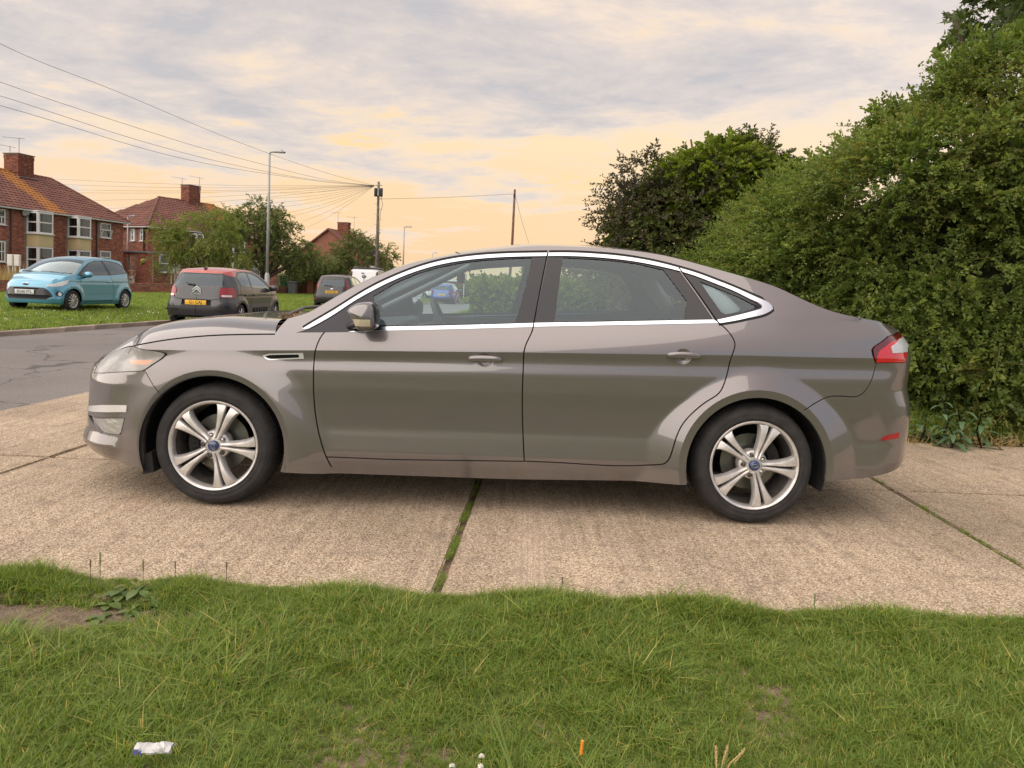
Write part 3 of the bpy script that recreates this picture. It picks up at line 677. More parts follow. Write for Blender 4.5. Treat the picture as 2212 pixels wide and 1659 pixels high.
# ---------------- second house, behind the first tree
K2 = np.array([-29.6, 60.0]); LEN2, EZ2, RZ2 = 14.5, 5.05, 8.0; UA, NA, ANGA = U2, N2, ang2; U2, N2 = np.array([.44, .898]), np.array([.898, -.44]); ang2 = math.atan2(U2[1], U2[0])
h2 = thing('brick_house', 'red brick house with a hipped roof partly hidden behind the pale green tree', 'house', (K2[0], K2[1], 0))
B3 = lambda a, z, off=0.0: v3(P2(K2, a, off), z)
brickwork(h2, K2, U2, N2, LEN2, 0, EZ2 - .06, [(1.05, 2.0, 3.9, 4.88), (1.05, 2.0, 1.43, 2.9), (4.0, 5.5, 1.0, 4.9), (8.0, 9.5, 1.0, 4.9), (11.0, 12.1, 1.4, 2.9)])
brickwork(h2, K2 - N2 * 2 * SP, N2, -U2, 2 * SP, 0, EZ2 - .06, [(2 * SP - 1.0, 2 * SP - .55, 3.9, 4.87), (2 * SP - 2.1, 2 * SP - 1.65, 3.9, 4.87)], keep=300, dark=.8)
window(h2, B3(1.05, 3.9, -.03), U2, N2, .95, .98, trans=(.5,), curtain=2); window(h2, B3(1.05, 1.43, -.03), U2, N2, .95, 1.47, trans=(.5,), curtain=2)
window(h2, B3(11.0, 1.4, -.03), U2, N2, 1.1, 1.5, trans=(.5,))
for a0 in (4.0, 8.0):
    for z0_, z1_ in ((3.5, 4.84), (1.0, 2.7)):
        window(h2, B3(a0, z0_, .8), U2, N2, 1.4, z1_ - z0_, mull=(.5,), trans=(.52,), curtain=1, fr=.09); window(h2, B3(a0, z0_, .0), N2, -U2, .8, z1_ - z0_, trans=(.52,), curtain=1, fr=.09)
    mb = MB(); mb.box(v3(P2(K2, a0 + .7, .4) - K2, 3.1), (1.44, .86, .8), rotz(ang2)); mb.build('bay_panel', CREAM, h2)
for s_ in (1.0, 2.1): window(h2, v3(K2 - N2 * s_, 3.9) + np.array([*U2, 0]) * .03, N2, -U2, .45, .97, trans=(.5,))
TM2 = tile_mat((float(np.dot(P2(K2, 9.5), U2)), 1.3))
sl2 = math.hypot(SP + .35, RZ2 - EZ2); up2 = np.array([-N2[0] * (SP + .35), -N2[1] * (SP + .35), RZ2 - EZ2]) / sl2; hw = SP + .35
tiles(h2, v3(P2(K2, -.35, .35), EZ2 + .02), np.array([*U2, 0]), up2, [(0, 0), (LEN2 + .7, 0), (LEN2 + .7 - hw, sl2), (hw, sl2)], TM2)
up3 = np.array([U2[0] * hw, U2[1] * hw, RZ2 - EZ2]) / sl2
tiles(h2, v3(P2(K2, -.35, -2 * SP - .35), EZ2 + .02), np.array([*N2, 0]), up3, [(0, 0), (2 * hw, 0), (hw, sl2)], TM2)
ra, rb = B3(SP, RZ2 + .02, -SP), B3(LEN2 - SP, RZ2 + .02, -SP); loc2 = np.array(h2.location)
mb = MB(); e0 = B3(LEN2 + .35, EZ2, .35) - loc2; e1 = B3(LEN2 + .35, EZ2, -2 * SP - .35) - loc2; e2 = B3(-.35, EZ2, -2 * SP - .35) - loc2; mb.add([e0, e1, rb - loc2, ra - loc2, e2], [(0, 1, 2), (1, 4, 3, 2)]); mb.build('rear_roof', TM2, h2)
ridge(h2, [ra, rb], TM2); ridge(h2, [ra, B3(-.35, EZ2 + .05, .35)], TM2)
mb = MB(); mb.box(v3(P2(K2, LEN2 / 2, .30) - K2, EZ2 - .02), (LEN2 + .7, .11, .12), rotz(ang2)); mb.box(v3(-N2 * SP - U2 * .30, EZ2 - .02), (2 * SP + .8, .11, .12), rotz(ang2 - R(90))); mb.build('gutter', GUT, h2)
q = -N2 * .45 - U2 * .08; mb = MB(); mb.tube([v3(q, 2.4), v3(q, EZ2)], .07, 8); mb.build('downpipe', PIPE, h2)
cc2 = P2(K2, 7.6, -SP); chimney(h2, cc2, U2, 1.25, 1.05, RZ2 - 1.1, 9.45)
aerial(v3(cc2, 9.2) + np.array([-.75, -.1, -.6]), 1.55, R(190), 'left aerial on the chimney above the pale green tree', 6, 1); aerial(v3(cc2, 9.2) + np.array([.75, .1, -.4]), 1.5, R(200), 'right aerial on the chimney above the pale green tree', 6, 1)
U2, N2, ang2 = UA, NA, ANGA
# ---------------- low brick link with a passage between the two houses
LX = np.array([-30.9, 57.6]); lk = thing('brick_outbuilding', 'low brick passage between the two houses with a dark open doorway', 'outbuilding', (LX[0], LX[1], 0))
brickwork(lk, LX, N2, -U2, 3.15, 0, 2.85, [(1.05, 1.62, 0, 2.6)], keep=300, dark=.85)
mb = MB(); mb.box(v3(N2 * 1.57 + U2 * 1.0, 2.92), (3.3, 2.2, .12), rotz(ang2 - R(90))); mb.build('flat_roof', LEAD, lk)
mb = MB(); mb.box(v3(N2 * 1.33 + U2 * 1.1, 1.3), (.8, .05, 2.6), rotz(ang2 - R(90))); mb.build('door', mat('brown_door', (.05, .03, .022), .7), lk)
wl = thing('wall_lamp', 'round yellowed wall light beside the passage doorway', 'lamp', tuple(v3(LX + N2 * 2.35 - U2 * .06, 2.22)), ang2 - R(90)); mb = MB(); mb.lathe([(0, -.09), (.10, -.08), (.17, -.03), (.18, .02), (.19, .05)], seg=20, axis='y'); mb.build('shade', mat('yellowed_shade', (.55, .38, .12), .5), wl, smooth=True); mb = MB(); mb.lathe([(.20, .02), (.205, .06), (0, .06)], seg=20, axis='y'); mb.build('base', UPVC, wl)
# ---------------- gable of a third house beyond the trees
K3 = np.array([-22.1, 88.0]); h3 = thing('brick_house', 'distant brown roofed gable with a chimney rising above the trees', 'house', (K3[0], K3[1], 0))
GM = mat('far_brick', (.26, .105, .07), .9, var=.25, vscale=3); hwg = 3.7; rz3 = 7.3; ez3 = 4.5
mb = MB(); g = [(-hwg, 0), (hwg, 0), (hwg, ez3), (0, rz3), (-hwg, ez3)]; mb.prism(g, lambda a, b, d: np.array([N2[0] * a + U2[0] * d, N2[1] * a + U2[1] * d, b]), 0, 9); mb.build('wall', GM, h3)
TM3 = tile_mat(None); sl3 = math.hypot(hwg + .3, rz3 - ez3 + .2)
for sg in (-1, 1):
    mb = MB(); mb.prism([(sg * (hwg + .3), ez3 - .2), (0, rz3 + .02), (0, rz3 + .22), (sg * (hwg + .3), ez3 + .02)], lambda a, b, d: np.array([N2[0] * a + U2[0] * d, N2[1] * a + U2[1] * d, b]), -.3, 9.3); mb.build('roof', TM3, h3)
chimney(h3, K3 + N2 * .9 + U2 * 2.2, U2, .8, 1.3, rz3 - .9, 8.35)
aerial(v3(K3 + N2 * .2 + U2 * 2, 7.9), 1.7, R(170), 'tall aerial beside the distant gable chimney', 5); aerial(v3(K3 + N2 * 2.2 + U2 * 2.2, 7.6), 1.5, R(210), 'dish shaped aerial right of the distant gable chimney', 5)
# ---------------- garden walls
w0, w1 = np.array([-25.2, 14.0]), np.array([-14.9, 60.0]); du = (w1 - w0) / np.linalg.norm(w1 - w0); dn = np.array([du[1], -du[0]]); LW = float(np.linalg.norm(w1 - w0))
gw = thing('garden_wall', 'long low red brick garden wall along the back of the verge', 'wall', (w0[0], w0[1], VZ))
brickwork(gw, w0, du, dn, LW, -.05, .60, keep=300)
mb0 = MB(); mb0.box((0, 0, 0), (.105, .25, .07)); copme = [None] * 3
for i in range(3): copme[i] = MB().box((0, 0, 0), (.215, .27, .075)).mesh('coping_brick', brick_one((0, 3, 5)[i]))
cst = MB(); x = .11; cnt = 0; dang = math.atan2(du[1], du[0])
while x < LW:
    c = du * x - dn * .11; pz = project(np.array([[w0[0] + c[0], w0[1] + c[1], .7]]))[0]
    if -10 < pz[0] < 760 and cnt < 300: o = bpy.data.objects.new('coping_brick', copme[cnt % 3]); link(o, gw); o.location = v3(c, .645); o.rotation_euler = (0, 0, dang); cnt += 1
    else: cst.box(v3(c, .645), (.215, .27, .075), rotz(dang), BRICKC[0])
    x += .225
cst.build('coping', BRICK, gw, kind='stuff')
t0 = np.array([-17.15, 55.6]); tw = thing('garden_wall', 'taller brick wall with a pier behind the green bin', 'wall', (t0[0], t0[1], 0))
brickwork(tw, t0, np.array([1.0, .02]), np.array([.02, -1.0]), 3.4, 0, 2.0, keep=300)
mb = MB(); mb.box((1.95, -.14, 1.02), (.45, .3, 2.04)); mb.build('pier', brick_one(3), tw)
mb = MB(); mb.box((1.7, .1, 2.06), (3.5, .30, .07)); mb.build('coping', brick_one(0), tw)
gt = thing('metal_gate', 'tall grey barred side gate next to the green bin', 'gate', tuple(at_depth(604, 628, 55.2) * [1, 1, 0])); GTM = mat('gate_metal', (.16, .16, .17), .5, .4)
for i in range(8): mb = MB(); mb.tube([(-.40 + .115 * i, 0, .05), (-.40 + .115 * i, 0, 1.95 + .08 * math.sin(i / 7 * math.pi))], .016, 6); mb.build('bar', GTM, gt)
for z in (.15, 1.05, 1.85): mb = MB(); mb.box((0, .02, z), (.95, .03, .05)); mb.build('rail', GTM, gt)
def wheelie(loc, w, h, m, label, lidm=None):
    t = thing('wheelie_bin', label, 'bin', tuple(loc), 0, 'bins by the side gate'); mb = MB(); a, b = w * .42, w * .5
    mb.add([(-a, -a, .08), (a, -a, .08), (a, a, .08), (-a, a, .08), (-b, -b, h), (b, -b, h), (b, b, h), (-b, b, h)], [(0, 3, 2, 1), (4, 5, 6, 7), (0, 1, 5, 4), (1, 2, 6, 5), (2, 3, 7, 6), (3, 0, 4, 7)]); mb.build('body', m, t)
    mb = MB(); mb.bbox((0, -.02, h + .035), (w * 1.08, w * 1.1, .09), .03); mb.build('lid', m, t, auto=40)
    for sg in (-1, 1): mb = MB(); mb.lathe([(0, -.03), (.09, -.03), (.1, 0), (.09, .03), (0, .03)], c=(sg * a, a, .1), seg=14, axis='x'); mb.build('wheel', UNDER if 'UNDER' in globals() else PIPE, t, smooth=True)
    mb = MB(); mb.tube([(-a, b + .06, h - .02), (a, b + .06, h - .02)], .02, 6); mb.build('handle', m, t)
wheelie(at_depth(619, 630, 54.6) * [1, 1, 0], .78, 1.42, mat('green_plastic', (.012, .11, .05), .5), 'tall green wheeled bin beside the metal gate'); wheelie(at_depth(632, 630, 53.6) * [1, 1, 0], .60, 1.05, mat('grey_plastic', (.20, .21, .22), .5), 'shorter grey wheeled bin in front of the green one')
MBX = mat('meter_box_white', (.62, .60, .55), .6, var=.12)
for px, lab, y in ((23, 'left white meter cabinet on posts in the tall dry grass', 38.5), (38, 'right white meter cabinet on posts in the tall dry grass', 38.5), (374, 'left white meter cabinet beside the pale green tree', 48), (386.5, 'right white meter cabinet beside the pale green tree', 48)):
    b = at_depth(px, 600, y) * [1, 1, 0]; t = thing('meter_cabinet', lab, 'cabinet', tuple(b), 0, 'white meter cabinets'); zt = CAMH + (590 - 571) * y / 1600 if px < 100 else CAMH + (599 - 585) * y / 1600
    mb = MB(); mb.bbox((0, 0, zt - .0), (.29, .16, .60), .02); mb.build('box', MBX, t); mb = MB(); mb.box((0, -.085, zt), (.24, .015, .53)); mb.build('door', MBX, t)
    for sg in (-.12, .12): mb = MB(); mb.tube([(sg, 0, 0), (sg, 0, zt - .3)], .03, 6); mb.build('post', MBX, t)
# ================================================================== leaves, hedges, trees
def leaf_poly(L, w, fold=.25, droop=.15):
    """folded kite leaf along +x"""
    return np.array([(0, 0, 0), (L * .45, w / 2, fold * w), (L, 0, -droop * L), (L * .45, -w / 2, fold * w)]), [(0, 1, 2), (0, 2, 3)]
def star_leaf(L, n=5, seed=0):
    """palmate leaf along +x"""
    rs = np.random.default_rng(seed); v = [(0, 0, 0)]; a = np.linspace(-2.2, 2.2, 2 * n - 1)
    for i, t in enumerate(a): r = L * ((.62 + .38 * math.cos(t * .6)) if i % 2 == 0 else .42); v.append((L * .25 + r * math.cos(t) * .75, r * math.sin(t) * .8, rs.uniform(-.05, .05) * L))
    return np.array(v), [(0, i, i + 1) for i in range(1, 2 * n - 1)]
def rot_to(d, roll=0.0):
    d = np.asarray(d, float); d /= np.linalg.norm(d); up = np.array([0, 0, 1.0]) if abs(d[2]) < .95 else np.array([0, 1.0, 0])
    y = np.cross(up, d); y /= np.linalg.norm(y); z = np.cross(d, y); M = np.stack([d, y, z], 1)
    c, s_ = math.cos(roll), math.sin(roll); return M @ np.array([[1, 0, 0], [0, c, -s_], [0, s_, c]])
def sprig(seed, m, n=13, L=.22, lf=.05, lw=.032, droop=.3, spread=.9, palm=False, twig=(1.3, .85, .8), wild=0.0):
    """a twig with its leaves"""
    rs = np.random.default_rng(seed); mb = MB(); t = np.linspace(0, 1, 6); bend = rs.uniform(-.2, .2)
    ax = np.stack([L * t, L * bend * t * t, -L * droop * t * t], 1); mb.tube(ax, np.linspace(.0026, .0010, 6) * (L / .22), 3, cap=False); mb.c.append(np.tile([*twig, 1.0], (18, 1)))
    for i in range(n):
        f = (i + rs.uniform(.2, 1)) / n; p = np.array([np.interp(f, t, ax[:, k]) for k in range(3)]); sg = 1 if i % 2 else -1
        d = np.array([.55 + .4 * f, sg * spread * rs.uniform(.5, 1.2), rs.uniform(-.55, .75)]); d = d + wild * rs.normal(0, .7, 3); p = p + wild * rs.normal(0, .022, 3); k = rs.uniform(.65, 1.2)
        v, f_ = star_leaf(lf * k, 5, seed * 31 + i) if palm else leaf_poly(lf * k, lw * k, rs.uniform(.0, .5), rs.uniform(0, .4))
        g = rs.uniform(.78, 1.25); mb.add(v @ rot_to(d, rs.uniform(-1.1, 1.1)).T + p, f_, (g * rs.uniform(.9, 1.12), g, g * rs.uniform(.85, 1.1)))
    return mb.mesh('sprig', m)
HAW = leaf_mat('hawthorn_leaf', (.082, .126, .030), (.205, .258, .066), .40, .5, (.135, .188, .044))
HAWD = leaf_mat('shaded_ivy_leaf', (.060, .080, .022), (.125, .145, .042), .25, .4)  # dark brown-green leaves of the ivy tree and the dark bushes
PURP = leaf_mat('dull_bronze_leaf', (.045, .045, .030), (.105, .090, .058), .25, .5)
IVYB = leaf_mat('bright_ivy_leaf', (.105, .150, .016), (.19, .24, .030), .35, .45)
GLED = leaf_mat('pale_green_leaf', (.135, .178, .046), (.235, .275, .085), .40, .5)
DARK = leaf_mat('dark_green_leaf', (.090, .120, .040), (.180, .218, .075), .30, .5)
SYC = leaf_mat('sycamore_leaf', (.04, .065, .02), (.09, .12, .034), .35, .4)
BARK = mat('grey_brown_bark', (.10, .075, .055), .95, var=.45, vscale=6, bump=.9, bscale=25)
CORE = mat('dark_hedge_backing', (.030, .034, .016), 1.0, var=.5, vscale=7, bump=1.0, bscale=18)  # dark twig colour for the solid backing added inside hedges to block light
c_haw = proto_collection('hawthorn_sprig', [sprig(i, HAW, 20, .22, .038, .026) for i in range(7)])
HAWY = leaf_mat('young_hawthorn_leaf', (.115, .140, .036), (.250, .270, .085), .40, .5, (.175, .200, .055))
c_hawy = proto_collection('young_sprig', [sprig(i + 100, HAWY, 20, .22, .034, .023) for i in range(7)])
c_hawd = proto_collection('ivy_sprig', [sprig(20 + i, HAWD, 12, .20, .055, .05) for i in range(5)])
c_purp = proto_collection('bronze_sprig', [sprig(30 + i, PURP, 12, .30, .07, .035, .2) for i in range(5)])
c_ivyb = proto_collection('bright_ivy_sprig', [sprig(40 + i, IVYB, 12, .22, .07, .065) for i in range(5)])
c_gled = proto_collection('pale_sprig', [sprig(50 + i, GLED, 15, .62, .17, .055, .45, 1.0) for i in range(6)])
c_dark = proto_collection('dark_sprig', [sprig(60 + i, DARK, 14, .55, .15, .07, .3, 1.0) for i in range(6)])
c_syc = proto_collection('sycamore_sprig', [sprig(70 + i, SYC, 9, .34, .095, .1, .2, .9, True) for i in range(5)])
def eul_dir(d, roll):
    """euler angles that turn +x to d"""
    d = d / np.linalg.norm(d, axis=1)[:, None]; yaw = np.arctan2(d[:, 1], d[:, 0]); pit = -np.arcsin(np.clip(d[:, 2], -1, 1)); return np.stack([roll, pit, yaw], 1)
def fbm(p, seed=0, oct_=4, f0=1.0):
    rs = np.random.default_rng(seed); r = 0; a = 1.0; tot = 0
    for o in range(oct_):
        for k in range(3):
            w = rs.normal(size=p.shape[1]); w /= np.linalg.norm(w); r = r + a * np.sin(p @ w * f0 * 2.1 + rs.uniform(0, 6.28)); tot += a
        f0 *= 2.0; a *= .6
    return r / tot * 1.7
# ---- the big hawthorn hedge on the right
HP = np.array([(9.5, 5.9), (8.0, 6.15), (6.4, 6.45), (5.2, 6.75), (4.45, 7.05), (4.0, 7.4), (3.62, 8.0), (3.3, 8.8), (3.02, 10.5), (2.95, 12.5)])
HH = np.array([4.2, 4.1, 4.0, 3.95, 3.85, 3.72, 3.42, 3.15, 2.75, 2.15])
hedge = thing('hawthorn_hedge', 'huge overgrown hawthorn hedge rising behind the tail of the bronze car', 'hedge', (5.2, 7.2, 0))
def hedge_pts(n, rs, dmin=0.0, dmax=.55, top=False):
    Q = spline(np.column_stack([HP, HH]), .02); L = np.concatenate([[0], np.cumsum(np.linalg.norm(np.diff(Q[:, :2], axis=0), axis=1))]); T = np.gradient(Q[:, :2], axis=0); T /= np.linalg.norm(T, axis=1)[:, None]
    Nn = np.stack([T[:, 1], -T[:, 0]], 1); Nn *= -1 if (Nn[len(Nn) // 3] @ np.array([0, -1.0])) < 0 else 1
    t = rs.uniform(0, L[-1], n); k = np.searchsorted(L, t).clip(0, len(L) - 1); p = Q[k, :2]; nn = Nn[k]; H = Q[k, 2] + .14 * fbm(np.stack([t, t * 0], 1), 5, 4, 1.6)
    h = H * (rs.uniform(0, 1, n) ** .9) if not top else H - rs.uniform(0, .3, n)
    lump = .40 * fbm(np.stack([t, h], 1), 9, 4, 1.1) + .07 * fbm(np.stack([t, h], 1), 10, 3, 4.0)
    rec = .22 * np.clip(1 - h / .55, 0, 1) ** 1.5 + 1.15 * np.clip((h - .66 * H) / (.34 * H), 0, 1) ** 2.2 - .18 * np.sin(np.clip(h / H, 0, 1) * 3.1)
    d = dmin + (dmax - dmin) * rs.uniform(0, 1, n) ** 1.6
    pos = np.column_stack([p - nn * (rec + d + lump)[:, None], h]); out = np.column_stack([nn, np.clip((h / H - .45) * 1.3, -.35, 1.2)])
    return pos, out, H, t
rs = np.random.default_rng(21)
pos, out, H, t = hedge_pts(32000, rs)
dens_ = fbm(np.column_stack([t, pos[:, 2]]), 33, 4, 1.5); keep = rs.uniform(-1, 1, len(pos)) < dens_ * 1.25 + .30; pos, out, H = pos[keep], out[keep], H[keep]
d = out + rs.normal(0, .55, out.shape); n = len(pos)
young = fbm(np.column_stack([pos[:, 0], pos[:, 1] * 2, pos[:, 2]]), 71, 3, 1.3) + .5 * (pos[:, 2] / H - .5) + rs.normal(0, .3, n) > .30; sc_ = rs.uniform(.75, 1.35, n) * np.interp(pos[:, 2], [0, 1.2, 2.2], [1.35, 1.2, 1.0]); E_ = eul_dir(d, rs.uniform(-1, 1, n))
for nm_, cl_, mk_ in (('foliage', c_haw, ~young), ('young_foliage', c_hawy, young)): scatter(nm_, cl_, pos[mk_] - np.array(hedge.location), E_[mk_], sc_[mk_], rs.integers(0, 7, mk_.sum()), hedge)
pos, out, H, t = hedge_pts(900, rs, 0, .5, True); d = np.column_stack([out[:, :2] * .5 + rs.normal(0, .5, (len(pos), 2)), rs.uniform(.5, 1.5, len(pos))]); n = len(pos)
scatter('shoots', c_haw, pos + [0, 0, .05] - np.array(hedge.location), eul_dir(d, rs.uniform(-1, 1, n)), rs.uniform(1.0, 1.9, n), rs.integers(0, 7, n), hedge)
pos, out, H, t = hedge_pts(3600, rs, -.12, .15); d = out * [.9, .9, .5] + [-.45, .0, .25] + rs.normal(0, .55, out.shape); n = len(pos); kp = rs.uniform(-1, 1, n) < fbm(np.column_stack([t, pos[:, 2]]), 51, 3, 1.4) + .25; pos, d = pos[kp], d[kp]; n = len(pos)
c_spray = proto_collection('hawthorn_spray', [sprig(80 + i, HAW, 32, .40, .037, .027, .35, 1.0, wild=1.0) for i in range(6)])
scatter('sprays', c_spray, pos - np.array(hedge.location), eul_dir(d, rs.uniform(-.8, .8, n)), rs.uniform(.6, 1.1, n), rs.integers(0, 6, n), hedge)
pos, out, H, t = hedge_pts(420, rs, 0, .5, True); d = np.column_stack([out[:, :2] * .4 + rs.normal(0, .5, (len(pos), 2)) + [-.35, 0], rs.uniform(.3, 1.1, len(pos))]); n = len(pos)
scatter('sprays', c_spray, pos - np.array(hedge.location), eul_dir(d, rs.uniform(-1, 1, n)), rs.uniform(.6, 1.1, n), rs.integers(0, 6, n), hedge)
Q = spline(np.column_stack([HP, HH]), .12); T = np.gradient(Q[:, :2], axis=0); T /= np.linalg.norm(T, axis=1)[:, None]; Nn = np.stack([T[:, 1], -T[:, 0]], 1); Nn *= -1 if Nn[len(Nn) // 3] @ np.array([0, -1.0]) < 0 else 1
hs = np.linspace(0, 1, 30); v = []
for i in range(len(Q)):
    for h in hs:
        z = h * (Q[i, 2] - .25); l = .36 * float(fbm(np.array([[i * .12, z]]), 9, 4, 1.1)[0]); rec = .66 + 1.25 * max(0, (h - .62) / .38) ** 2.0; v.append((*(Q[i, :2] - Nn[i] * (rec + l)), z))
mb = MB(); mb.add(np.array(v) - np.array(hedge.location), [(i * 30 + j, i * 30 + j + 1, (i + 1) * 30 + j + 1, (i + 1) * 30 + j) for i in range(len(Q) - 1) for j in range(29)]); mb.build('twig_core', CORE, hedge, smooth=True)  # solid dark sheet added behind the leaves to block light
for i in range(26):   # bare stems low down
    k = rs.integers(4, len(Q) - 20); b = np.array([*(Q[k, :2] - Nn[k] * rs.uniform(.25, .6)), 0]); e = b + np.array([rs.normal(0, .25), rs.normal(0, .2), rs.uniform(.9, 1.8)]); m_ = (b + e) / 2 + rs.normal(0, .06, 3); mb = MB(); mb.tube(np.array([b, m_, e]) - np.array(hedge.location), [.028, .022, .012], 6); mb.build('stem', BARK, hedge)

def branches(parent, base, tips, r0, m, wob=.12, split=.45):
    """trunk and limbs: from the base to every tip, forking on the way"""
    loc = np.array(parent.location); rs = np.random.default_rng(int(abs(base[0]) * 100)); top = np.mean(tips, axis=0); fork = base + (top - base) * split; fork[:2] = base[:2] + (top[:2] - base[:2]) * .35
    mb = MB(); t = np.linspace(0, 1, 7)[:, None]; mb.tube(base + (fork - base) * t + np.column_stack([rs.normal(0, .03, (7, 2)), np.zeros(7)]) * (r0 / .12) - loc, np.linspace(r0 * 1.25, r0 * .85, 7), 10); mb.build('trunk', m, parent, smooth=True)
    for tp in tips:
        s_ = fork + (base - fork) * rs.uniform(0, .25); p = np.linspace(0, 1, 7)[:, None]; mid = rs.normal(0, wob, 3); tp = tp - [0, 0, .25]; c = s_ + (tp - s_) * p + mid * np.sin(p * np.pi); mb = MB(); mb.tube(c - loc, np.linspace(r0 * .5, r0 * .10, 7), 6)
        for _ in range(4):
            i = rs.integers(3, 7); q = c[min(i, 6)]; e = q + np.clip(rs.normal(0, 1, 3), -1.1, 1.1) * np.linalg.norm(tp - s_) * .13; mb.tube(np.array([q, (q + e) / 2 + rs.normal(0, wob * .4, 3), e]) - loc, [r0 * .16, r0 * .1, r0 * .05], 5)
        mb.build('limb', m, parent, smooth=True)
def crown(parent, lobes, coll, nproto, n, rs, scl=(.8, 1.3), shell=.55, droop=.1, name='crown', clump=1.5, thr=.25):
    """leaf sprays in clumps over ellipsoid lobes"""
    loc = np.array(parent.location); P, D = [], []
    vol = np.array([l[3] * l[4] * l[5] for l in lobes]) ** .67; cnt = (n * vol / vol.sum()).astype(int)
    for l, c in zip(lobes, cnt):
        d = rs.normal(size=(c, 3)); d /= np.linalg.norm(d, axis=1)[:, None]; r = shell + (1 - shell) * rs.uniform(0, 1, c) ** .6; r = r * (1 + .20 * fbm(d * 2.0 + np.array(l[:3]), 3, 3, 1.0))
        P.append(np.array(l[:3]) + d * r[:, None] * np.array(l[3:6])); D.append(d)
    P = np.vstack(P); D = np.vstack(D); keep = (fbm(P, 17, 3, clump) + rs.uniform(-.8, .8, len(P))) > -thr; P, D = P[keep], D[keep]
    d = D + rs.normal(0, .5, D.shape) + [0, 0, -droop]; k = len(P)
    return scatter(name, coll, P - loc, eul_dir(d, rs.uniform(-1, 1, k)), rs.uniform(*scl, k), rs.integers(0, nproto, k), parent)
# ---- ivy covered tree beyond the hedge
iv = thing('ivy_tree', 'rounded tree with bright ivy on top and bronze leaved twigs beyond the hedge', 'tree', (3.5, 13.7, 0)); rs = np.random.default_rng(5)
branches(iv, np.array([3.5, 13.7, 0]), [np.array(q) for q in ((3.3, 13.5, 3.9), (2.3, 13.3, 3.2), (4.4, 13.7, 3.6), (1.9, 13.2, 2.6), (3.0, 13.2, 4.2))], .16, BARK)
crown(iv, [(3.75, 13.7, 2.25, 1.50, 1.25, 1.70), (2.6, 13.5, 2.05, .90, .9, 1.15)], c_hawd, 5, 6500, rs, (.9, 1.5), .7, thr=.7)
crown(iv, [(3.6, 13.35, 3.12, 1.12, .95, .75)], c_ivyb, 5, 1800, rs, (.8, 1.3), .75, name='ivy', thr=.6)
crown(iv, [(3.3, 13.0, 2.2, 1.3, .8, 1.3), (1.95, 13.3, 2.45, .60, .5, .75), (2.3, 13.3, 3.3, .40, .35, .35), (4.2, 13.4, 3.75, .42, .4, .36), (1.75, 13.2, 1.55, .45, .4, .6)], c_purp, 5, 2000, rs, (.8, 1.3), .3, name='bronze_twigs', thr=.15)
# ---- sycamore behind the hedge, top right
sy = thing('sycamore_tree', 'broad leaved sycamore branches reaching over the hedge at the top corner', 'tree', (7.0, 9.4, 0)); rs = np.random.default_rng(8)
branches(sy, np.array([7.0, 9.4, 0]), [np.array(q) for q in ((6.0, 8.7, 4.85), (4.8, 8.5, 4.7), (6.6, 8.9, 5.2), (5.6, 8.6, 4.85))], .14, BARK)
crown(sy, [(6.5, 8.9, 5.0, 1.0, .7, .85), (5.55, 8.6, 4.6, .60, .5, .30), (4.95, 8.5, 4.42, .30, .3, .14), (7.8, 9.2, 5.3, 1.3, 1, 1.2)], c_syc, 5, 900, rs, (.9, 1.3), .3, thr=.4)
# ---- clipped hedge and bushes seen through the rear window
def box_hedge(lab, x0, x1, y0, y1, h, coll, np_, n, nm='clipped_hedge'):
    e = thing(nm, lab, 'hedge', ((x0 + x1) / 2, (y0 + y1) / 2, 0)); rs = np.random.default_rng(n); P = rs.uniform([x0, y0, 0], [x1, y1, h], (n, 3)); f = rs.integers(0, 3, n)
    P[f == 0, 2] = h + rs.normal(0, .05, (f == 0).sum()); P[f > 0, 1] = y0 + rs.normal(0, .07, (f > 0).sum()); D = np.where((f == 0)[:, None], [0, 0, 1.0], [0, -1.0, .3]) + rs.normal(0, .5, (n, 3))
    scatter('foliage', coll, P - np.array(e.location), eul_dir(D, rs.uniform(-1, 1, n)), rs.uniform(.9, 1.5, n), rs.integers(0, np_, n), e)
    mb = MB(); mb.bbox((0, .1, h / 2 - .06), (x1 - x0 - .15, y1 - y0 - .1, h - .15), .1); mb.build('twig_core', CORE, e)  # solid dark block added inside the leaves as backing
box_hedge('low clipped hedge seen through the rear door windows of the bronze car', -.9, 3.4, 15.8, 17.0, 1.16, c_ivyb, 5, 2600)
def bush(lab, lobes, coll, k, n, base, seed, nm='bush', scl=(1, 1.6)):
    e = thing(nm, lab, 'bush', tuple(base)); rs = np.random.default_rng(seed); tips = [np.array(l[:3]) for l in lobes]; branches(e, np.array(base, float), tips, .06, BARK, .05, .3); crown(e, lobes, coll, k, n, rs, scl, .6, name='foliage', thr=.6); return e
bush('mixed dark bush standing behind the clipped hedge', [(1.6, 20.5, 1.0, 1.6, 1.0, 1.0), (3.6, 20.5, 1.1, 1.6, 1, 1.1)], c_hawd, 5, 2400, (2.4, 20.5, 0), 3)
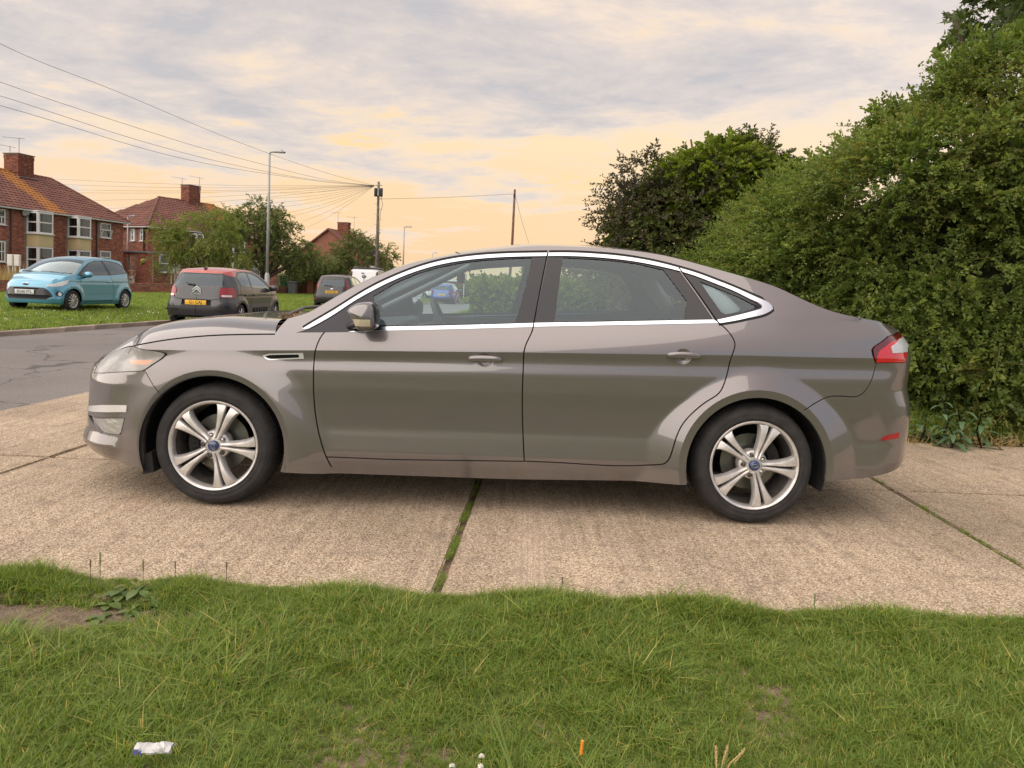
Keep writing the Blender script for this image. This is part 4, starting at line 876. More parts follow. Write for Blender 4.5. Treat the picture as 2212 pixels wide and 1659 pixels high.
# ---- street trees on the far side
def tree(nm, lab, base, lobes, coll, k, n, r0, seed, scl=(.8, 1.3), thr=.2, extra=0, shell=.35, clump=1.2):
    e = thing(nm, lab, 'tree', tuple(base)); rs = np.random.default_rng(seed); tips = [np.array(l[:3]) + rs.normal(0, .3, 3) * np.array(l[3:6]) for l in lobes]
    for l in lobes[:extra]: tips.append(np.array(l[:3]) + rs.normal(0, .6, 3) * np.array(l[3:6]))
    branches(e, np.array(base, float), tips, r0, BARK, .25, .38); crown(e, lobes, coll, k, n, rs, scl, shell, .5, thr=thr, clump=clump); return e
def L_(px, py, Y, rx, ry, rz): p = at_depth(px, py, Y); return (p[0], p[1], p[2], rx, ry, rz)
Yt = 47.0; b = at_depth(452, 640, Yt)
tree('street_tree', 'pale feathery green tree behind the grey car with the red roof', (b[0], Yt, 0), [L_(400, 520, Yt, 1.7, 1.5, 1.15), L_(470, 510, Yt, 1.7, 1.6, 1.45), L_(440, 490, Yt + .6, 1.6, 1.3, .85), L_(365, 490, Yt, .95, .9, .55), L_(350, 560, Yt, .65, .6, .55), L_(510, 545, Yt, .9, 1, 1.1), L_(430, 560, Yt, 1.5, 1.2, .6)], c_gled, 6, 1900, .13, 3, thr=.0, extra=4)
Yt = 51.0; b = at_depth(567, 640, Yt)
tree('street_tree', 'taller dark green tree behind the tall lamp post', (b[0], Yt, 0), [L_(545, 480, Yt, 1.7, 1.5, 1.2), L_(590, 490, Yt, 1.6, 1.5, 1.2), L_(560, 450, Yt, 1.1, 1, .6), L_(630, 530, Yt, 1.4, 1.3, 1.0), L_(505, 490, Yt, 1.0, 1, .9), L_(655, 565, Yt, 1.3, 1, .9), L_(690, 560, Yt, 1.0, 1, .7), L_(590, 550, Yt, 1.6, 1.2, .9)], c_dark, 6, 2300, .24, 4, thr=.08, extra=4)
Yt = 55.0; b = at_depth(708, 645, Yt)
tree('street_tree', 'spreading dark tree beside the wooden telegraph pole', (b[0], Yt, 0), [L_(720, 560, Yt, 1.6, 1.4, 1.0), L_(775, 540, Yt, 1.6, 1.4, 1.0), L_(820, 560, Yt, 1.4, 1.2, 1.1), L_(675, 570, Yt, 1.3, 1, .9), L_(655, 590, Yt, 1.0, 1, .6), L_(845, 580, Yt, .7, .8, .8), L_(760, 585, Yt, 1.9, 1.3, .8), L_(775, 520, Yt, .9, .8, .5)], c_dark, 6, 2200, .16, 6, thr=.08, extra=4)
bush('small dark shrub against the brick wall left of the meter cabinets', [(*at_depth(362, 590, 50)[:2], 1.2, .55, .5, .6)], c_dark, 6, 60, tuple(at_depth(362, 590, 50)[:2]) + (0,), 9, 'shrub', (.4, .6))
bush('dark green shrub between the tree trunk and the metal gate', [(*at_depth(592, 610, 54)[:2], 1.0, .7, .6, 1.0)], c_dark, 6, 120, tuple(at_depth(592, 610, 54)[:2]) + (0,), 10, 'shrub', (.5, .8))
# far treeline closing the view
tl = RNG; P = []; 
for a in np.linspace(-40, 40, 240): P.append((math.sin(R(a)) * 165 + RNG.normal(0, 6), math.cos(R(a)) * 165 + RNG.normal(0, 6), RNG.uniform(.2, 1.8)))
P = np.array(P * 30) + RNG.normal(0, 1.0, (240 * 30, 3)); P[:, 2] = np.abs(P[:, 2]) * (.6 + .3 * np.sin(P[:, 0] * .21) * np.sin(P[:, 0] * .083))
tlo = scatter('treeline', c_dark, P, RNG.uniform(-3, 3, P.shape), RNG.uniform(2, 3.5, len(P)), RNG.integers(0, 6, len(P))); tag(tlo, 'far line of trees closing the end of the street', 'treeline', kind='stuff')
# ================================================================== lamp posts, poles, wires
GALV = mat('galvanised_steel', (.36, .37, .37), .55, .35, var=.15, vscale=3); WOOD = mat('weathered_pole_wood', (.15, .125, .10), .95, var=.45, vscale=5, bump=.8, bscale=30); WIRE = mat('telephone_wire', (.05, .05, .055), .7); FIT = mat('black_fitting', (.012, .012, .014), .6)
def lamp(base, h, arm, label, r=.075):
    t = thing('street_lamp', label, 'street lamp', tuple(base), 0, 'street lamps'); mb = MB(); mb.lathe([(0, 0), (r * 1.5, 0), (r * 1.5, 1.25), (r * 1.25, 1.35), (r, 1.42)], seg=14, axis='z'); mb.build('base', GALV, t, auto=40)
    mb = MB(); mb.tube([(0, 0, 1.3), (0, 0, h * .6), (0, 0, h)], [r, r * .85, r * .65], 12); mb.build('column', GALV, t, smooth=True)
    mb = MB(); mb.tube([(0, 0, h - .03), (.05, 0, h + .06), (.15, 0, h + .08), (arm * .45, 0, h + .08)], r * .55, 8); mb.build('bracket', GALV, t, smooth=True)
    mb = MB(); mb.bbox((arm * .72, 0, h + .09), (arm * .62, .26, .09), .035); mb.bbox((arm * .80, 0, h + .17), (.09, .09, .10), .02); mb.build('lantern', GALV, t, auto=50)
    mb = MB(); mb.box((arm * .76, 0, h + .038), (arm * .42, .2, .015)); mb.build('lens', mat('lamp_lens', (.5, .5, .48), .3), t); return t
p = at_depth(577, 600, 42); L1 = lamp((p[0], 42, .15), 8.1, .85, 'tall grey street lamp on the verge between the grey car and the dark tree', .09)
mb = MB(); mb.tube([(0, 0, 1.6), (0, 0, 2.9)], .083, 12); mb.build('notice_band', mat('pale_sticker', (.45, .48, .46), .7, var=.4, vscale=9), L1)
p = at_depth(275, 600, 60); lamp((p[0], 60, 0), 5.75, .6, 'short grey street lamp standing before the brick passage', .07)
p = at_depth(870, 600, 86); lamp((p[0], 86, 0), 7.8, .85, 'distant street lamp right of the telegraph pole', .10)
p = at_depth(933, 600, 150); lamp((p[0], 150, 0), 7.8, .9, 'farthest tiny street lamp just above the bonnet line', .11)
pp = at_depth(813, 600, 52); PT_ = at_depth(811.5, 397, 52); PH = PT_[2]
pole = thing('telegraph_pole', 'wooden telegraph pole with black joint boxes and a fan of wires', 'telegraph pole', (pp[0], 52, .15)); mb = MB(); mb.tube([(0, 0, 0), (-.01, 0, PH * .5), (-.03, 0, PH)], [.115, .098, .082], 12); mb.build('shaft', WOOD, pole, smooth=True)
for i in range(14): sg = 1 if i % 2 else -1; mb = MB(); mb.tube([(0, 0, 3.0 + i * .36), (sg * .28, 0, 3.0 + i * .36)], .014, 5); mb.build('step', GALV, pole)
for sg in (-1, 1): mb = MB(); mb.bbox((sg * .19, -.12, PH - .75), (.20, .20, .58), .04); mb.build('joint_box', FIT, pole, auto=40)
mb = MB(); mb.box((-.02, -.15, PH - .72), (.08, .06, .5)); mb.build('box_bracket', GALV, pole)
mb = MB(); mb.tube([(-.03 + .22 * math.cos(a), .22 * math.sin(a), PH - .25) for a in np.linspace(0, 6.283, 17)], .018, 5); mb.build('ring_head', GALV, pole)
mb = MB(); mb.tube([(.13, -.1, 1.2), (.12, -.12, 4), (.16, -.1, 6), (.3, -.05, PH - 1.6), (.10, -.1, PH - .6)], .016, 5); mb.build('drop_cable', WIRE, pole)
mb = MB(); mb.bbox((-.28, -.05, PH - 4.9), (.22, .18, .30), .03); mb.build('camera_box', FIT, pole)
p2 = at_depth(1105, 560, 57); PT2 = at_depth(1108, 409, 57); pole2 = thing('telegraph_pole', 'plain wooden telegraph pole standing above the roof of the bronze car', 'telegraph pole', (p2[0], 57, 0)); mb = MB(); mb.tube([(-.15, 0, 0), (0, 0, PT2[2] * .5), (.04, 0, PT2[2])], [.115, .10, .08], 12); mb.build('shaft', mat('red_brown_pole_wood', (.16, .085, .06), .95, var=.3, vscale=5), pole2, smooth=True)
mb = MB(); mb.bbox((.03, -.1, PT2[2] - .45), (.16, .14, .2), .02); mb.build('bracket', FIT, pole2)
def wire(P, label, grp, r=.011):
    mb = MB(); mb.tube(P, r, 5, cap=False); o = mb.build('telephone_wire', WIRE, None, smooth=True); return tag(o, label, 'wire', grp)
def sky_wire(pix, X0, Y0, head, label, grp, r):
    """wire from the pole head along a straight ground track; its height (sag) follows the photo"""
    pix = np.asarray(pix, float); out = []; a = head[:2]; b = np.array([X0, Y0])
    for px, py in pix:
        d = ray(px, py); # point of the ground track seen at this column
        M = np.array([[d[0], -(b - a)[0]], [d[1], -(b - a)[1]]]); k = np.linalg.solve(M, a); out.append(CAM + d * k[0])
    out = np.array(out + [head]); out = out[np.argsort(np.linalg.norm(out[:, :2] - a, axis=1))[::-1]]
    return wire(spline(out, .6).tolist() + [head], label, grp, r)
head = np.array([PT_[0] - .05, 52, PH - .22 + .1])
for pix, lab in (([(-60, 62), (0, 94), (198, 176), (426, 271), (599, 338), (720, 378)], 'highest of the four wires sweeping down from the upper left corner'),
                 ([(-60, 155), (0, 177), (277, 270), (430, 318), (579, 358), (693, 386)], 'second highest of the four wires from the left edge'),
                 ([(-60, 189), (0, 207), (247, 287), (495, 354), (700, 391)], 'third of the four wires from the left edge'),
                 ([(-60, 212), (0, 228), (317, 323), (600, 379), (720, 395)], 'lowest of the four wires from the left edge, over the chimney')):
    sky_wire(pix, -17.5, 24, head, lab, 'wires from the telegraph pole', .008)
for (px, py, Y), lab in zip([(119, 386.6, 66), (134.7, 398.6, 66), (155, 410, 66), (164, 416.4, 66), (192, 433, 66), (222, 451, 66), (578, 416, 66), (585, 428, 66), (592, 438, 66), (610, 447, 66), (620, 460, 66), (631, 467, 66), (654, 478, 70), (665, 491, 74)],
        ['topmost near level wire running behind the left house roof', 'second near level wire running behind the left house roof', 'third near level wire running behind the left house roof', 'fourth near level wire running behind the left house roof', 'fifth wire, sloping gently behind the left hip of the roof', 'lowest wire running to the valley between the two houses', 'upper wire of the fan ending in the dark tree', 'second wire of the fan ending in the dark tree', 'third wire of the fan ending in the dark tree', 'fourth wire of the fan ending in the dark tree', 'fifth wire of the fan ending in the dark tree', 'sixth wire of the fan ending in the dark tree', 'steep wire of the fan, second from the right', 'steepest wire of the fan, nearest the distant gable']):
    e = at_depth(px, py, Y); t = np.linspace(0, 1, 14)[:, None]; P = head + (e - head) * t; P[:, 2] -= .22 * np.sin(t[:, 0] * np.pi); wire(P, lab, 'wires from the telegraph pole', .008)
e = np.array([PT2[0], 57, PT2[2] - .35]); s0_ = np.array([PT_[0] + .1, 52, PH - 1.05]); t = np.linspace(0, 1, 12)[:, None]; P = s0_ + (e - s0_) * t; P[:, 2] -= .06 * np.sin(t[:, 0] * np.pi); wire(P, 'level wire between the two telegraph poles', 'wires from the telegraph pole')
e2 = at_depth(1150, 548, 60); wire(np.array([e + [.1, 0, .2], (e + e2) / 2, e2]), 'stay wire slanting down from the second telegraph pole', 'wires from the telegraph pole')
# seen through the car: gable house, summer tent, posts, hedge, bicycle
p = at_depth(980, 640, 92); gh = thing('bungalow', 'far bungalow gable with white bargeboards seen through the front windows', 'house', (p[0], 92, 0)); zt = at_depth(974, 608, 92)[2]; hw_ = 4.6
mb = MB(); mb.prism([(-hw_, 0), (hw_, 0), (hw_, 1.9), (0, zt), (-hw_, 1.9)], lambda a, b, d: np.array([a, d, b]), 0, 6); mb.build('wall', brick_one(4), gh)
for sg in (-1, 1): mb = MB(); mb.prism([(sg * (hw_ + .3), 1.75), (0, zt + .02), (0, zt + .3), (sg * (hw_ + .3), 2.03)], lambda a, b, d: np.array([a, d, b]), -.25, -.05); mb.build('bargeboard', UPVC, gh); mb = MB(); mb.prism([(sg * (hw_ + .2), 1.85), (0, zt + .1), (0, zt + .25), (sg * (hw_ + .2), 2.0)], lambda a, b, d: np.array([a, d, b]), -.04, 6.2); mb.build('roof', TM3, gh)
p = at_depth(988, 640, 80); gz = thing('gazebo', 'pale green garden gazebo roof in front of the bungalow gable', 'gazebo', (p[0], 80, 0)); zt = at_depth(988, 620, 80)[2]; GZ = mat('pale_green_canvas', (.45, .55, .48), .8)
mb = MB(); mb.add([(-2.1, -2, 1.2), (2.1, -2, 1.2), (2.1, 2, 1.2), (-2.1, 2, 1.2), (-.5, 0, zt), (.5, 0, zt)], [(0, 1, 5, 4), (1, 2, 5), (2, 3, 4, 5), (3, 0, 4)]); mb.build('canopy', GZ, gz)
for sx in (-2, 2):
    for sy_ in (-1.9, 1.9): mb = MB(); mb.tube([(sx, sy_, 0), (sx, sy_, 1.25)], .03, 6); mb.build('leg', GALV, gz)
for px, y0, Y, lab, m, r in ((1003, 596, 62, 'thin white post before the gazebo, seen through the car', UPVC, .035), (1031, 612, 60, 'white post right of the gazebo, seen through the car', UPVC, .045), (989, 600, 64, 'dark post before the gazebo, seen through the car', FIT, .05)):
    q = at_depth(px, y0, Y); t = thing('signpost', lab, 'post', (q[0], Y, 0), 0, 'posts beyond the bend'); mb = MB(); mb.tube([(0, 0, 0), (0, 0, q[2])], r, 8); mb.build('shaft', m, t); mb = MB(); mb.bbox((0, 0, q[2] - .12), (r * 4, r * 2, .22), .01); mb.build('head', m, t)
q = at_depth(1008, 640, 66); box_hedge('low garden hedge beyond the bend seen through the front door windows', q[0] - 3, q[0] + 4.5, 66, 67.2, 1.25, c_hawd, 5, 900)
q = at_depth(1000, 640, 72); fz = thing('panel_fence', 'grey panel fence beyond the bend left of the garden hedge', 'fence', (q[0] - 6.5, 72, 0)); FN = mat('grey_fence_wood', (.20, .20, .20), .9, var=.25)
for i in range(6): mb = MB(); mb.box((i * 1.0 + .5, 0, .75), (.94, .03, 1.45)); mb.build('panel', FN, fz); mb = MB(); mb.box((i * 1.0, 0, .8), (.08, .08, 1.6)); mb.build('post', FN, fz)
q = at_depth(983, 647, 52); bk = thing('bicycle', 'bicycle with a red frame parked right of the blue car beyond the windows', 'bicycle', (q[0], 52, 0), R(35)); RB = mat('red_bike_paint', (.35, .02, .02), .4)
for x in (-.5, .5): mb = MB(); t = np.linspace(0, 2 * np.pi, 28); mb.tube(np.stack([x + .33 * np.cos(t), 0 * t, .33 + .33 * np.sin(t)], 1), .022, 6, cap=False); [mb.tube([(x, 0, .33), (x + .32 * math.cos(a), 0, .33 + .32 * math.sin(a))], .004, 4) for a in np.linspace(0, 6.28, 13)]; mb.build('wheel', FIT, bk)
mb = MB(); [mb.tube([a, b], .022, 6) for a, b in (((-.5, 0, .33), (-.35, 0, .85)), ((-.35, 0, .85), (.15, 0, .85)), ((-.38, 0, .72), (0, 0, .30)), ((0, 0, .30), (.18, 0, .95)), ((0, 0, .30), (.5, 0, .33)), ((.5, 0, .33), (.15, 0, .85)))]; mb.build('frame', RB, bk)
mb = MB(); mb.bbox((.19, 0, .97), (.26, .13, .06), .025); mb.build('saddle', FIT, bk); mb = MB(); mb.tube([(-.33, -.28, 1.0), (-.36, 0, .98), (-.33, .28, 1.0)], .015, 6); mb.tube([(-.36, 0, .98), (-.35, 0, .85)], .018, 6); mb.build('handlebar', FIT, bk)
# ================================================================== the saloon car in front
ZS = {4: (280, 1100, 1.952), 5: (1100, 900, 1.843), 6: (1900, 900, 1.843), 7: (2500, 1100, 1.843), 10: (300, 1250, 3.686), 9: (1250, 1080, 8.296)}
def V(z, pts):
    """photo measurements taken on an enlarged crop -> 2212 px units"""
    ox, oy, k = ZS[z]; p = np.asarray(pts, float)
    return np.stack([(ox + p[:, 0] / k), (oy + p[:, 1] / k)], 1) / 1.73599
YAW, CARY, HALFW, CARX = R(0.9), 3.84, .943, .033
CO = np.array([-.15, HALFW, 0.0])                      # centre of the car in car coordinates (x to the rear, y across from near side)
def car_world(p):
    p = np.asarray(p, float); c, s_ = math.cos(YAW), math.sin(YAW)
    return np.stack([CARX + p[..., 0] * c - p[..., 1] * s_, CARY + p[..., 0] * s_ + p[..., 1] * c, p[..., 2]], -1)
PLAN = spline([(-2.535, .943), (-2.525, .75), (-2.475, .50), (-2.37, .285), (-2.20, .135), (-1.95, .048), (-1.6, .012), (-1.1, .002), (-.3, 0), (.6, 0),
               (1.2, .004), (1.6, .018), (1.92, .055), (2.10, .115), (2.20, .22), (2.235, .42), (2.255, .65), (2.262, .943)])
_s = np.concatenate([[0], np.cumsum(np.linalg.norm(np.diff(PLAN, axis=0), axis=1))])
_i0 = np.argmin(np.abs(PLAN[:, 0] - 0.0)); PS = _s - _s[_i0]
PT = np.gradient(PLAN, axis=0); PT = np.stack([smooth1(PT[:, 0], 30), smooth1(PT[:, 1], 30)], 1); PT /= np.linalg.norm(PT, axis=1)[:, None]
S0, S1 = PS[0], PS[-1]
FW, RW = (-1.572, .314), (1.277, .314)                  # wheel centres (x, z)
def interp(x, xs, ys): return np.interp(x, xs, ys)
def zcrease(x): return interp(x, [-2.4, -1.05, 0, 1.2, 2.3], [.79, .842, .872, .902, .915])
def zlow(x): return interp(x, [-3, -1.05, 1.0, 3], [.42, .435, .445, .46])
def zbelt(x): return interp(x, [-3, -1.2, -.7, .1, 1.1, 1.5, 3], [.95, .962, .972, .997, 1.032, 1.05, 1.05])
_bt = np.array([0, .3, .5, .9, 1.0, 1.12, 1.5, 1.74, 1.88, 1.96, 2.0])
_by = np.array([.060, .034, .025, .029, .0315, .027, .007, .004, .0108, .0065, .0])
_tt = np.linspace(0, 2, 401); _ty = smooth1(np.interp(_tt, _bt, _by), 14)
_ty[-14:] = np.interp(_tt[-14:], [_tt[-15], 2.0], [_ty[-15], _ty[-15] - .0045])
def off(s, z):
    """how far the skin lies inside the plan curve, by height"""
    s = np.asarray(s, float); z = np.asarray(z, float)
    x = np.interp(s, PS, PLAN[:, 0])
    zc, zl, zb = zcrease(x), zlow(x), zbelt(x)
    t = np.where(z < zl, (z - .18) / (zl - .18), 1 + (z - zl) / (zc - zl))
    lower = np.interp(t, _tt, _ty)
    ycr = _ty[-1]
    v = np.maximum(z - zc, 0)
    front = 1 - sstep(-1.35, -.85, x); rear = sstep(1.35, 1.9, x)
    # shoulder then glasshouse (mid car)
    d = zb - zc
    sh = ycr + np.where(v < d, .10 * v + .16 * v * v / d, .26 * d + .42 * (v - d) + .45 * np.minimum(v - d, .4) ** 2)
    # wing: rolls over into the bonnet
    wing = ycr + .22 * v + 2.6 * v * v
    # tail: rolls over into the boot
    tail = ycr + .12 * v + 1.5 * v * v
    up = sh * (1 - front) + wing * front
    up = np.where(z < 1.12, up * (1 - rear) + tail * rear, up)
    o = np.where(z < zc, lower, up)
    # quiet the side creases toward nose and tail corners
    q = sstep(-1.95, -2.25, x); q2 = sstep(1.95, 2.15, x)
    nose = .006 + np.interp(z, [.16, .22, .27, .33, .45, .62, .68, .74, .80, .90, 1.1], [.06, .0, -.035, -.014, -.004, .004, .025, .085, .16, .32, .6])
    o = o * (1 - q) + nose * q
    tl = np.interp(z, [.16, .24, .34, .50, .60, .66, .74, .80, .9, .98, 1.06, 1.2], [.13, .05, .012, .0, -.004, .004, .022, .02, .012, .03, .09, .3])
    o = o * (1 - q2) + tl * q2
    # wheel-arch flares
    rf = np.hypot(x - FW[0], z - FW[1]); a = np.arctan2(z - FW[1], x - FW[0])
    wtop = sstep(-.5, .2, np.sin(a))
    yf = -.017 + .095 * np.maximum(rf - .405, 0) * (1 + 1.1 * np.maximum(rf - .405, 0) / .1) + .14 * np.maximum(.405 - rf, 0)
    k = .028; h = np.clip(.5 + .5 * (o - yf) / k, 0, 1)
    mf = o * (1 - h) + yf * h - k * h * (1 - h)
    o = np.where(rf < .8, mf, o)
    rr = np.hypot(x - RW[0], z - RW[1])
    yr = -.026 + .34 * np.maximum(rr - .412, 0) + .14 * np.maximum(.412 - rr, 0)
    k = .006; h = np.clip(.5 + .5 * (o - yr) / k, 0, 1)
    mr = o * (1 - h) + yr * h - k * h * (1 - h)
    fade = sstep(.78, .64, rr)
    o = np.where(rr < .8, mr * fade + o * (1 - fade), o)
    return o
def skin(s, z, push=0.0):
    s = np.asarray(s, float); o = off(s, z) + push
    x = np.interp(s, PS, PLAN[:, 0]); y = np.interp(s, PS, PLAN[:, 1])
    tx = np.interp(s, PS, PT[:, 0]); ty = np.interp(s, PS, PT[:, 1])
    return np.stack([x - ty * o, y + tx * o, np.broadcast_to(z, s.shape)], -1)
def skin_n(s, z, e=.0015):
    du = skin(s + e, z) - skin(s - e, z); dv = skin(s, z + e) - skin(s, z - e)
    n = np.cross(du, dv); return n / (np.linalg.norm(n, axis=-1)[:, None] + 1e-12)
def unskin(pix):
    """photo pixels -> (s, z) on the skin"""
    pix = np.asarray(pix, float).reshape(-1, 2)
    g = at_depth(pix[:, 0], pix[:, 1], CARY + .06)
    s = np.clip(g[:, 0], S0 + .3, S1 - .3); z = np.clip(g[:, 2], .1, 1.6)
    best = None
    for it in range(40):
        p0 = project(car_world(skin(s, z))); r = pix - p0
        e = np.hypot(r[:, 0], r[:, 1])
        if best is None: best = [e.copy(), s.copy(), z.copy()]
        m = e < best[0]; best[0][m] = e[m]; best[1][m] = s[m]; best[2][m] = z[m]
        h = 3e-3
        J1 = (project(car_world(skin(s + h, z))) - p0) / h; J2 = (project(car_world(skin(s, z + h))) - p0) / h
        lam = 400.0
        a = (J1 * J1).sum(1) + lam; b = (J1 * J2).sum(1); c = (J2 * J2).sum(1) + lam
        g1 = (J1 * r).sum(1); g2 = (J2 * r).sum(1); det = a * c - b * b
        ds = np.clip((c * g1 - b * g2) / det, -.06, .06); dz = np.clip((a * g2 - b * g1) / det, -.06, .06)
        s = np.clip(s + .8 * ds, S0, S1); z = np.clip(z + .8 * dz, .05, 1.7)
    unskin.err = best[0]
    return np.stack([best[1], best[2]], 1)

# ---- outlines measured on the photo
PX = {}
PX['roofline'] = np.concatenate([V(5, [(112, 498), (240, 425), (400, 333), (550, 258), (700, 198), (850, 152), (1000, 121), (1150, 96), (1300, 76), (1500, 57)]),
                                 V(6, [(250, 42), (400, 45), (650, 54), (900, 78), (1100, 110), (1300, 160), (1500, 215), (1700, 272), (1843, 318)]),
                                 V(7, [(915, 30), (1100, 110), (1300, 163), (1450, 190), (1580, 222)])])
PX['bonnet_edge'] = np.concatenate([V(10, [(330, 340), (420, 285), (560, 215), (700, 172), (745, 165), (850, 140), (1100, 95), (1400, 55), (1843, 18)]), V(4, [(1200, 296), (1468, 293)])])
PX['pillar_base'] = V(4, [(1468, 293), (1500, 250), (1560, 185)])
PX['headlight'] = V(10, [(205, 545), (230, 480), (300, 370), (345, 335), (430, 285), (560, 222), (700, 180), (740, 175), (790, 208), (1000, 245), (1130, 268), (1168, 285), (1165, 305), (1110, 355), (1000, 425), (905, 490), (860, 515), (600, 527), (400, 540)])
PX['indicator'] = V(10, [(690, 372), (800, 365), (1020, 368), (940, 432), (800, 432), (700, 418)])
PX['bumper_line'] = V(10, [(890, 512), (950, 610), (1010, 715), (1100, 822)])
PX['drl'] = V(10, [(100, 1000), (300, 990), (650, 992), (640, 1088), (120, 1072)])
PX['fog'] = V(10, [(190, 1175), (400, 1180), (595, 1180), (550, 1370), (520, 1400), (420, 1390), (320, 1365), (260, 1300)])
PX['fog_recess'] = V(10, [(110, 1115), (150, 1140), (620, 1165), (570, 1390), (530, 1425), (400, 1410), (280, 1375), (190, 1265)])
PX['front_shut'] = V(5, [(265, 1572), (228, 1500), (185, 1370), (158, 1240), (142, 1080), (139, 960), (142, 860), (150, 775), (168, 715), (190, 670), (216, 635)])
PX['mid_shut'] = V(5, [(1596, 1530), (1590, 1400), (1583, 1200), (1584, 1000), (1590, 850), (1600, 745), (1622, 690), (1652, 625), (1662, 575)])
PX['mid_pillar_shut'] = V(5, [(1662, 575), (1700, 375), (1735, 200), (1758, 88)])
PX['rear_shut'] = V(6, [(122, 1528), (400, 1541), (1050, 1553), (1090, 1546), (1118, 1520), (1140, 1470), (1170, 1370), (1215, 1275), (1290, 1190), (1400, 1105), (1470, 1055), (1500, 1000), (1530, 900), (1560, 790), (1578, 715), (1558, 668), (1505, 605), (1462, 570)])
PX['rear_pillar_shut'] = V(6, [(1462, 570), (1380, 450), (1280, 310), (1188, 190)])
PX['sill_top'] = np.concatenate([V(5, [(228, 1503), (700, 1518), (1596, 1530)])])
PX['sill_bottom'] = np.concatenate([V(5, [(100, 1590), (270, 1588), (1000, 1607), (1600, 1620)]), V(6, [(120, 1615), (600, 1632), (1180, 1652)])])
PX['chrome_f_out'] = V(5, [(63, 613), (150, 560), (262, 495), (400, 408), (540, 326), (700, 250), (850, 192), (1000, 149), (1150, 121), (1300, 104), (1500, 93), (1757, 88)])
PX['chrome_f_in'] = V(5, [(108, 610), (165, 580), (270, 520), (400, 434), (540, 353), (700, 274), (850, 215), (1000, 172), (1150, 144), (1300, 127), (1500, 115), (1755, 110)])
PX['chrome_bf'] = V(5, [(380, 634), (600, 599), (1000, 592), (1400, 581), (1660, 573), (1656, 600), (1400, 607), (1000, 617), (600, 625), (400, 634)])
PX['chrome_r_out'] = V(6, [(290, 88), (450, 88), (600, 95), (750, 107), (900, 127), (1050, 156), (1190, 192), (1300, 224), (1450, 279), (1600, 339), (1750, 404), (1828, 448), (1841, 468), (1826, 487), (1700, 531), (1580, 556), (1462, 575)])
PX['chrome_r_in'] = V(6, [(288, 110), (450, 110), (600, 117), (750, 130), (900, 150), (1050, 179), (1200, 215), (1300, 246), (1450, 303), (1600, 365), (1720, 424), (1766, 458), (1764, 468), (1750, 476), (1650, 505), (1540, 532), (1447, 552)])
PX['chrome_br'] = V(6, [(190, 572), (600, 566), (1000, 558), (1430, 550), (1463, 573), (1000, 582), (600, 590), (188, 598)])
PX['glass_f'] = V(5, [(550, 388), (700, 298), (850, 233), (1000, 188), (1150, 158), (1300, 140), (1500, 128), (1648, 122), (1638, 185), (1590, 380), (1534, 573), (1000, 584), (585, 592), (560, 480)])
PX['glass_r'] = V(6, [(388, 122), (600, 131), (750, 143), (900, 163), (1085, 205), (1245, 420), (1228, 549), (800, 556), (330, 565), (360, 330)])
PX['glass_q'] = V(6, [(1335, 285), (1450, 330), (1600, 392), (1720, 452), (1740, 466), (1650, 492), (1520, 515), (1490, 505), (1470, 480), (1400, 380)])
PX['dark_q'] = V(6, [(1200, 212), (1300, 244), (1450, 301), (1600, 363), (1720, 422), (1768, 460), (1752, 478), (1650, 507), (1540, 534), (1440, 556), (1320, 380)])
PX['dark_f'] = V(5, [(90, 620), (165, 575), (270, 515), (400, 429), (540, 348), (700, 269), (850, 210), (1000, 167), (1150, 139), (1300, 122), (1500, 110), (1759, 105), (1662, 585), (1000, 600), (600, 610), (380, 637), (20, 640)])
PX['dark_r'] = V(6, [(286, 105), (450, 105), (600, 112), (750, 125), (900, 145), (1050, 174), (1190, 208), (1320, 390), (1432, 556), (1000, 566), (600, 574), (189, 580)])
PX['vent'] = V(4, [(1375, 455), (1420, 443), (1672, 438), (1680, 478), (1430, 488), (1400, 480)])
PX['vent_in'] = V(4, [(1395, 460), (1430, 451), (1640, 447), (1645, 472), (1435, 480), (1412, 474)])
PX['tail'] = V(7, [(1425, 390), (1440, 368), (1530, 300), (1612, 246), (1640, 265), (1658, 320), (1662, 370), (1660, 425), (1642, 476), (1560, 477), (1450, 478), (1432, 430)])
PX['tail_dark'] = V(7, [(1425, 390), (1440, 366), (1530, 298), (1612, 244), (1642, 262), (1630, 285), (1545, 335), (1470, 395), (1455, 425), (1448, 470), (1432, 430)])
PX['tail_white'] = V(7, [(1548, 365), (1600, 315), (1650, 288), (1660, 330), (1661, 375), (1659, 405), (1560, 412)])
PX['bump_r'] = V(7, [(1452, 480), (1436, 530), (1415, 600), (1385, 655), (1340, 702), (1230, 712), (1110, 718), (1060, 740), (1000, 775), (948, 808)])
PX['reflector'] = V(7, [(1478, 1010), (1495, 990), (1550, 972), (1608, 958), (1602, 1000), (1540, 1010), (1480, 1018)])
PX['bottom_f'] = V(4, [(75, 1075), (110, 1120), (200, 1160), (350, 1200), (505, 1226)])
PX['bottom_r'] = V(7, [(1075, 1255), (1270, 1250), (1380, 1216), (1500, 1191), (1545, 1172)])
SZ = {}
for _k, _v in PX.items(): SZ[_k] = unskin(_v); SZ[_k + '_err'] = unskin.err
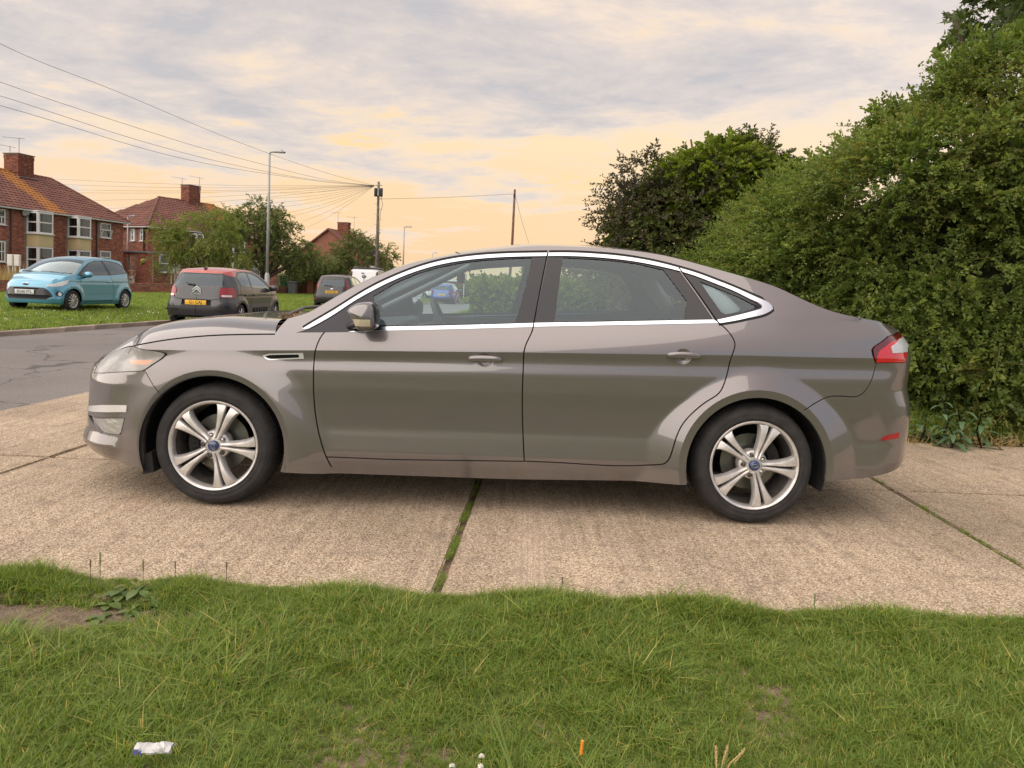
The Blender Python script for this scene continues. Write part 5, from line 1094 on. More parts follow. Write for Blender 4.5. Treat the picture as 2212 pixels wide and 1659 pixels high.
# ---- cut the skin into panels
ARF, ARR = .376, .372
zbl = lambda s: np.interp(s, [S0, -2.45, -2.2, -1.95, -1.2, -1.0, 0, .9, 1.0, 1.65, 1.9, 2.2, S1], [.20, .205, .19, .188, .200, .186, .188, .212, .215, .255, .255, .30, .33])
def arch(c, r):
    pts = circ(c, r, 205, -25, 60); return pts[pts[:, 1] > zbl(pts[:, 0])]
roof_e = curve_e(SZ['roofline'][:-1]); bon_e = curve_e(SZ['bonnet_edge'])
roof_e = roof_e[roof_e[:, 0] < 2.13]; roof_e = roof_e[np.r_[True, np.diff(np.maximum.accumulate(roof_e[:, 0])) > 1e-4]]; print('roof_e', roof_e[-6:].tolist())
bonE = np.vstack([[(S0, .695), (-2.9, .70), (-2.62, .703)], bon_e])
bootE = np.array([(2.24, 1.075), (2.34, 1.065), (2.6, 1.06), (S1, 1.062)])
af, ar = arch(FW, ARF), arch(RW, ARR)
bot = lambda a, b: np.stack([np.linspace(a, b, max(2, int((b - a) / .04))), zbl(np.linspace(a, b, max(2, int((b - a) / .04))))], 1)
outline = np.vstack([bot(S0, af[0, 0] - .002), af, bot(af[-1, 0] + .002, ar[0, 0] - .002), ar, bot(ar[-1, 0] + .002, S1), bootE[::-1], roof_e[::-1], SZ['pillar_base'][::-1], bonE[::-1]])
_keep = np.r_[True, np.linalg.norm(np.diff(outline, axis=0), axis=1) > 1e-4]; outline = outline[_keep]

shutF = curve_e(SZ['front_shut']); shutM = np.vstack([curve(SZ['mid_shut']), curve_e(SZ['mid_pillar_shut'])]); shutR = curve_e(SZ['rear_shut'])
shutR = np.vstack([shutR, curve_e(SZ['rear_pillar_shut'])])
ctop_f, ctop_fi = curve_e(SZ['chrome_f_out']), curve_e(SZ['chrome_f_in'])
ctop_r, ctop_ri = curve_e(SZ['chrome_r_out']), curve_e(SZ['chrome_r_in'])
G = .0065
polys = []   # (part name, polygon) in order of priority
def add(nm, P): polys.append((nm, np.asarray(P, float)))
for P in (shutF, shutM, shutR): add('gap', strip(P, G))
add('gap', strip(dens(np.vstack([SZ['front_shut'][1:2] + [[.0, 0]], SZ['sill_top'][1:]])), G))
add('gap', strip(curve_e(SZ['bumper_line']), .005)); add('gap', strip(curve_e(SZ['bump_r']), .005))
add('gap', strip(curve_e(SZ['bonnet_edge'])[1:], .007) - [[0, .004]])
add('tail_white', SZ['tail_white']); add('tail_dark', SZ['tail_dark']); add('tail', SZ['tail'])
add('indicator', SZ['indicator']); add('headlight', SZ['headlight'])
for nm in ('headlight', 'tail'): add('gap', dens(SZ[nm], True) + .0 * SZ[nm].mean(0)) if 0 else None
def grow(P, d):
    P = np.asarray(P); c = P.mean(0); v = P - c; return c + v * (1 + d / np.linalg.norm(v, axis=1).mean())
add('gap', grow(SZ['headlight'], .012)); add('gap', grow(SZ['tail'], .008))
add('drl', SZ['drl']); add('fog', SZ['fog']); add('fog_recess', SZ['fog_recess'])
add('reflector', SZ['reflector']); add('vent_in', SZ['vent_in']); add('vent', SZ['vent'])
add('chrome', np.vstack([ctop_f, ctop_fi[::-1]])); add('chrome', np.vstack([ctop_r, ctop_ri[::-1]]))
add('chrome', SZ['chrome_bf']); add('chrome', SZ['chrome_br'])
add('glass_f', SZ['glass_f']); add('glass_r', SZ['glass_r']); add('glass_q', SZ['glass_q'])
add('dark_f', SZ['dark_f']); add('dark_r', SZ['dark_r']); add('dark_q', SZ['dark_q'])
# black rubber line round the daylight opening
add('seal', grow(np.vstack([ctop_f, SZ['chrome_bf'][4:]]), .0)) if 0 else None
add('seal', strip(np.vstack([ctop_f + [[0, .008]]]), .012)); add('seal', strip(ctop_r + np.stack([np.where(ctop_r[:, 1] < 1.14, .002, .002), np.where((np.arange(len(ctop_r)) > len(ctop_r) * .74), -.008, .008)], 1), .012))
# handle bowls are raised on later; doors, sill, bumpers, wings
doorF = np.vstack([shutF, SZ['dark_f'][-1:], [(.12, 1.10)], shutM[::-1][len(SZ['mid_pillar_shut']) * 0:]]);
shM = shutM[shutM[:, 1] < 1.02]; shR = shutR[(shutR[:, 1] < 1.062)]
doorF = np.vstack([shutF[shutF[:, 1] > SZ['sill_top'][0, 1]], [(-.99, .93), (-.60, .96), (.11, 1.0)], shM[shM[:, 1] < 1.0][::-1]])
add('door_f', doorF)
doorR = np.vstack([shR, [(.45, 1.02), (.113, 1.0)], shM[shM[:, 1] < 1.0][::-1]])
add('door_r', doorR)
bl = curve_e(SZ['bumper_line'])
bumF = np.vstack([[(S0, .10), (af[0, 0], .10)], af[af[:, 1] < bl[-1, 1]][:int(np.sum(af[:, 0] < bl[-1, 0]))], bl[::-1], SZ['headlight'][-3:], [(-2.394, .63), (-2.5, .62), (-2.62, .60), (S0, .60)]])
add('grille', [(S0, .36), (-2.95, .36), (-2.80, .38), (-2.86, .53), (S0, .53)])
add('grille_top', [(S0, .60), (-2.72, .60), (-2.66, .64), (-2.70, .675), (S0, .675)])
add('bump_f', bumF)
br = curve_e(SZ['bump_r'])
bumR = np.vstack([br, ar[(ar[:, 0] > RW[0]) & (ar[:, 1] < br[-1, 1])], [(ar[-1, 0], .1), (S1, .1), (S1, .86), (2.3, .86)]])
add('bump_r', bumR)
add('boot', [(2.30, .86), (S1, .86), (S1, 1.2), (2.215, 1.2), (2.25, 1.02)])
sillP = np.vstack([[(-1.4, .1)], [(-1.19, .18), (-1.19, .235), (-.97, .251)], SZ['sill_top'][1:], [(.31, .269), (.81, .286), (.9, .30), (.93, .1)]])
add('sill', sillP)
add('wing', [(-2.7, 0), (-.95, 0), *shutF[shutF[:, 1] > .25].tolist(), (-1.0, .925), (-1.14, .918), *SZ['pillar_base'][::-1].tolist(), (-1.3, 1.3), (-2.7, 1.0)])
polys.append(('body', outline))

HANDLES = [tuple(unskin(V(5, [(1325, 830)]))[0]), tuple(unskin(V(6, [(1222, 805)]))[0])]
def triangulate():
    vs, es = [], []
    def loop(P, closed=True):
        b = len(vs); P = [tuple(p) for p in P]; vs.extend(P); n = len(P)
        es.extend((b + i, b + (i + 1) % n) for i in range(n if closed else n - 1))
    loop(outline)
    for nm, P in polys[:-1]: loop(dens(P, True, .022))
    # fill points: a fair grid, rows that follow the creases, rings that follow the flares
    gx, gz = np.meshgrid(np.arange(S0, S1, .021), np.arange(.16, 1.5, .021)); gx = gx + (np.arange(gx.shape[0]) % 2)[:, None] * .0105
    pts = [np.stack([gx.ravel(), gz.ravel()], 1)]
    xs = np.arange(-2.3, 2.1, .02)
    ss = np.interp(xs, PLAN[:, 0], PS)
    for dz in (-.024, -.012, -.005, .006, .014): pts.append(np.stack([ss, zcrease(xs) + dz], 1))
    m_ = (xs > -1.95) & (xs < 2.0)
    for dz in (-.0012, .0, .0012): loop(np.stack([ss[m_], zcrease(xs[m_]) + dz], 1), False)
    sx = lambda P: np.stack([np.interp(P[:, 0], PLAN[:, 0], PS), P[:, 1]], 1)
    for c, r in ((FW, .405), (RW, .412)):
        for dr in (-.0012, .0012): loop(sx(circ(c, r + dr, -14, 194, 90)), False)
    for hc in HANDLES:
        hx, hz = np.meshgrid(np.arange(-.055, .056, .006), np.arange(-.05, .051, .006)); pts.append(np.stack([hc[0] + hx.ravel(), hc[1] + hz.ravel()], 1))
    for c, r0, r1 in ((FW, .38, .56), (RW, .375, .54)):
        for r in np.arange(r0, r1, .011): pts.append(sx(circ(c, r, -20, 200, 110)))
    pts = np.vstack(pts); pts = pts[inside(pts, outline)]
    vs.extend(map(tuple, pts))
    r = delaunay_2d_cdt([Vector(v) for v in vs], es, [], 0, 1e-5)
    v2 = np.array([v[:] for v in r[0]]); tr = []
    for f in r[2]:
        for i in range(1, len(f) - 1): tr.append((f[0], f[i], f[i + 1]))
    tr = np.array(tr); cen = v2[tr].mean(1)
    lab = np.full(len(tr), -1); todo = inside(cen, outline)
    for i, (nm, P) in enumerate(polys):
        m = todo & (lab < 0); k = np.where(m)[0]; k = k[inside(cen[k], P)]; lab[k] = i
    return v2, tr, lab
V2, TRI, LAB = triangulate()
_a = V2[TRI[:, 1]] - V2[TRI[:, 0]]; _b = V2[TRI[:, 2]] - V2[TRI[:, 0]]
_fl = (_a[:, 0] * _b[:, 1] - _a[:, 1] * _b[:, 0]) < 0; TRI[_fl] = TRI[_fl][:, ::-1]
NAMES = [p[0] for p in polys]

def panel(name, sel, m, parent, push=0.0, flange=.014, far=False, label=None, relief=None):
    """one panel of the skin with its turned-in edge; far=True builds its twin on the other side"""
    t = TRI[sel]
    if len(t) == 0: print('EMPTY panel', name); return None
    u, inv = np.unique(t, return_inverse=True); t = inv.reshape(-1, 3); p2 = V2[u]
    s, z = p2[:, 0], p2[:, 1]
    pu = push if relief is None else push + relief(s, z)
    co = skin(s, z, pu); nn = skin_n(s, z) if relief is None else None
    if relief is not None:
        e = .0015
        q = lambda a, b: skin(a, b, push + relief(a, b))
        nn = np.cross(q(s + e, z) - q(s - e, z), q(s, z + e) - q(s, z - e)); nn /= np.linalg.norm(nn, axis=1)[:, None]
    if nn[len(nn) // 2] @ np.array([0, -1.0, 0]) < 0 and abs(nn[:, 1].mean()) > .2 and nn[:, 1].mean() > 0: nn = -nn
    tri = t.copy()
    fn = np.cross(co[tri[:, 1]] - co[tri[:, 0]], co[tri[:, 2]] - co[tri[:, 0]])
    if (fn * nn[tri[:, 0]]).sum() < 0: tri = tri[:, ::-1]
    faces = [tuple(map(int, f)) for f in tri]; V3 = [co]; NN = [nn]; base = len(co)
    if flange > 0:
        e = np.vstack([tri[:, [0, 1]], tri[:, [1, 2]], tri[:, [2, 0]]]); key = np.sort(e, 1)
        _, idx, cnt = np.unique(key, axis=0, return_index=True, return_counts=True)
        be = e[idx[cnt == 1]]; mid = ((s[be] < S0 + 1e-3) | (s[be] > S1 - 1e-3)).all(1); be = be[~mid]
        a, b = co[be[:, 0]], co[be[:, 1]]; na, nb = nn[be[:, 0]], nn[be[:, 1]]
        fv = np.stack([a, b, b - nb * flange, a - na * flange], 1).reshape(-1, 3)
        en = np.cross(b - a, na + nb); en /= np.linalg.norm(en, axis=1)[:, None] + 1e-12
        V3.append(fv); NN.append(np.repeat(en, 4, 0)); k = base + 4 * np.arange(len(be))
        faces += [(int(i + 3), int(i + 2), int(i + 1), int(i)) for i in k]
    co = np.concatenate(V3); nn = np.concatenate(NN)
    if far:
        co = co * [1, -1, 1] + [0, 2 * HALFW, 0]; nn = nn * [1, -1, 1]; faces = [f[::-1] for f in faces]
    me = bpy.data.meshes.new(name); me.from_pydata((co - CO).tolist(), [], faces); me.materials.append(m); me.shade_smooth()
    me.normals_split_custom_set_from_vertices(nn.tolist()); me.update()
    o = bpy.data.objects.new(name, me); link(o, parent)
    if label: o['label'] = label
    return o

def S_(*nm): return np.isin(LAB, [i for i, n in enumerate(NAMES) if n in nm])

# ---- materials
def paint_mat(name, col, metal=.55, rough=.38, flake=.06, dirt=None):
    if name in _MATS: return _MATS[name]
    m = mat(name, col, rough, metal, coat=1.0); t = m.node_tree; b = t.nodes['Principled BSDF']
    b.inputs['Coat Roughness'].default_value = .015; b.inputs['Coat IOR'].default_value = 1.72
    tc = N(t, 'ShaderNodeTexCoord')
    src = b.inputs['Base Color'].links[0].from_socket
    n = N(t, 'ShaderNodeTexNoise'); n.inputs['Scale'].default_value = 700; n.inputs['Detail'].default_value = 1; t.links.new(tc.outputs['Object'], n.inputs['Vector'])
    c = mixc(t, 1.0, src, ramp(t, n.outputs['Fac'], [(.3, 1 - flake), (.7, 1 + flake)]), 'MULTIPLY')
    if dirt:
        sp = N(t, 'ShaderNodeSeparateXYZ'); t.links.new(tc.outputs['Object'], sp.inputs[0])
        n2 = N(t, 'ShaderNodeTexNoise'); n2.inputs['Scale'].default_value = 9; n2.inputs['Detail'].default_value = 8; t.links.new(tc.outputs['Object'], n2.inputs['Vector'])
        low = math_(t, 'MULTIPLY_ADD', sp.outputs[2], -2.2, 1.0, clamp=True)
        f = math_(t, 'MULTIPLY', low, ramp(t, n2.outputs['Fac'], [(.35, 0.), (.75, .75)]), clamp=True)
        c = mixc(t, f, c, dirt)
        t.links.new(math_(t, 'MULTIPLY_ADD', f, -.6, 1.0, clamp=True), b.inputs['Coat Weight'])
        r2 = math_(t, 'MULTIPLY_ADD', n2.outputs['Fac'], .03, .0); t.links.new(r2, b.inputs['Coat Roughness'])
    t.links.new(c, b.inputs['Base Color'])
    return m
PAINT = paint_mat('bronze_grey_paint', (.166, .152, .151), metal=.5, rough=.26, dirt=(.17, .14, .11))
TRIM = mat('satin_black_trim', (.018, .018, .02), .35, coat=.3)
GLOSSB = mat('gloss_black_pillar', (.006, .007, .011), .07)
RUBBER = mat('black_rubber', (.012, .012, .012), .75)
UNDER = mat('dark_underside', (.012, .012, .012), .9, var=.4, vscale=8)
CHROME = mat('bright_chrome', (.66, .71, .75), .12, 1.0)
SILVER = mat('silver_reflector', (.80, .80, .80), .25, .45, bump=.35, bscale=60)
LENS = glass('clear_lens', (.93, .94, .95), 1.0)
LENSRED = glass('red_lens', (.75, .02, .03), 1.0)
WINDOW = glass('tinted_window', (.78, .91, .93), 1.6, 1.52)
CABIN = mat('dark_cabin_plastic', (.045, .05, .053), .7, bump=.2, bscale=200)
HEADLIN = mat('pale_headlining', (.45, .46, .45), .9)
FABRIC = mat('charcoal_seat_fabric', (.035, .037, .04), .95, bump=.4, bscale=300)

saloon = thing('saloon_car', 'bronze grey four-door car parked side-on across the concrete in the foreground', 'car', tuple(car_world(CO)), YAW)

BOWLS = []
def both(name, sel, m, push=0.0, flange=.014, label=None, relief=None, parent=None, sub=None):
    """near and far twin of a panel"""
    r = []
    for far in (False, True):
        par = saloon if parent is None else parent[1 if far else 0]
        r.append(panel(name, sel, m, par, push, flange, far, label, relief))
    return r
def bowl(c):
    def f(s, z):
        dx = (s - c[0]) / .043; dz = (z - c[1]) / .040; r = np.sqrt(dx * dx + dz * dz)
        return .013 * sstep(1.0, .55, r)
    return f
both('body_side', S_('body'), PAINT, flange=.012)
wings = both('wing', S_('wing'), PAINT)
doors_f = both('door', S_('door_f'), PAINT, relief=bowl(HANDLES[0]), label='front passenger door')
doors_r = both('door', S_('door_r'), PAINT, relief=bowl(HANDLES[1]), label='rear passenger door')
both('sill', S_('sill'), PAINT, push=.002)
bump_f = both('bumper', S_('bump_f'), PAINT, push=.0015, label='front bumper')
bump_r = both('bumper', S_('bump_r'), PAINT, push=-.001, label='rear bumper')
both('boot_panel', S_('boot'), PAINT)
both('grille', S_('grille', 'grille_top'), TRIM, push=.02)
both('window_trim', S_('chrome'), CHROME, push=-.0035, flange=.010)
both('window_seal', S_('seal'), RUBBER, push=.004)
pillars = both('pillar_cover', S_('dark_f', 'dark_r', 'dark_q'), GLOSSB, push=.004)
both('window', S_('glass_f', 'glass_r', 'glass_q'), WINDOW, push=.009, flange=0)
both('side_vent', S_('vent'), mat('satin_chrome', (.75, .76, .78), .2, .5), push=-.003, flange=.008); both('side_vent_slot', S_('vent_in'), GLOSSB, push=.004)
MILK = None
def milky():
    m = bpy.data.materials.new('hazed_lens'); m.use_nodes = True; t = m.node_tree
    for n in list(t.nodes): t.nodes.remove(n)
    tr = N(t, 'ShaderNodeBsdfTransparent'); tr.inputs[0].default_value = (.95, .95, .94, 1)
    b = N(t, 'ShaderNodeBsdfPrincipled'); b.inputs['Base Color'].default_value = (.62, .61, .58, 1); b.inputs['Roughness'].default_value = .2; b.inputs['Coat Weight'].default_value = .6
    tc = N(t, 'ShaderNodeTexCoord'); n = N(t, 'ShaderNodeTexNoise'); n.inputs['Scale'].default_value = 6; n.inputs['Detail'].default_value = 8; t.links.new(tc.outputs['Object'], n.inputs['Vector'])
    mx = N(t, 'ShaderNodeMixShader'); t.links.new(ramp(t, n.outputs['Fac'], [(.3, .30), (.7, .66)]), mx.inputs[0]); t.links.new(tr.outputs[0], mx.inputs[1]); t.links.new(b.outputs[0], mx.inputs[2])
    o = N(t, 'ShaderNodeOutputMaterial'); t.links.new(mx.outputs[0], o.inputs[0]); return m
MILK = milky()
AMBER = mat('amber_indicator', (.55, .27, .16), .22, coat=1, bump=.12, bscale=60)
REDR = mat('red_reflector', (.33, .008, .012), .25, 0.2, coat=1, bump=.15, bscale=60)
REDD = mat('deep_red_reflector', (.10, .004, .006), .25, 0.2, coat=1)
hl = both('headlight', S_('headlight'), MILK, push=-.001, flange=.006)
both('reflector', S_('headlight'), SILVER, push=.035, flange=0, parent=hl)
both('indicator', S_('indicator'), AMBER, push=-.001, flange=.02, parent=hl)
CLR = mat('ribbed_clear_lamp', (.66, .66, .64), .15, .2, coat=1, bump=.25, bscale=45)
for far in (0, 1):
    for hx, hy, rr in ((345, 450, .040), (480, 400, .044)):
        q = unskin(V(10, [(hx, hy)]))[0]; c = skin(q[:1], q[1:], .095)[0]; nn_ = skin_n(q[:1], q[1:])[0]; nn_ = nn_ if nn_[1] < 0 else -nn_
        mb = MB(); mb.lathe([(rr, -.030), (rr * .97, -.032), (rr * .80, .0), (rr * .50, .022), (0, .03)], seg=24, axis='y'); mb.lathe([(0, -.016), (rr * .34, -.008), (rr * .40, .012)], seg=16, axis='y')
        a_ = math.atan2(nn_[0], -nn_[1]); vv = np.concatenate(mb.v) @ rotz(a_).T + c; vv = vv * [1, -1, 1] + [0, 2 * HALFW, 0] if far else vv; mb.v = [vv - CO]; mb.build('lamp_bowl', CHROME, hl[far], smooth=True)
drl = both('daytime_lamp', S_('drl'), CLR, push=-.003, flange=.008); both('reflector', S_('drl'), SILVER, push=.015, flange=0, parent=drl)
rc = both('fog_lamp', S_('fog_recess'), PAINT, push=.014, flange=.0); fg = both('lens', S_('fog'), mat('fog_lamp_lens', (.40, .39, .37), .15, .4, coat=1, bump=.3, bscale=40), push=.006, flange=.01, parent=rc); both('reflector', S_('fog'), SILVER, push=.03, flange=0, parent=rc)
tl = both('tail_light', S_('tail', 'tail_white'), LENSRED if 0 else mat('red_tail_lens', (.50, .012, .018), .08, coat=1.0), push=-.002, flange=.01)
both('lens_border', S_('tail_dark'), mat('dark_red_lens', (.10, .004, .006), .1, coat=1), push=-.003, flange=.006, parent=tl)
both('reversing_lamp', S_('tail_white'), mat('pale_lamp_lens', (.62, .64, .66), .12, .3, coat=1, bump=.6, bscale=140), push=-.005, flange=.006, parent=tl)
both('reflector', S_('reflector'), REDR, push=-.003, flange=.008)
# dark shell a little inside, seen through the shut lines
both('inner_shell', ~S_('glass_f', 'glass_r', 'glass_q', 'chrome') & (LAB >= 0), UNDER, push=.022, flange=0)

# ---- top surfaces, lofted from edge to edge
def cap(name, E, h, bx, m, label=None, nu=26, lift=None, p=2.2, inset=0.0):
    """E: (s,z) edge; h, bx: crown and bow along the edge"""
    P = skin(E[:, 0], E[:, 1], .001); n = len(P)
    h = np.broadcast_to(np.asarray(h, float), (n,)); bx = np.broadcast_to(np.asarray(bx, float), (n,))
    u = np.sin(np.linspace(-1, 1, nu) * np.pi / 2)
    v = np.zeros((n, nu, 3)); ym = HALFW
    v[:, :, 1] = ym + u[None] * (ym - P[:, 1])[:, None]
    k = 1 - np.abs(u[None]) ** p
    v[:, :, 0] = P[:, :1] - bx[:, None] * (1 - u[None] ** 2); v[:, :, 2] = P[:, 2:] + h[:, None] * k
    f = [(i * nu + j, i * nu + j + 1, (i + 1) * nu + j + 1, (i + 1) * nu + j) for i in range(n - 1) for j in range(nu - 1)]
    mb = MB(); mb.add(v.reshape(-1, 3) - CO, f); o = mb.build(name, m, saloon, smooth=True, label=label)
    me = o.data
    if sum(pl.normal.z for pl in me.polygons) < 0: me.flip_normals()
    return o
def seg(E, a, b):
    i = (E[:, 0] > a) & (E[:, 0] < b); z = np.interp([a, b], E[:, 0], E[:, 1])
    return np.vstack([[(a, z[0])], E[i], [(b, z[1])]])
bE = np.vstack([[(-2.9, .70), (-2.7, .702), (-2.55, .705)], bon_e[np.r_[True, np.diff(bon_e[:, 0]) > 1e-4]]])
bE = bE[np.argsort(bE[:, 0])]; bE = seg(bE, -2.9, SZ['bonnet_edge'][-1, 0])
tE = lambda E: (E[:, 0] - E[0, 0]) / (E[-1, 0] - E[0, 0])
bonnet = cap('bonnet', bE, np.interp(bE[:, 0], [-2.9, -2.4, -2.2, -1.9, -1.6, -1.25], [.0, .05, .085, .095, .085, .06]), np.interp(bE[:, 0], [-2.9, -2.4, -1.7, -1.25], [0, .02, .05, .10]), PAINT, p=9.0, nu=60)
cE = np.vstack([SZ['bonnet_edge'][-1:], SZ['pillar_base'][1:], roof_e[:1]]); cE = dens(cE, d=.03)
cowl = cap('scuttle', cE, np.linspace(-.03, .0, len(cE)), np.linspace(.06, .10, len(cE)), TRIM)
wE = seg(roof_e, roof_e[0, 0], -.33); windscreen = cap('windscreen', wE, np.interp(tE(wE), [0, 1], [.0, .025]), np.interp(tE(wE), [0, .4, 1], [.10, .07, .07]), WINDOW, p=2)
rE = seg(roof_e, -.33, .98); roof = cap('roof', rE, np.interp(tE(rE), [0, .4, 1], [.035, .045, .04]), np.interp(tE(rE), [0, .5, 1], [.07, .02, -.06]), PAINT, p=2)
gE = seg(roof_e, .98, 1.70); rearw = cap('rear_window', gE, np.interp(tE(gE), [0, 1], [.04, .015]), np.interp(tE(gE), [0, 1], [-.06, -.16]), WINDOW, p=2)
kE = np.vstack([seg(roof_e, 1.70, roof_e[-1, 0]), bootE[:-1]]); bootl = cap('boot_lid', kE, np.interp(tE(kE), [0, 1], [.015, .0]), np.interp(tE(kE), [0, .5, 1], [-.16, -.1, 0]), PAINT, p=2.4)

# ---- handles, mirror
def put(P, pts): return np.asarray(pts) - CO
for k, c in enumerate(HANDLES):
    for far in (0, 1):
        mb = MB(); xs = np.linspace(-.088, .088, 17); st = []
        for x_ in xs:
            e = math.sqrt(max(0, 1 - (abs(x_) / .0885) ** 4)); st.append((x_, .017 * (.35 + .65 * e), .016 * e))
        ring = np.linspace(0, 2 * np.pi, 12, endpoint=False); v = []
        for x_, hz, dy in st:
            zz = c[1] + .010 - .004 * (x_ / .09) ** 2 + hz * np.sin(ring) * .95
            base = skin(np.full(12, c[0] + x_), np.full(12, c[1] + .010)); nn = skin_n(np.full(12, c[0] + x_), np.full(12, c[1] + .010))
            sgn = 1 if nn[0, 1] < 0 else -1
            q = base + sgn * nn * (.006 + dy * 1.0 + .008 * np.cos(ring))[:, None]; q[:, 2] = zz; v.append(q)
        v = np.concatenate(v); v = v * [1, -1, 1] + [0, 2 * HALFW, 0] if far else v
        f = [(i * 12 + j, i * 12 + (j + 1) % 12, (i + 1) * 12 + (j + 1) % 12, (i + 1) * 12 + j) for i in range(16) for j in range(12)] + [tuple(range(12)), tuple(range(192, 204))]
        mb.add(v - CO, f); recalc(mb.build('handle', PAINT, (doors_f, doors_r)[k][far], smooth=True))
def mirror(far):
    """door mirror: rounded shell, black edge, glass, lamp strip and arm"""
    c0 = at_depth(790 / 1.0, 686, 3.69)      # centre of the shell in front of the door glass
    c0 = c0 - np.array([CARX, CARY, 0]); w = lambda px: px / 9.05 / 1.73599 / FPX * 3.72 * (9.05 / 8.296)
    out = V(9, [(405, 720), (430, 650), (520, 570), (650, 500), (850, 450), (1050, 438), (1140, 455), (1210, 500), (1270, 590), (1300, 720), (1310, 900), (1308, 1100), (1290, 1210), (1240, 1285), (1150, 1320), (800, 1330), (700, 1290), (640, 1160), (560, 1030), (470, 850)])
    P = at_depth(out[:, 0], out[:, 1], 3.66) - np.array([CARX, CARY, 0])
    P = spline(np.vstack([P[:, [0, 2]], P[:1, [0, 2]]]), .012); cen = P.mean(0); n = len(P)
    yo = -.185                                  # outer face, car coordinates
    prof = [(-.0355, .12), (-.034, .25), (-.030, .42), (-.023, .60), (-.012, .77), (.002, .89), (.020, .965), (.045, 1.0), (.12, 1.0), (.165, .93), (.185, .75)]
    v = [np.column_stack([cen[0] + (P[:, 0] - cen[0]) * k, np.full(n, yo + d), cen[1] + (P[:, 1] - cen[1]) * k]) for d, k in prof]
    v = [np.tile([[cen[0], yo - .036, cen[1]]], (n, 1))] + v + [np.tile([[cen[0], yo + .19, cen[1]]], (n, 1))]
    f = [(i * n + j, i * n + (j + 1) % n, (i + 1) * n + (j + 1) % n, (i + 1) * n + j) for i in range(len(v) - 1) for j in range(n)]
    A = np.concatenate(v); fl = lambda a: (np.asarray(a, float) * [1, -1, 1] + [0, 2 * HALFW, 0] if far else np.asarray(a, float)) - CO
    par = doors_f[far]
    cx = A[:, 0]; xe = np.quantile(P[:, 0], .98)
    fa = np.array(f); fc = A[fa].mean(1)
    fa_ = np.degrees(np.arctan2(fc[:, 2] - cen[1], fc[:, 0] - cen[0])); kk = np.repeat(np.arange(len(v) - 1), n); edge = ((fa_ > -80) & (fa_ < 58) & (kk >= 6)) | ((fa_ <= -80) & (fa_ > -150) & (kk >= 7)); lamp = np.zeros(len(fa), bool)
    def sub(mask):
        q = fa[mask]; u, inv = np.unique(q, return_inverse=True); mb = MB(); mb.add(fl(A[u]), inv.reshape(-1, 4).tolist()); return mb
    sh = recalc(sub(~edge & ~lamp).build('mirror', PAINT, par, smooth=True))
    recalc(sub(edge).build('mirror_edge', TRIM, par, smooth=True))
    th = np.arctan2(P[:, 1] - cen[1], P[:, 0] - cen[0]); rr_ = np.hypot(P[:, 1] - cen[1], P[:, 0] - cen[0]); o_ = np.argsort(th); zl = P[:, 1].min()
    gx, gz = np.meshgrid(np.linspace(cen[0] - .045, xe - .022, 14), np.linspace(zl + .026, zl + .060, 5)); gx = gx - (gz - zl - .06) * .3 * (np.linspace(1, 0, 14)[None])
    kq = np.hypot(gx - cen[0], gz - cen[1]) / np.interp(np.arctan2(gz - cen[1], gx - cen[0]), th[o_], rr_[o_], period=2 * np.pi)
    yq = yo + np.interp(kq, [q[1] for q in prof[:8]], [q[0] for q in prof[:8]]) - .003; mb = MB(); mb.add(fl(np.stack([gx, yq, gz], -1).reshape(-1, 3)), [(i * 14 + j, i * 14 + j + 1, i * 14 + 15 + j, i * 14 + 14 + j) for i in range(4) for j in range(13)])
    recalc(mb.build('mirror_lamp', mat('mirror_lamp_lens', (.60, .55, .42), .15, .2, coat=1, bump=.4, bscale=90), par, smooth=True))
    # arm to the door corner
    mb = MB(); a = np.array([cen[0] - .05, yo + .15, P[:, 1].min() + .03]); b = np.array([cen[0] - .12, .075, .965])
    pts = [a + (b - a) * t for t in np.linspace(0, 1, 6)]; mb.tube(fl(pts), [.016, .018, .02, .022, .024, .026], 10)
    recalc(mb.build('mirror_arm', TRIM, par, smooth=True))
mirror(0); mirror(1)

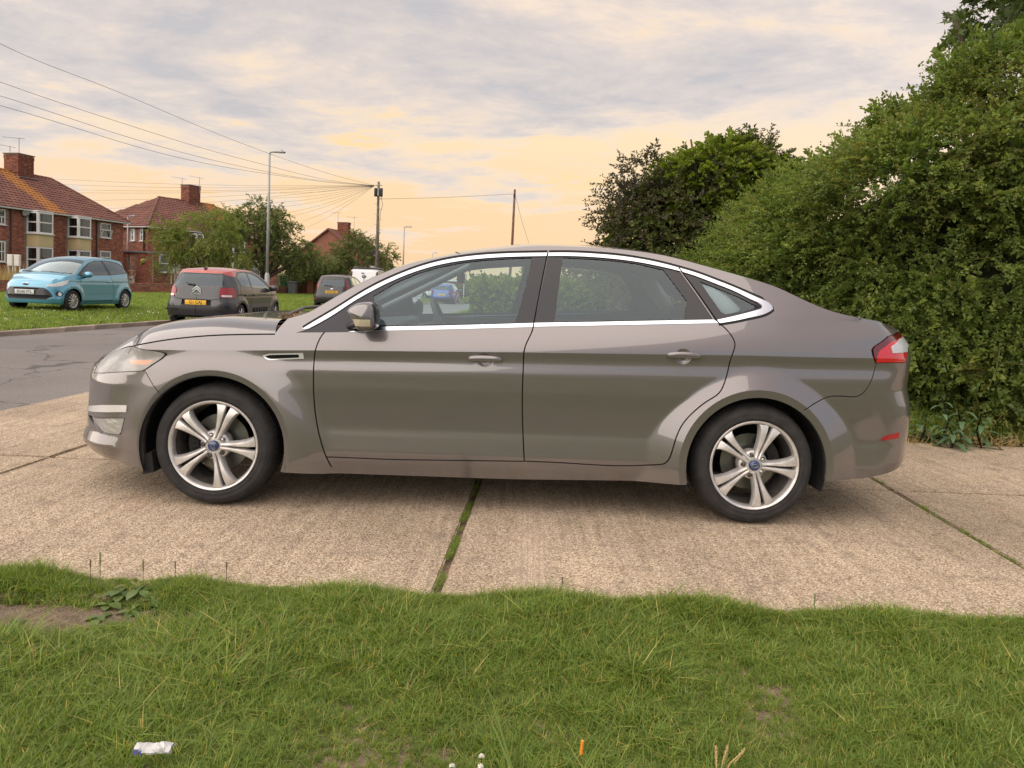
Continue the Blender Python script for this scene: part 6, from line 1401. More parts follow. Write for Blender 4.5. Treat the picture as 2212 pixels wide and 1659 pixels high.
# ---- wheels
TYRE = mat('tyre_rubber', (.022, .021, .020), .82, var=.5, vscale=14, bump=.3, bscale=90)
ALLOY = mat('silver_alloy', (.66, .645, .625), .38, .6, var=.2, vscale=22)
ALLOYD = mat('alloy_barrel_dirty', (.17, .155, .14), .5, .6, var=.4, vscale=25)
DISC = mat('brake_disc_steel', (.16, .16, .14), .35, .9)
NUT = mat('wheel_nut_steel', (.10, .09, .08), .35, .8)
NUTC = mat('bright_wheel_nut', (.55, .55, .55), .25, 1.0)
BLUE = mat('blue_enamel', (.012, .03, .12), .2, coat=1)
def make_wheel(parent, c, side, rot0, steer=0.0, flip=1):
    """c: hub on the outer face plane in car coordinates; side=-1 near, +1 far"""
    e = bpy.data.objects.new('wheel', None); link(e, parent)
    o = np.asarray(c) - CO; e.location = o; e.rotation_euler = (0, 0, steer if side < 0 else math.pi + steer)
    # local: x along the car, -y outward, z up
    Rr = .321
    p = [(.232, .016), (.238, .004), (.250, -.004), (.2555, -.0075), (.2595, -.0050), (.272, -.008), (.2865, -.0080), (.2885, -.0052), (.2925, -.0042), (.302, .004), (.3115, .020), (.3165, .034), (.320, .055), (Rr, .085), (Rr, .16), (.319, .19), (.313, .212), (.295, .226), (.262, .232), (.238, .222)]
    mb = MB(); mb.lathe(p, seg=96, axis='y')
    # tread blocks on the shoulder
    ty = mb.build('tyre', TYRE, e, smooth=True)
    mb = MB(); nb = 66
    for i in range(nb):
        a = 2 * np.pi * i / nb; ca, sa = math.cos(a), math.sin(a); da = 2 * np.pi / nb * .40
        for y0, y1, r0, r1, sk in ((.012, .060, .307, .3245, .0), (.066, .112, .3185, .3255, .4), (.118, .165, .3185, .3255, -.4), (.171, .215, .3225, .311, .0)):
            q = []
            for rr_ in (0, 1):
                for y_, r_, s_k in ((y0, r0, 0), (y1, r1, sk * da)):
                    for sgn in (-1, 1):
                        aa = a + sgn * da + s_k; r2 = r_ if rr_ else r_ - .012; q.append((r2 * math.cos(aa), y_, r2 * math.sin(aa)))
            mb.add(q, [(4, 5, 7, 6), (0, 4, 6, 2), (1, 3, 7, 5), (0, 1, 5, 4), (2, 6, 7, 3)])
    recalc(mb.build('tread', TYRE, e))
    # rim: lip, barrel
    mb = MB(); mb.lathe([(.236, .012), (.2385, .0), (.2345, -.0045), (.229, -.003), (.2225, .006), (.2185, .020), (.2165, .040)], seg=96, axis='y')
    mb.build('rim', ALLOY, e, auto=40)
    mb = MB(); mb.lathe([(.2165, .038), (.212, .06), (.205, .10), (.203, .18), (.21, .215)], seg=64, axis='y'); mb.build('rim_barrel', ALLOYD, e, smooth=True)
    # ten blades in five pairs: wide at the rim, close together at the hub
    mb = MB(); L = 0.2225
    for k in range(5):
        a = R(rot0 + 72 * k)
        for sg in (-1, 1):
            # radius, inner edge offset (slot), outer edge offset, face height (y)
            st = [(.040, .002, .022, -.004), (.066, .0028, .0240, .001), (.095, .0036, .0255, -.002), (.130, .0048, .0320, -.006), (.160, .0060, .0400, -.008), (.185, .0075, .0490, -.007), (.205, .0090, .0590, -.004), (L, .0105, .0690, .001)]
            v = []
            for r_, i_, o_, y_ in st:
                rr_ = min(r_, math.sqrt(max(L * L - o_ * o_, 1e-6))) if r_ > .2 else r_
                m_ = i_ + (o_ - i_) * .30
                for off_, rad, yy in ((i_, r_, y_ + .030), (i_, r_, y_ + .006), (i_ + .003, r_, y_ + .001), (m_, r_, y_ - .0005), (o_ - .007, rr_, y_ + .002), (o_, rr_, y_ + .012), (o_ + .003, rr_, y_ + .040)):
                    x_ = rad; t_ = sg * off_; v.append((x_ * math.cos(a) - t_ * math.sin(a), yy, x_ * math.sin(a) + t_ * math.cos(a)))
            n_ = 7; f = [(i * n_ + j, i * n_ + j + 1, (i + 1) * n_ + j + 1, (i + 1) * n_ + j) for i in range(len(st) - 1) for j in range(n_ - 1)]
            f += [tuple(range(n_)), tuple((len(st) - 1) * n_ + j for j in range(n_))]
            mb.add(v, f)
    recalc(mb.build('spokes', ALLOY, e, auto=35))
    mb = MB(); mb.lathe([(.0, .010), (.035, .010), (.048, .012), (.062, .016), (.074, .022), (.080, .034), (.080, .07)], seg=40, axis='y'); mb.build('hub', ALLOY, e, auto=40)
    for k in range(5):
        a = R(rot0 + 36 + 72 * k); nc = np.array([.0545 * math.cos(a), 0, .0545 * math.sin(a)])
        mb = MB(); mb.lathe([(.0145, .0105), (.0155, .0135), (.0145, .0165), (0.0105, .0165)], c=nc, seg=14, axis='y'); mb.build('nut_seat', NUT, e, smooth=True)
        mb = MB(); mb.lathe([(0, .000), (.006, .0005), (.0095, .004), (.0098, .02)], c=nc, seg=6 if k % 2 else 14, axis='y'); mb.build('wheel_nut', NUTC if (k * 2) % 5 in (0, 3) else NUT, e, auto=30)
    mb = MB(); mb.lathe([(0, -.0085), (.022, -.0075), (.0275, -.004), (.028, .012)], seg=32, axis='y'); cap_ = mb.build('centre_cap', BLUE, e, smooth=True)
    mb = MB(); t = np.linspace(0, 2 * np.pi, 40); mb.tube(np.stack([.019 * np.cos(t), np.full(40, -.0088), .0085 * np.sin(t)], 1) @ roty(R(90 - rot0 if False else 0)).T, .0007, 6, cap=False)
    ang = R(-62) if rot0 > 0 and flip > 0 else R(186)
    ov = mb.build('badge_ring', CHROME, e, smooth=True); ov.rotation_euler = (0, -ang, 0)
    M = frame4((0, -.0087, 0), (math.cos(ang), 0, math.sin(ang)), (-math.sin(ang), 0, math.cos(ang)))
    text_part('badge_text', 'Ford', .0125, M, CHROME, e, .0004, sx=1.15, shear=.3)
    mb = MB(); mb.lathe([(.0, .085), (.07, .085), (.075, .105), (.152, .105), (.152, .128), (.0, .128)], seg=48, axis='y'); mb.build('brake_disc', DISC, e, auto=40)
    mb = MB()
    ca = R(176) if flip > 0 else R(38)
    for t in np.linspace(-.42, .42, 5):
        a = ca + t; mb.bbox((.128 * math.cos(a), .095, .128 * math.sin(a)), (.062, .075, .058), .012, roty(-a))
    mb.build('brake_caliper', UNDER, e, smooth=False)
    mb = MB(); mb.tube([(0, .12, 0), (0, .6, 0)], .05, 10); mb.build('axle', UNDER, e)
    return e
for side in (-1, 1):
    y = .012 if side < 0 else 2 * HALFW - .012
    make_wheel(saloon, (FW[0], y, FW[1] + .006), side, 70 if side < 0 else 20, R(-2.0), 1)
    make_wheel(saloon, (RW[0], y, RW[1] + .006), side, -2 if side < 0 else 40, 0, -1)
# wheel-arch liners, floor
for far in (0, 1):
    for c, r in ((FW, ARF), (RW, ARR)):
        mb = MB(); a = np.linspace(R(202), R(-19), 40); ys = [.012, .05, .42]
        v = [(c[0] + (r + d) * math.cos(t), y if not far else 2 * HALFW - y, c[1] + (r + d) * math.sin(t)) for y, d in ((-.008, .0), (.02, .014), (.03, .016), (.45, .02)) for t in a]
        n = len(a); f = [(i * n + j, i * n + j + 1, (i + 1) * n + j + 1, (i + 1) * n + j) for i in range(3) for j in range(n - 1)]
        k = 3 * n; f.append(tuple(k + j for j in range(n)))
        mb.add(np.array(v) - CO, f); mb.build('arch_liner', UNDER, saloon)
mb = MB(); mb.box(np.array([-.13, HALFW, .235]) - CO, (4.2, 1.10, .05)); mb.box(np.array([-.15, HALFW, .22]) - CO, (1.9, 1.70, .04)); mb.box(np.array([1.9, HALFW, .42]) - CO, (.5, 1.5, .2)); mb.tube(np.array([(-1.3, HALFW, .19), (.5, HALFW + .1, .18), (2.1, HALFW + .45, .25)]) - CO, .03, 8)
mb.box(np.array([-1.75, HALFW, .45]) - CO, (.9, 1.0, .4)); mb.box(np.array([1.5, HALFW, .65]) - CO, (.95, 1.15, .36))
mb.build('underbody', UNDER, saloon)
# mud flaps ahead of and behind the front wheel
for far in (0, 1):
    yy = .06 if not far else 2 * HALFW - .06
    mb = MB(); mb.prism([(-1.935, .26), (-1.90, .27), (-1.885, .165), (-1.945, .150)], lambda a, b, d: np.array((a, yy + d, b)) - CO, -.03, .16); mb.build('mud_flap', UNDER, saloon)
# ---- cabin
def cb(name, shapes, m, bev=.02):
    mb = MB()
    for c, d, *M in shapes: mb.bbox(np.array(c) - CO, d, min(bev, min(d) * .45), M[0] if M else None)
    return mb.build(name, m, saloon, auto=40)
cb('dashboard', [((-.92, HALFW, .86), (.50, 1.42, .20), roty(R(-6))), ((-.72, HALFW, .72), (.3, 1.36, .25))], CABIN, .06)
cb('cabin_floor', [((.2, HALFW, .36), (2.4, 1.4, .08))], CABIN)
DTR = mat('door_trim_plastic', (.045, .05, .052), .7)
for far in (0, 1):
    yy = .13 if not far else 2 * HALFW - .13
    cb('door_lining', [((-.35, yy, .70), (.9, .05, .56)), ((.55, yy, .70), (.85, .05, .58))], DTR)
def seat(x, y, w, hr=True):
    s_ = [((x - .22, y, .55), (.52, w, .16)), ((x + .12, y, .80), (.15, w * .92, .60), roty(R(16)))]
    if hr: s_ += [((x + .23, y, 1.16), (.10, .26, .19), roty(R(10)))]
    return cb('seat', s_, FABRIC, .05)
seat(-.07, .50, .50); seat(-.07, 1.39, .50)
cb('rear_seat', [((.98, HALFW, .55), (.5, 1.30, .16)), ((1.27, HALFW, .76), (.14, 1.30, .52), roty(R(24)))], FABRIC, .05)
cb('parcel_shelf', [((1.52, HALFW, .98), (.42, 1.20, .03))], CABIN)
mb = MB(); t = np.linspace(0, 2 * np.pi, 40); wc = np.array([-.50, 1.36, .93])
ring = np.stack([np.zeros(40), .185 * np.cos(t), .185 * np.sin(t)], 1) @ roty(R(-24)).T
mb.tube(ring + wc - CO, .017, 8, cap=False); mb.bbox(wc - CO + np.array([-.02, 0, 0]), (.05, .13, .12), .02, roty(R(-24)))
for a in (R(0), R(180), R(270)): mb.tube(np.array([wc, wc + (roty(R(-24)) @ np.array([0, .18 * math.cos(a), .18 * math.sin(a)]))]) - CO, .012, 6)
mb.tube(np.array([wc, wc + np.array([-.3, 0, -.06])]) - CO, .035, 8)
mb.build('steering_wheel', CABIN, saloon, smooth=True)
# roof lining and pale pillar trims inside
hE = seg(roof_e, -.30, 1.05); o = cap('headlining', hE - [[0, .03]], np.interp(tE(hE), [0, .5, 1], [.02, .03, .025]), np.interp(tE(hE), [0, .5, 1], [.07, .02, -.06]), HEADLIN, p=2)
for far in (0, 1):
    fy = (lambda y: 2 * HALFW - y) if far else (lambda y: y)
    for sa, za, sb, zb_, w in ((.13, 1.0, .17, 1.36, .055), (-.98, 1.02, -.32, 1.36, .025), (.97, 1.30, 1.16, 1.10, .06)):
        p = skin(np.linspace(sa, sb, 5), np.linspace(za, zb_, 5), .085); p[:, 1] = fy(p[:, 1]); mb = MB(); mb.tube(p - CO, w, 8); mb.build('pillar_trim', HEADLIN, saloon, smooth=True)
cb('rear_view_mirror', [((-.36, HALFW, 1.26), (.04, .24, .07))], CABIN, .015)
# leaves and grime gathered at the foot of the windscreen are left to the scuttle itself
for y0, y1 in ((.45, .95), (1.0, 1.5)):
    mb = MB(); mb.tube(np.array([(-1.32, y0, 1.0), (-1.30, (y0 + y1) / 2, 1.035), (-1.25, y1, 1.04)]) - CO, .010, 6); mb.build('wiper', TRIM, saloon)
# ================================================================== other parked cars
class Body:
    """hatchback skin wrapped round a plan curve; d = metres along the skin from the middle of the nose (or of the tail)"""
    def __init__(s, plan, hw, belt, nose, tail, fw, rw, wr, tumble=.34, qn=(-1.25, -1.6), qt=(1.25, 1.5), flare=.03, scale=(1, 1, 1)):
        s.plan = spline(plan, .006); q = np.concatenate([[0], np.cumsum(np.linalg.norm(np.diff(s.plan, axis=0), axis=1))]); s.ps = q - q[np.argmin(np.abs(s.plan[:, 0]))]
        t = np.gradient(s.plan, axis=0); t = np.stack([smooth1(t[:, 0], 18), smooth1(t[:, 1], 18)], 1); s.pt = t / np.linalg.norm(t, axis=1)[:, None]
        s.S0, s.S1, s.hw = s.ps[0], s.ps[-1], hw; s.belt, s.nose, s.tail, s.fw, s.rw, s.wr, s.tumble, s.qn, s.qt, s.flare = belt, nose, tail, fw, rw, wr, tumble, qn, qt, flare; s.scale = np.array(scale)
    def off(s, S, z):
        x = np.interp(S, s.ps, s.plan[:, 0]); zb = np.interp(x, *s.belt); o = np.interp(z, [.15, .28, .42, .55, .72, .80, .84, .95], [.07, .015, .012, .004, .0, .006, .0, .012]); v = np.maximum(z - (zb - .1), 0)
        o = o + np.where(z > zb - .1, .25 * np.minimum(v, .1) + s.tumble * np.maximum(v - .1, 0) + .35 * np.maximum(v - .1, 0) ** 2, 0)
        q = sstep(*s.qn, x); o = o * (1 - q) + np.interp(z, *s.nose) * q; q = sstep(*s.qt, x); o = o * (1 - q) + np.interp(z, *s.tail) * q
        for c in (s.fw, s.rw):
            r = np.hypot(x - c[0], z - c[1]); o = o - s.flare * sstep(s.wr + .17, s.wr + .06, r) * (z < .95)
        return o
    def skin(s, S, z, push=0.0):
        S = np.asarray(S, float); o = s.off(S, np.asarray(z, float)) + push; x = np.interp(S, s.ps, s.plan[:, 0]); y = np.interp(S, s.ps, s.plan[:, 1]); tx = np.interp(S, s.ps, s.pt[:, 0]); ty = np.interp(S, s.ps, s.pt[:, 1])
        return np.stack([x - ty * o, y + tx * o, np.broadcast_to(z, S.shape)], -1)
    def nrm(s, S, z, e=.003): n = np.cross(s.skin(S + e, z) - s.skin(S - e, z), s.skin(S, z + e) - s.skin(S, z - e)); return n / (np.linalg.norm(n, axis=-1)[:, None] + 1e-12)
    def cut(s, outline, polys, grid=.05):
        vs, es = [], []
        def loop(P):
            b = len(vs); vs.extend(map(tuple, P)); n = len(P); es.extend((b + i, b + (i + 1) % n) for i in range(n))
        loop(outline); [loop(dens(P, True, .06)) for _, P in polys]
        gx, gz = np.meshgrid(np.arange(s.S0, s.S1, grid), np.arange(.15, 1.6, grid)); p = np.stack([gx.ravel(), gz.ravel()], 1); p = p[inside(p, outline)]; vs.extend(map(tuple, p))
        r = delaunay_2d_cdt([Vector(v) for v in vs], es, [], 0, 1e-5); s.v = np.array([v[:] for v in r[0]]); tr = [(f[0], f[i], f[i + 1]) for f in r[2] for i in range(1, len(f) - 1)]; s.t = np.array(tr); cen = s.v[s.t].mean(1)
        s.lab = np.full(len(s.t), '', dtype=object); s.inst = np.full(len(s.t), -1); ins = inside(cen, outline)
        for i, (nm, P) in enumerate(polys): m = ins & (s.lab == '') & inside(cen, P); s.lab[m] = nm; s.inst[m] = i
        s.lab[ins & (s.lab == '')] = 'body'
        a = s.v[s.t[:, 1]] - s.v[s.t[:, 0]]; b = s.v[s.t[:, 2]] - s.v[s.t[:, 0]]; f = a[:, 0] * b[:, 1] - a[:, 1] * b[:, 0] < 0; s.t[f] = s.t[f][:, ::-1]
    def part(s, nm, names, m, parent, push=0.0, flange=.015, fars=(0, 1), split=True):
        outs = []; sel0 = np.isin(s.lab, names)
        groups = sorted(set(s.inst[sel0])) if split else [None]
        for g in groups:
            sel = sel0 & (s.inst == g) if split else sel0
            if not sel.any(): continue
            t = s.t[sel]; u, inv = np.unique(t, return_inverse=True); t = inv.reshape(-1, 3); S, z = s.v[u].T; co = s.skin(S, z, push); nn = s.nrm(S, z)
            fn = np.cross(co[t[:, 1]] - co[t[:, 0]], co[t[:, 2]] - co[t[:, 0]]); c = co.mean(0); outw = co - np.array([0, s.hw, .6])
            if (nn * outw).sum() < 0: nn = -nn
            if (fn * nn[t[:, 0]]).sum() < 0: t = t[:, ::-1]
            F = [tuple(map(int, q)) for q in t]; VV, NN = [co], [nn]
            if flange:
                e = np.vstack([t[:, [0, 1]], t[:, [1, 2]], t[:, [2, 0]]]); _, ix, ct = np.unique(np.sort(e, 1), axis=0, return_index=True, return_counts=True); be = e[ix[ct == 1]]; be = be[~((S[be] < s.S0 + 1e-3) | (S[be] > s.S1 - 1e-3)).all(1)]
                a, b = co[be[:, 0]], co[be[:, 1]]; na, nb = nn[be[:, 0]], nn[be[:, 1]]; VV.append(np.stack([a, b, b - nb * flange, a - na * flange], 1).reshape(-1, 3)); en = np.cross(b - a, na); NN.append(np.repeat(en / (np.linalg.norm(en, axis=1)[:, None] + 1e-12), 4, 0)); F += [(int(i + 3), int(i + 2), int(i + 1), int(i)) for i in len(co) + 4 * np.arange(len(be))]
            V_, N_ = np.concatenate(VV), np.concatenate(NN)
            for far in fars:
                v, n, f = (V_ * [1, -1, 1] + [0, 2 * s.hw, 0], N_ * [1, -1, 1], [q[::-1] for q in F]) if far else (V_, N_, F)
                me = bpy.data.meshes.new(nm); me.from_pydata(((v - [0, s.hw, 0]) * s.scale).tolist(), [], f); me.materials.append(m); me.shade_smooth(); n2 = n / s.scale; n2 /= np.linalg.norm(n2, axis=1)[:, None]; me.normals_split_custom_set_from_vertices(n2.tolist()); o = bpy.data.objects.new(nm, me); link(o, parent); outs.append(o)
        return outs
    def cap(s, nm, E, h, b, m, parent, nu=16, p=2.0):
        P = s.skin(E[:, 0], E[:, 1], .001); n = len(P); h = np.broadcast_to(np.asarray(h, float), (n,)); b = np.broadcast_to(np.asarray(b, float), (n,)); u = np.sin(np.linspace(-1, 1, nu) * np.pi / 2); v = np.zeros((n, nu, 3))
        v[:, :, 1] = s.hw + u[None] * (s.hw - P[:, 1])[:, None]; v[:, :, 0] = P[:, :1] - b[:, None] * (1 - u[None] ** 2); v[:, :, 2] = P[:, 2:] + h[:, None] * (1 - np.abs(u[None]) ** p)
        mb = MB(); mb.add((v.reshape(-1, 3) - [0, s.hw, 0]) * s.scale, [(i * nu + j, i * nu + j + 1, (i + 1) * nu + j + 1, (i + 1) * nu + j) for i in range(n - 1) for j in range(nu - 1)]); o = mb.build(nm, m, parent, smooth=True)
        if sum(q.normal.z for q in o.data.polygons) < 0: o.data.flip_normals()
        return o
    def pt3(s, S, z, push=0.0): return (s.skin(np.array([S]), np.array([z]), push)[0] - [0, s.hw, 0]) * s.scale
CARGL = glass('car_window', (.22, .27, .28), 2.0, 1.5)
CARGL2 = glass('clear_car_window', (.52, .58, .60), 2.4, 1.5)
WPLATE = mat('white_plate', (.62, .63, .62), .35); YPLATE = mat('yellow_plate', (.72, .42, .03), .35); INK = mat('plate_ink', (.01, .01, .01), .5)
TAILR = mat('red_lamp', (.27, .010, .014), .15, coat=.6); LAMPC = mat('clear_lamp', (.60, .60, .56), .12, .25, coat=1, bump=.5, bscale=30)
def plate(parent, c, xdir, ydir, txt, m, w=.52, h=.112):
    z = np.cross(xdir, ydir); mb = MB(); Rm = np.stack([xdir, ydir, z], 1); mb.bbox(np.asarray(c), (w, h, .012), .003, Rm); pl = mb.build('number_plate', m, parent, auto=40)
    text_part('registration', txt, .105, frame4(np.asarray(c) + z * .0065, xdir, ydir), INK, pl, .0008, sx=.95, bold=.0018)
def car_wheel(parent, c, r, w, side, m, n=11, style='multi'):
    e = bpy.data.objects.new('wheel', None); link(e, parent); e.location = c; e.rotation_euler = (0, 0, 0 if side < 0 else math.pi)
    mb = MB(); mb.lathe([(r * .66, .01), (r * .70, -.006), (r * .85, -.008), (r * .95, .01), (r, .05), (r, w - .05), (r * .95, w), (r * .66, w)], seg=40, axis='y'); mb.build('tyre', TYRE, e, smooth=True)
    mb = MB(); mb.lathe([(r * .67, .012), (r * .655, -.002), (r * .60, .012), (r * .58, .05)], seg=32, axis='y'); mb.lathe([(0, -.004), (r * .16, .0), (r * .2, .02)], seg=16, axis='y')
    for k in range(n):
        a = 2 * np.pi * k / n + .2; d = np.array([math.cos(a), math.sin(a)]); q = np.array([-d[1], d[0]]); v = []
        for rr, hw_, y in ((r * .14, r * .035, .002), (r * .40, r * .05, -.004), (r * .61, r * .09, .006)):
            for sg, yy in ((-1, y + .02), (-.6, y), (.6, y), (1, y + .02)): v.append((d[0] * rr + q[0] * sg * hw_, yy, d[1] * rr + q[1] * sg * hw_))
        mb.add(v, [(i * 4 + j, i * 4 + j + 1, i * 4 + 5 + j, i * 4 + 4 + j) for i in range(2) for j in range(3)])
    mb.build('wheel_trim', m, e, smooth=False); mb = MB(); mb.lathe([(0, .06), (r * .62, .06)], seg=24, axis='y'); mb.build('brake', UNDER, e)
def hatch(root, paint, roofm, feats, scale, wheel_m, glassm, trim_low=None, n_sp=11):
    """common hatchback shell; feats: (part, material, push, polygon, 'n'ose/'t'ail/'s'ide)"""
    plan = [(-1.85, .83), (-1.845, .62), (-1.80, .40), (-1.70, .21), (-1.50, .075), (-1.2, .02), (-.7, .0), (0, 0), (.7, .0), (1.15, .02), (1.45, .06), (1.62, .15), (1.71, .30), (1.75, .55), (1.76, .83)]
    nose = ([.15, .24, .32, .45, .60, .70, .78, .86, 1.0, 1.2], [.07, .0, -.015, .0, .01, .03, .08, .17, .4, .7]); tail = ([.15, .25, .4, .55, .62, .72, .90, 1.0, 1.2, 1.4, 1.5], [.08, .01, -.02, -.02, .0, .02, .05, .07, .17, .30, .40])
    B = Body(plan, .83, ([-2, -1.0, 1.2, 2], [.90, .93, 1.03, 1.05]), nose, tail, (-1.15, .285), (1.15, .285), .32, scale=scale); S0, S1 = B.S0, B.S1
    top = spline([(-1.62, .845), (-1.3, .925), (-1.02, .985)], .05); pil = spline([(-1.02, .985), (-.75, 1.16), (-.42, 1.34), (-.05, 1.435), (.5, 1.465), (1.0, 1.44), (1.3, 1.395)], .05)
    arch = lambda c: np.array([p for p in circ(c, .325, 200, -20, 24)])
    a, b = arch(B.fw), arch(B.rw); nosE = np.array([(S0, .775), (S0 + .4, .78), (S0 + .62, .79)]); taiE = np.array([(1.42, 1.375), (1.6, 1.36), (S1, 1.365)])
    outl = np.vstack([[(S0, .21), (S0 + .5, .20)], a, b, [(S1 - .5, .27), (S1, .28)], taiE[::-1], pil[::-1], top[::-1], nosE[::-1]]); outl = outl[np.r_[True, np.linalg.norm(np.diff(outl, axis=0), axis=1) > 1e-4]]
    P = []; feat_m = {}
    for nm, m, push, poly, w in feats:
        q = np.array(poly, float)
        if w == 'n': q[:, 0] += S0
        elif w == 't': q[:, 0] = S1 - q[:, 0]
        P.append((nm + '|' + str(len(feat_m)), q)); feat_m[nm + '|' + str(len(feat_m))] = (nm, m, push)
    B.cut(outl, P)
    B.part('body', ['body'], paint, root, split=False)
    for k, (nm, m, push) in feat_m.items():
        if m is None: continue
        B.part(nm, [k], m, root, push, .012 if push > -.001 else .014)
    tE_ = lambda E: (E[:, 0] - E[0, 0]) / (E[-1, 0] - E[0, 0])
    hE = np.vstack([nosE, top]); B.cap('bonnet', hE, np.interp(hE[:, 0], [S0, -1.6, -1.02], [0, .05, .05]), np.interp(hE[:, 0], [S0, -1.6, -1.02], [0, .06, .22]), paint, root)
    k = pil[:, 0]; wE = pil[k < -.30]; rE = pil[k > -.36]; rE = np.vstack([rE, taiE])
    B.cap('windscreen', wE, np.linspace(0, .03, len(wE)), np.linspace(.22, .12, len(wE)), glassm, root); B.cap('roof', rE, np.interp(rE[:, 0], [-.36, .3, 1.4, S1], [.03, .045, .03, 0]), np.interp(rE[:, 0], [-.36, .4, 1.35, S1], [.12, 0, -.06, 0]), roofm, root)
    sx, sy, sz = scale
    for c in (B.fw, B.rw):
        for sd in (-1, 1): car_wheel(root, (c[0] * sx, sd * (.83 - .012) * sy, .285 * 1.0), .288, .18, sd, wheel_m, n_sp)
    mb = MB(); mb.box((0, 0, .30 * sz), (3.3 * sx, 1.0 * sy, .16)); mb.box((0, 0, .27), (1.55 * sx, 1.5 * sy, .12)); mb.box((1.45 * sx, 0, .38), (.4, 1.3 * sy, .25)); mb.box((-1.45 * sx, 0, .38), (.45, 1.2 * sy, .3))
    for c in (B.fw, B.rw): mb.box((c[0] * sx, 0, .5), (.68 * sx, 1.05 * sy, .4))
    mb.build('underbody', UNDER, root)
    mb = MB(); mb.bbox((.05, 0, .62 * sz), (2.2 * sx, 1.36 * sy, .5), .08); mb.bbox((-.72 * sx, 0, .90 * sz), (.4, 1.3 * sy, .18), .06); mb.build('cabin', CABIN, root)
    for x in (-.15, .70):
        for y in (-.36, .36): mb = MB(); mb.bbox((x * sx, y * sy, .98 * sz), (.14, .46 * sy, .42), .05, roty(R(14))); mb.bbox((x * sx + .08, y * sy, 1.24 * sz), (.09, .25, .16), .03); mb.build('seat', FABRIC, root, auto=40)
    for sd in (-1, 1):
        mb = MB(); mb.ball((-.70 * sx, sd * (.83 * sy + .09), .99 * sz), (.085, .13, .085), 14, 10); mb.build('door_mirror', paint, root, smooth=True); mb = MB(); mb.tube([(-.70 * sx, sd * .76 * sy, .93 * sz), (-.70 * sx, sd * (.83 * sy + .04), .93 * sz)], [.05, .03], 8); mb.build('mirror_arm', TRIM, root)
    return B
SIDE3 = [(-.93, .955), (-.62, 1.155), (-.30, 1.30), (.0, 1.375), (.40, 1.40), (.38, 1.01)]
def side_glass(three):
    g = [('window', None)]
    f = [(-.80, .965), (-.55, 1.14), (-.28, 1.285), (.0, 1.36), (.32, 1.385), (.42, 1.005)]
    r = [(.52, 1.01), (.42, 1.39), (.75, 1.385), (1.05, 1.34), (1.25, 1.24), (1.36, 1.11), (1.2, 1.06)] if three else [(.50, 1.01), (.40, 1.39), (.72, 1.385), (.98, 1.35), (1.13, 1.23), (1.02, 1.045)]
    return f, r
BLK = lambda: TRIM
def door_feats(three):
    def line(P): return strip(spline(np.array(P), .05) if len(P) > 3 else dens(P, d=.05), .012).tolist()
    f = [('shut_line', UNDER, .012, line([(-.80, .24), (-.88, .5), (-.86, .75), (-.82, .95)]), 's'), ('shut_line', UNDER, .012, line([(.55, .26), (.58, .6), (.50, .85), (.46, 1.0)]), 's'), ('shut_line', UNDER, .012, line([(-.80, .26), (.55, .27)]), 's')]
    if not three: f += [('shut_line', UNDER, .012, line([(.55, .27), (.85, .30), (.92, .5), (1.12, .72), (1.16, .95), (1.1, 1.05)]), 's')]
    return f
def handle(B, root, xs, z, m):
    for x in xs:
        for sd in (0, 1): p = B.pt3(x, z, -.014); p[1] *= -1 if sd else 1; mb = MB(); mb.bbox(p, (.17, .03, .035), .012); mb.build('door_handle', m, root, auto=50)
Yd, Zd = np.array([0, 1.0, 0]), np.array([0, 0, 1.0])
# ---- small blue hatchback, its nose toward us
BLUEP = paint_mat('sky_blue_paint', (.10, .33, .46), .45, .35); f, r = side_glass(True)
ka = thing('hatchback_car', 'small sky blue three-door hatchback parked on the grass verge', 'car', (-12.42, 20.9, .14), R(90 - 4.5))
oval = lambda c, rx, ry, n=18: [(c[0] + rx * math.cos(a), c[1] + ry * math.sin(a)) for a in np.linspace(0, 2 * np.pi, n, endpoint=False)]
feats = [('headlight', LAMPC, -.004, [(.50, .66), (.66, .645), (.92, .665), (1.06, .74), (1.12, .84), (.98, .80), (.78, .745), (.60, .70)], 'n'),
         ('grille_slot', UNDER, .03, [(-.01, .335), (.50, .335), (.62, .385), (.58, .425), (-.01, .425)], 'n'), ('grille_slot', UNDER, .02, [(-.01, .565), (.33, .565), (.36, .60), (-.01, .60)], 'n'),
         ('grille', TRIM, .008, [(-.01, .31), (.52, .31), (.68, .395), (.60, .52), (.48, .615), (-.01, .625)], 'n'),
         ('fog_lamp', LAMPC, .02, oval((.84, .46), .045, .055), 'n'), ('fog_surround', TRIM, .012, oval((.82, .46), .085, .075), 'n'),
         ('window', CARGL2, .010, f, 's'), ('window', CARGL2, .010, r, 's'), ('window_surround', TRIM, .005, [(-.97, .95), (-.62, 1.165), (-.30, 1.305), (.0, 1.38), (.42, 1.405), (.75, 1.40), (1.07, 1.355), (1.28, 1.25), (1.42, 1.10), (1.2, 1.045), (.42, .99)], 's'),
         ('tail_light', TAILR, -.004, [(.50, .86), (.62, .80), (.66, .95), (.62, 1.12), (.52, 1.13)], 't')] + door_feats(True)
B = hatch(ka, BLUEP, BLUEP, feats, (1, 1, 1.0), mat('painted_wheel_trim', (.55, .54, .52), .4, .5), CARGL2, n_sp=11)
handle(B, ka, [.36], .80, BLUEP)
c = B.pt3(B.S0, .50, -.02); plate(ka, c, -Yd, Zd, 'BD60 FYL', WPLATE)
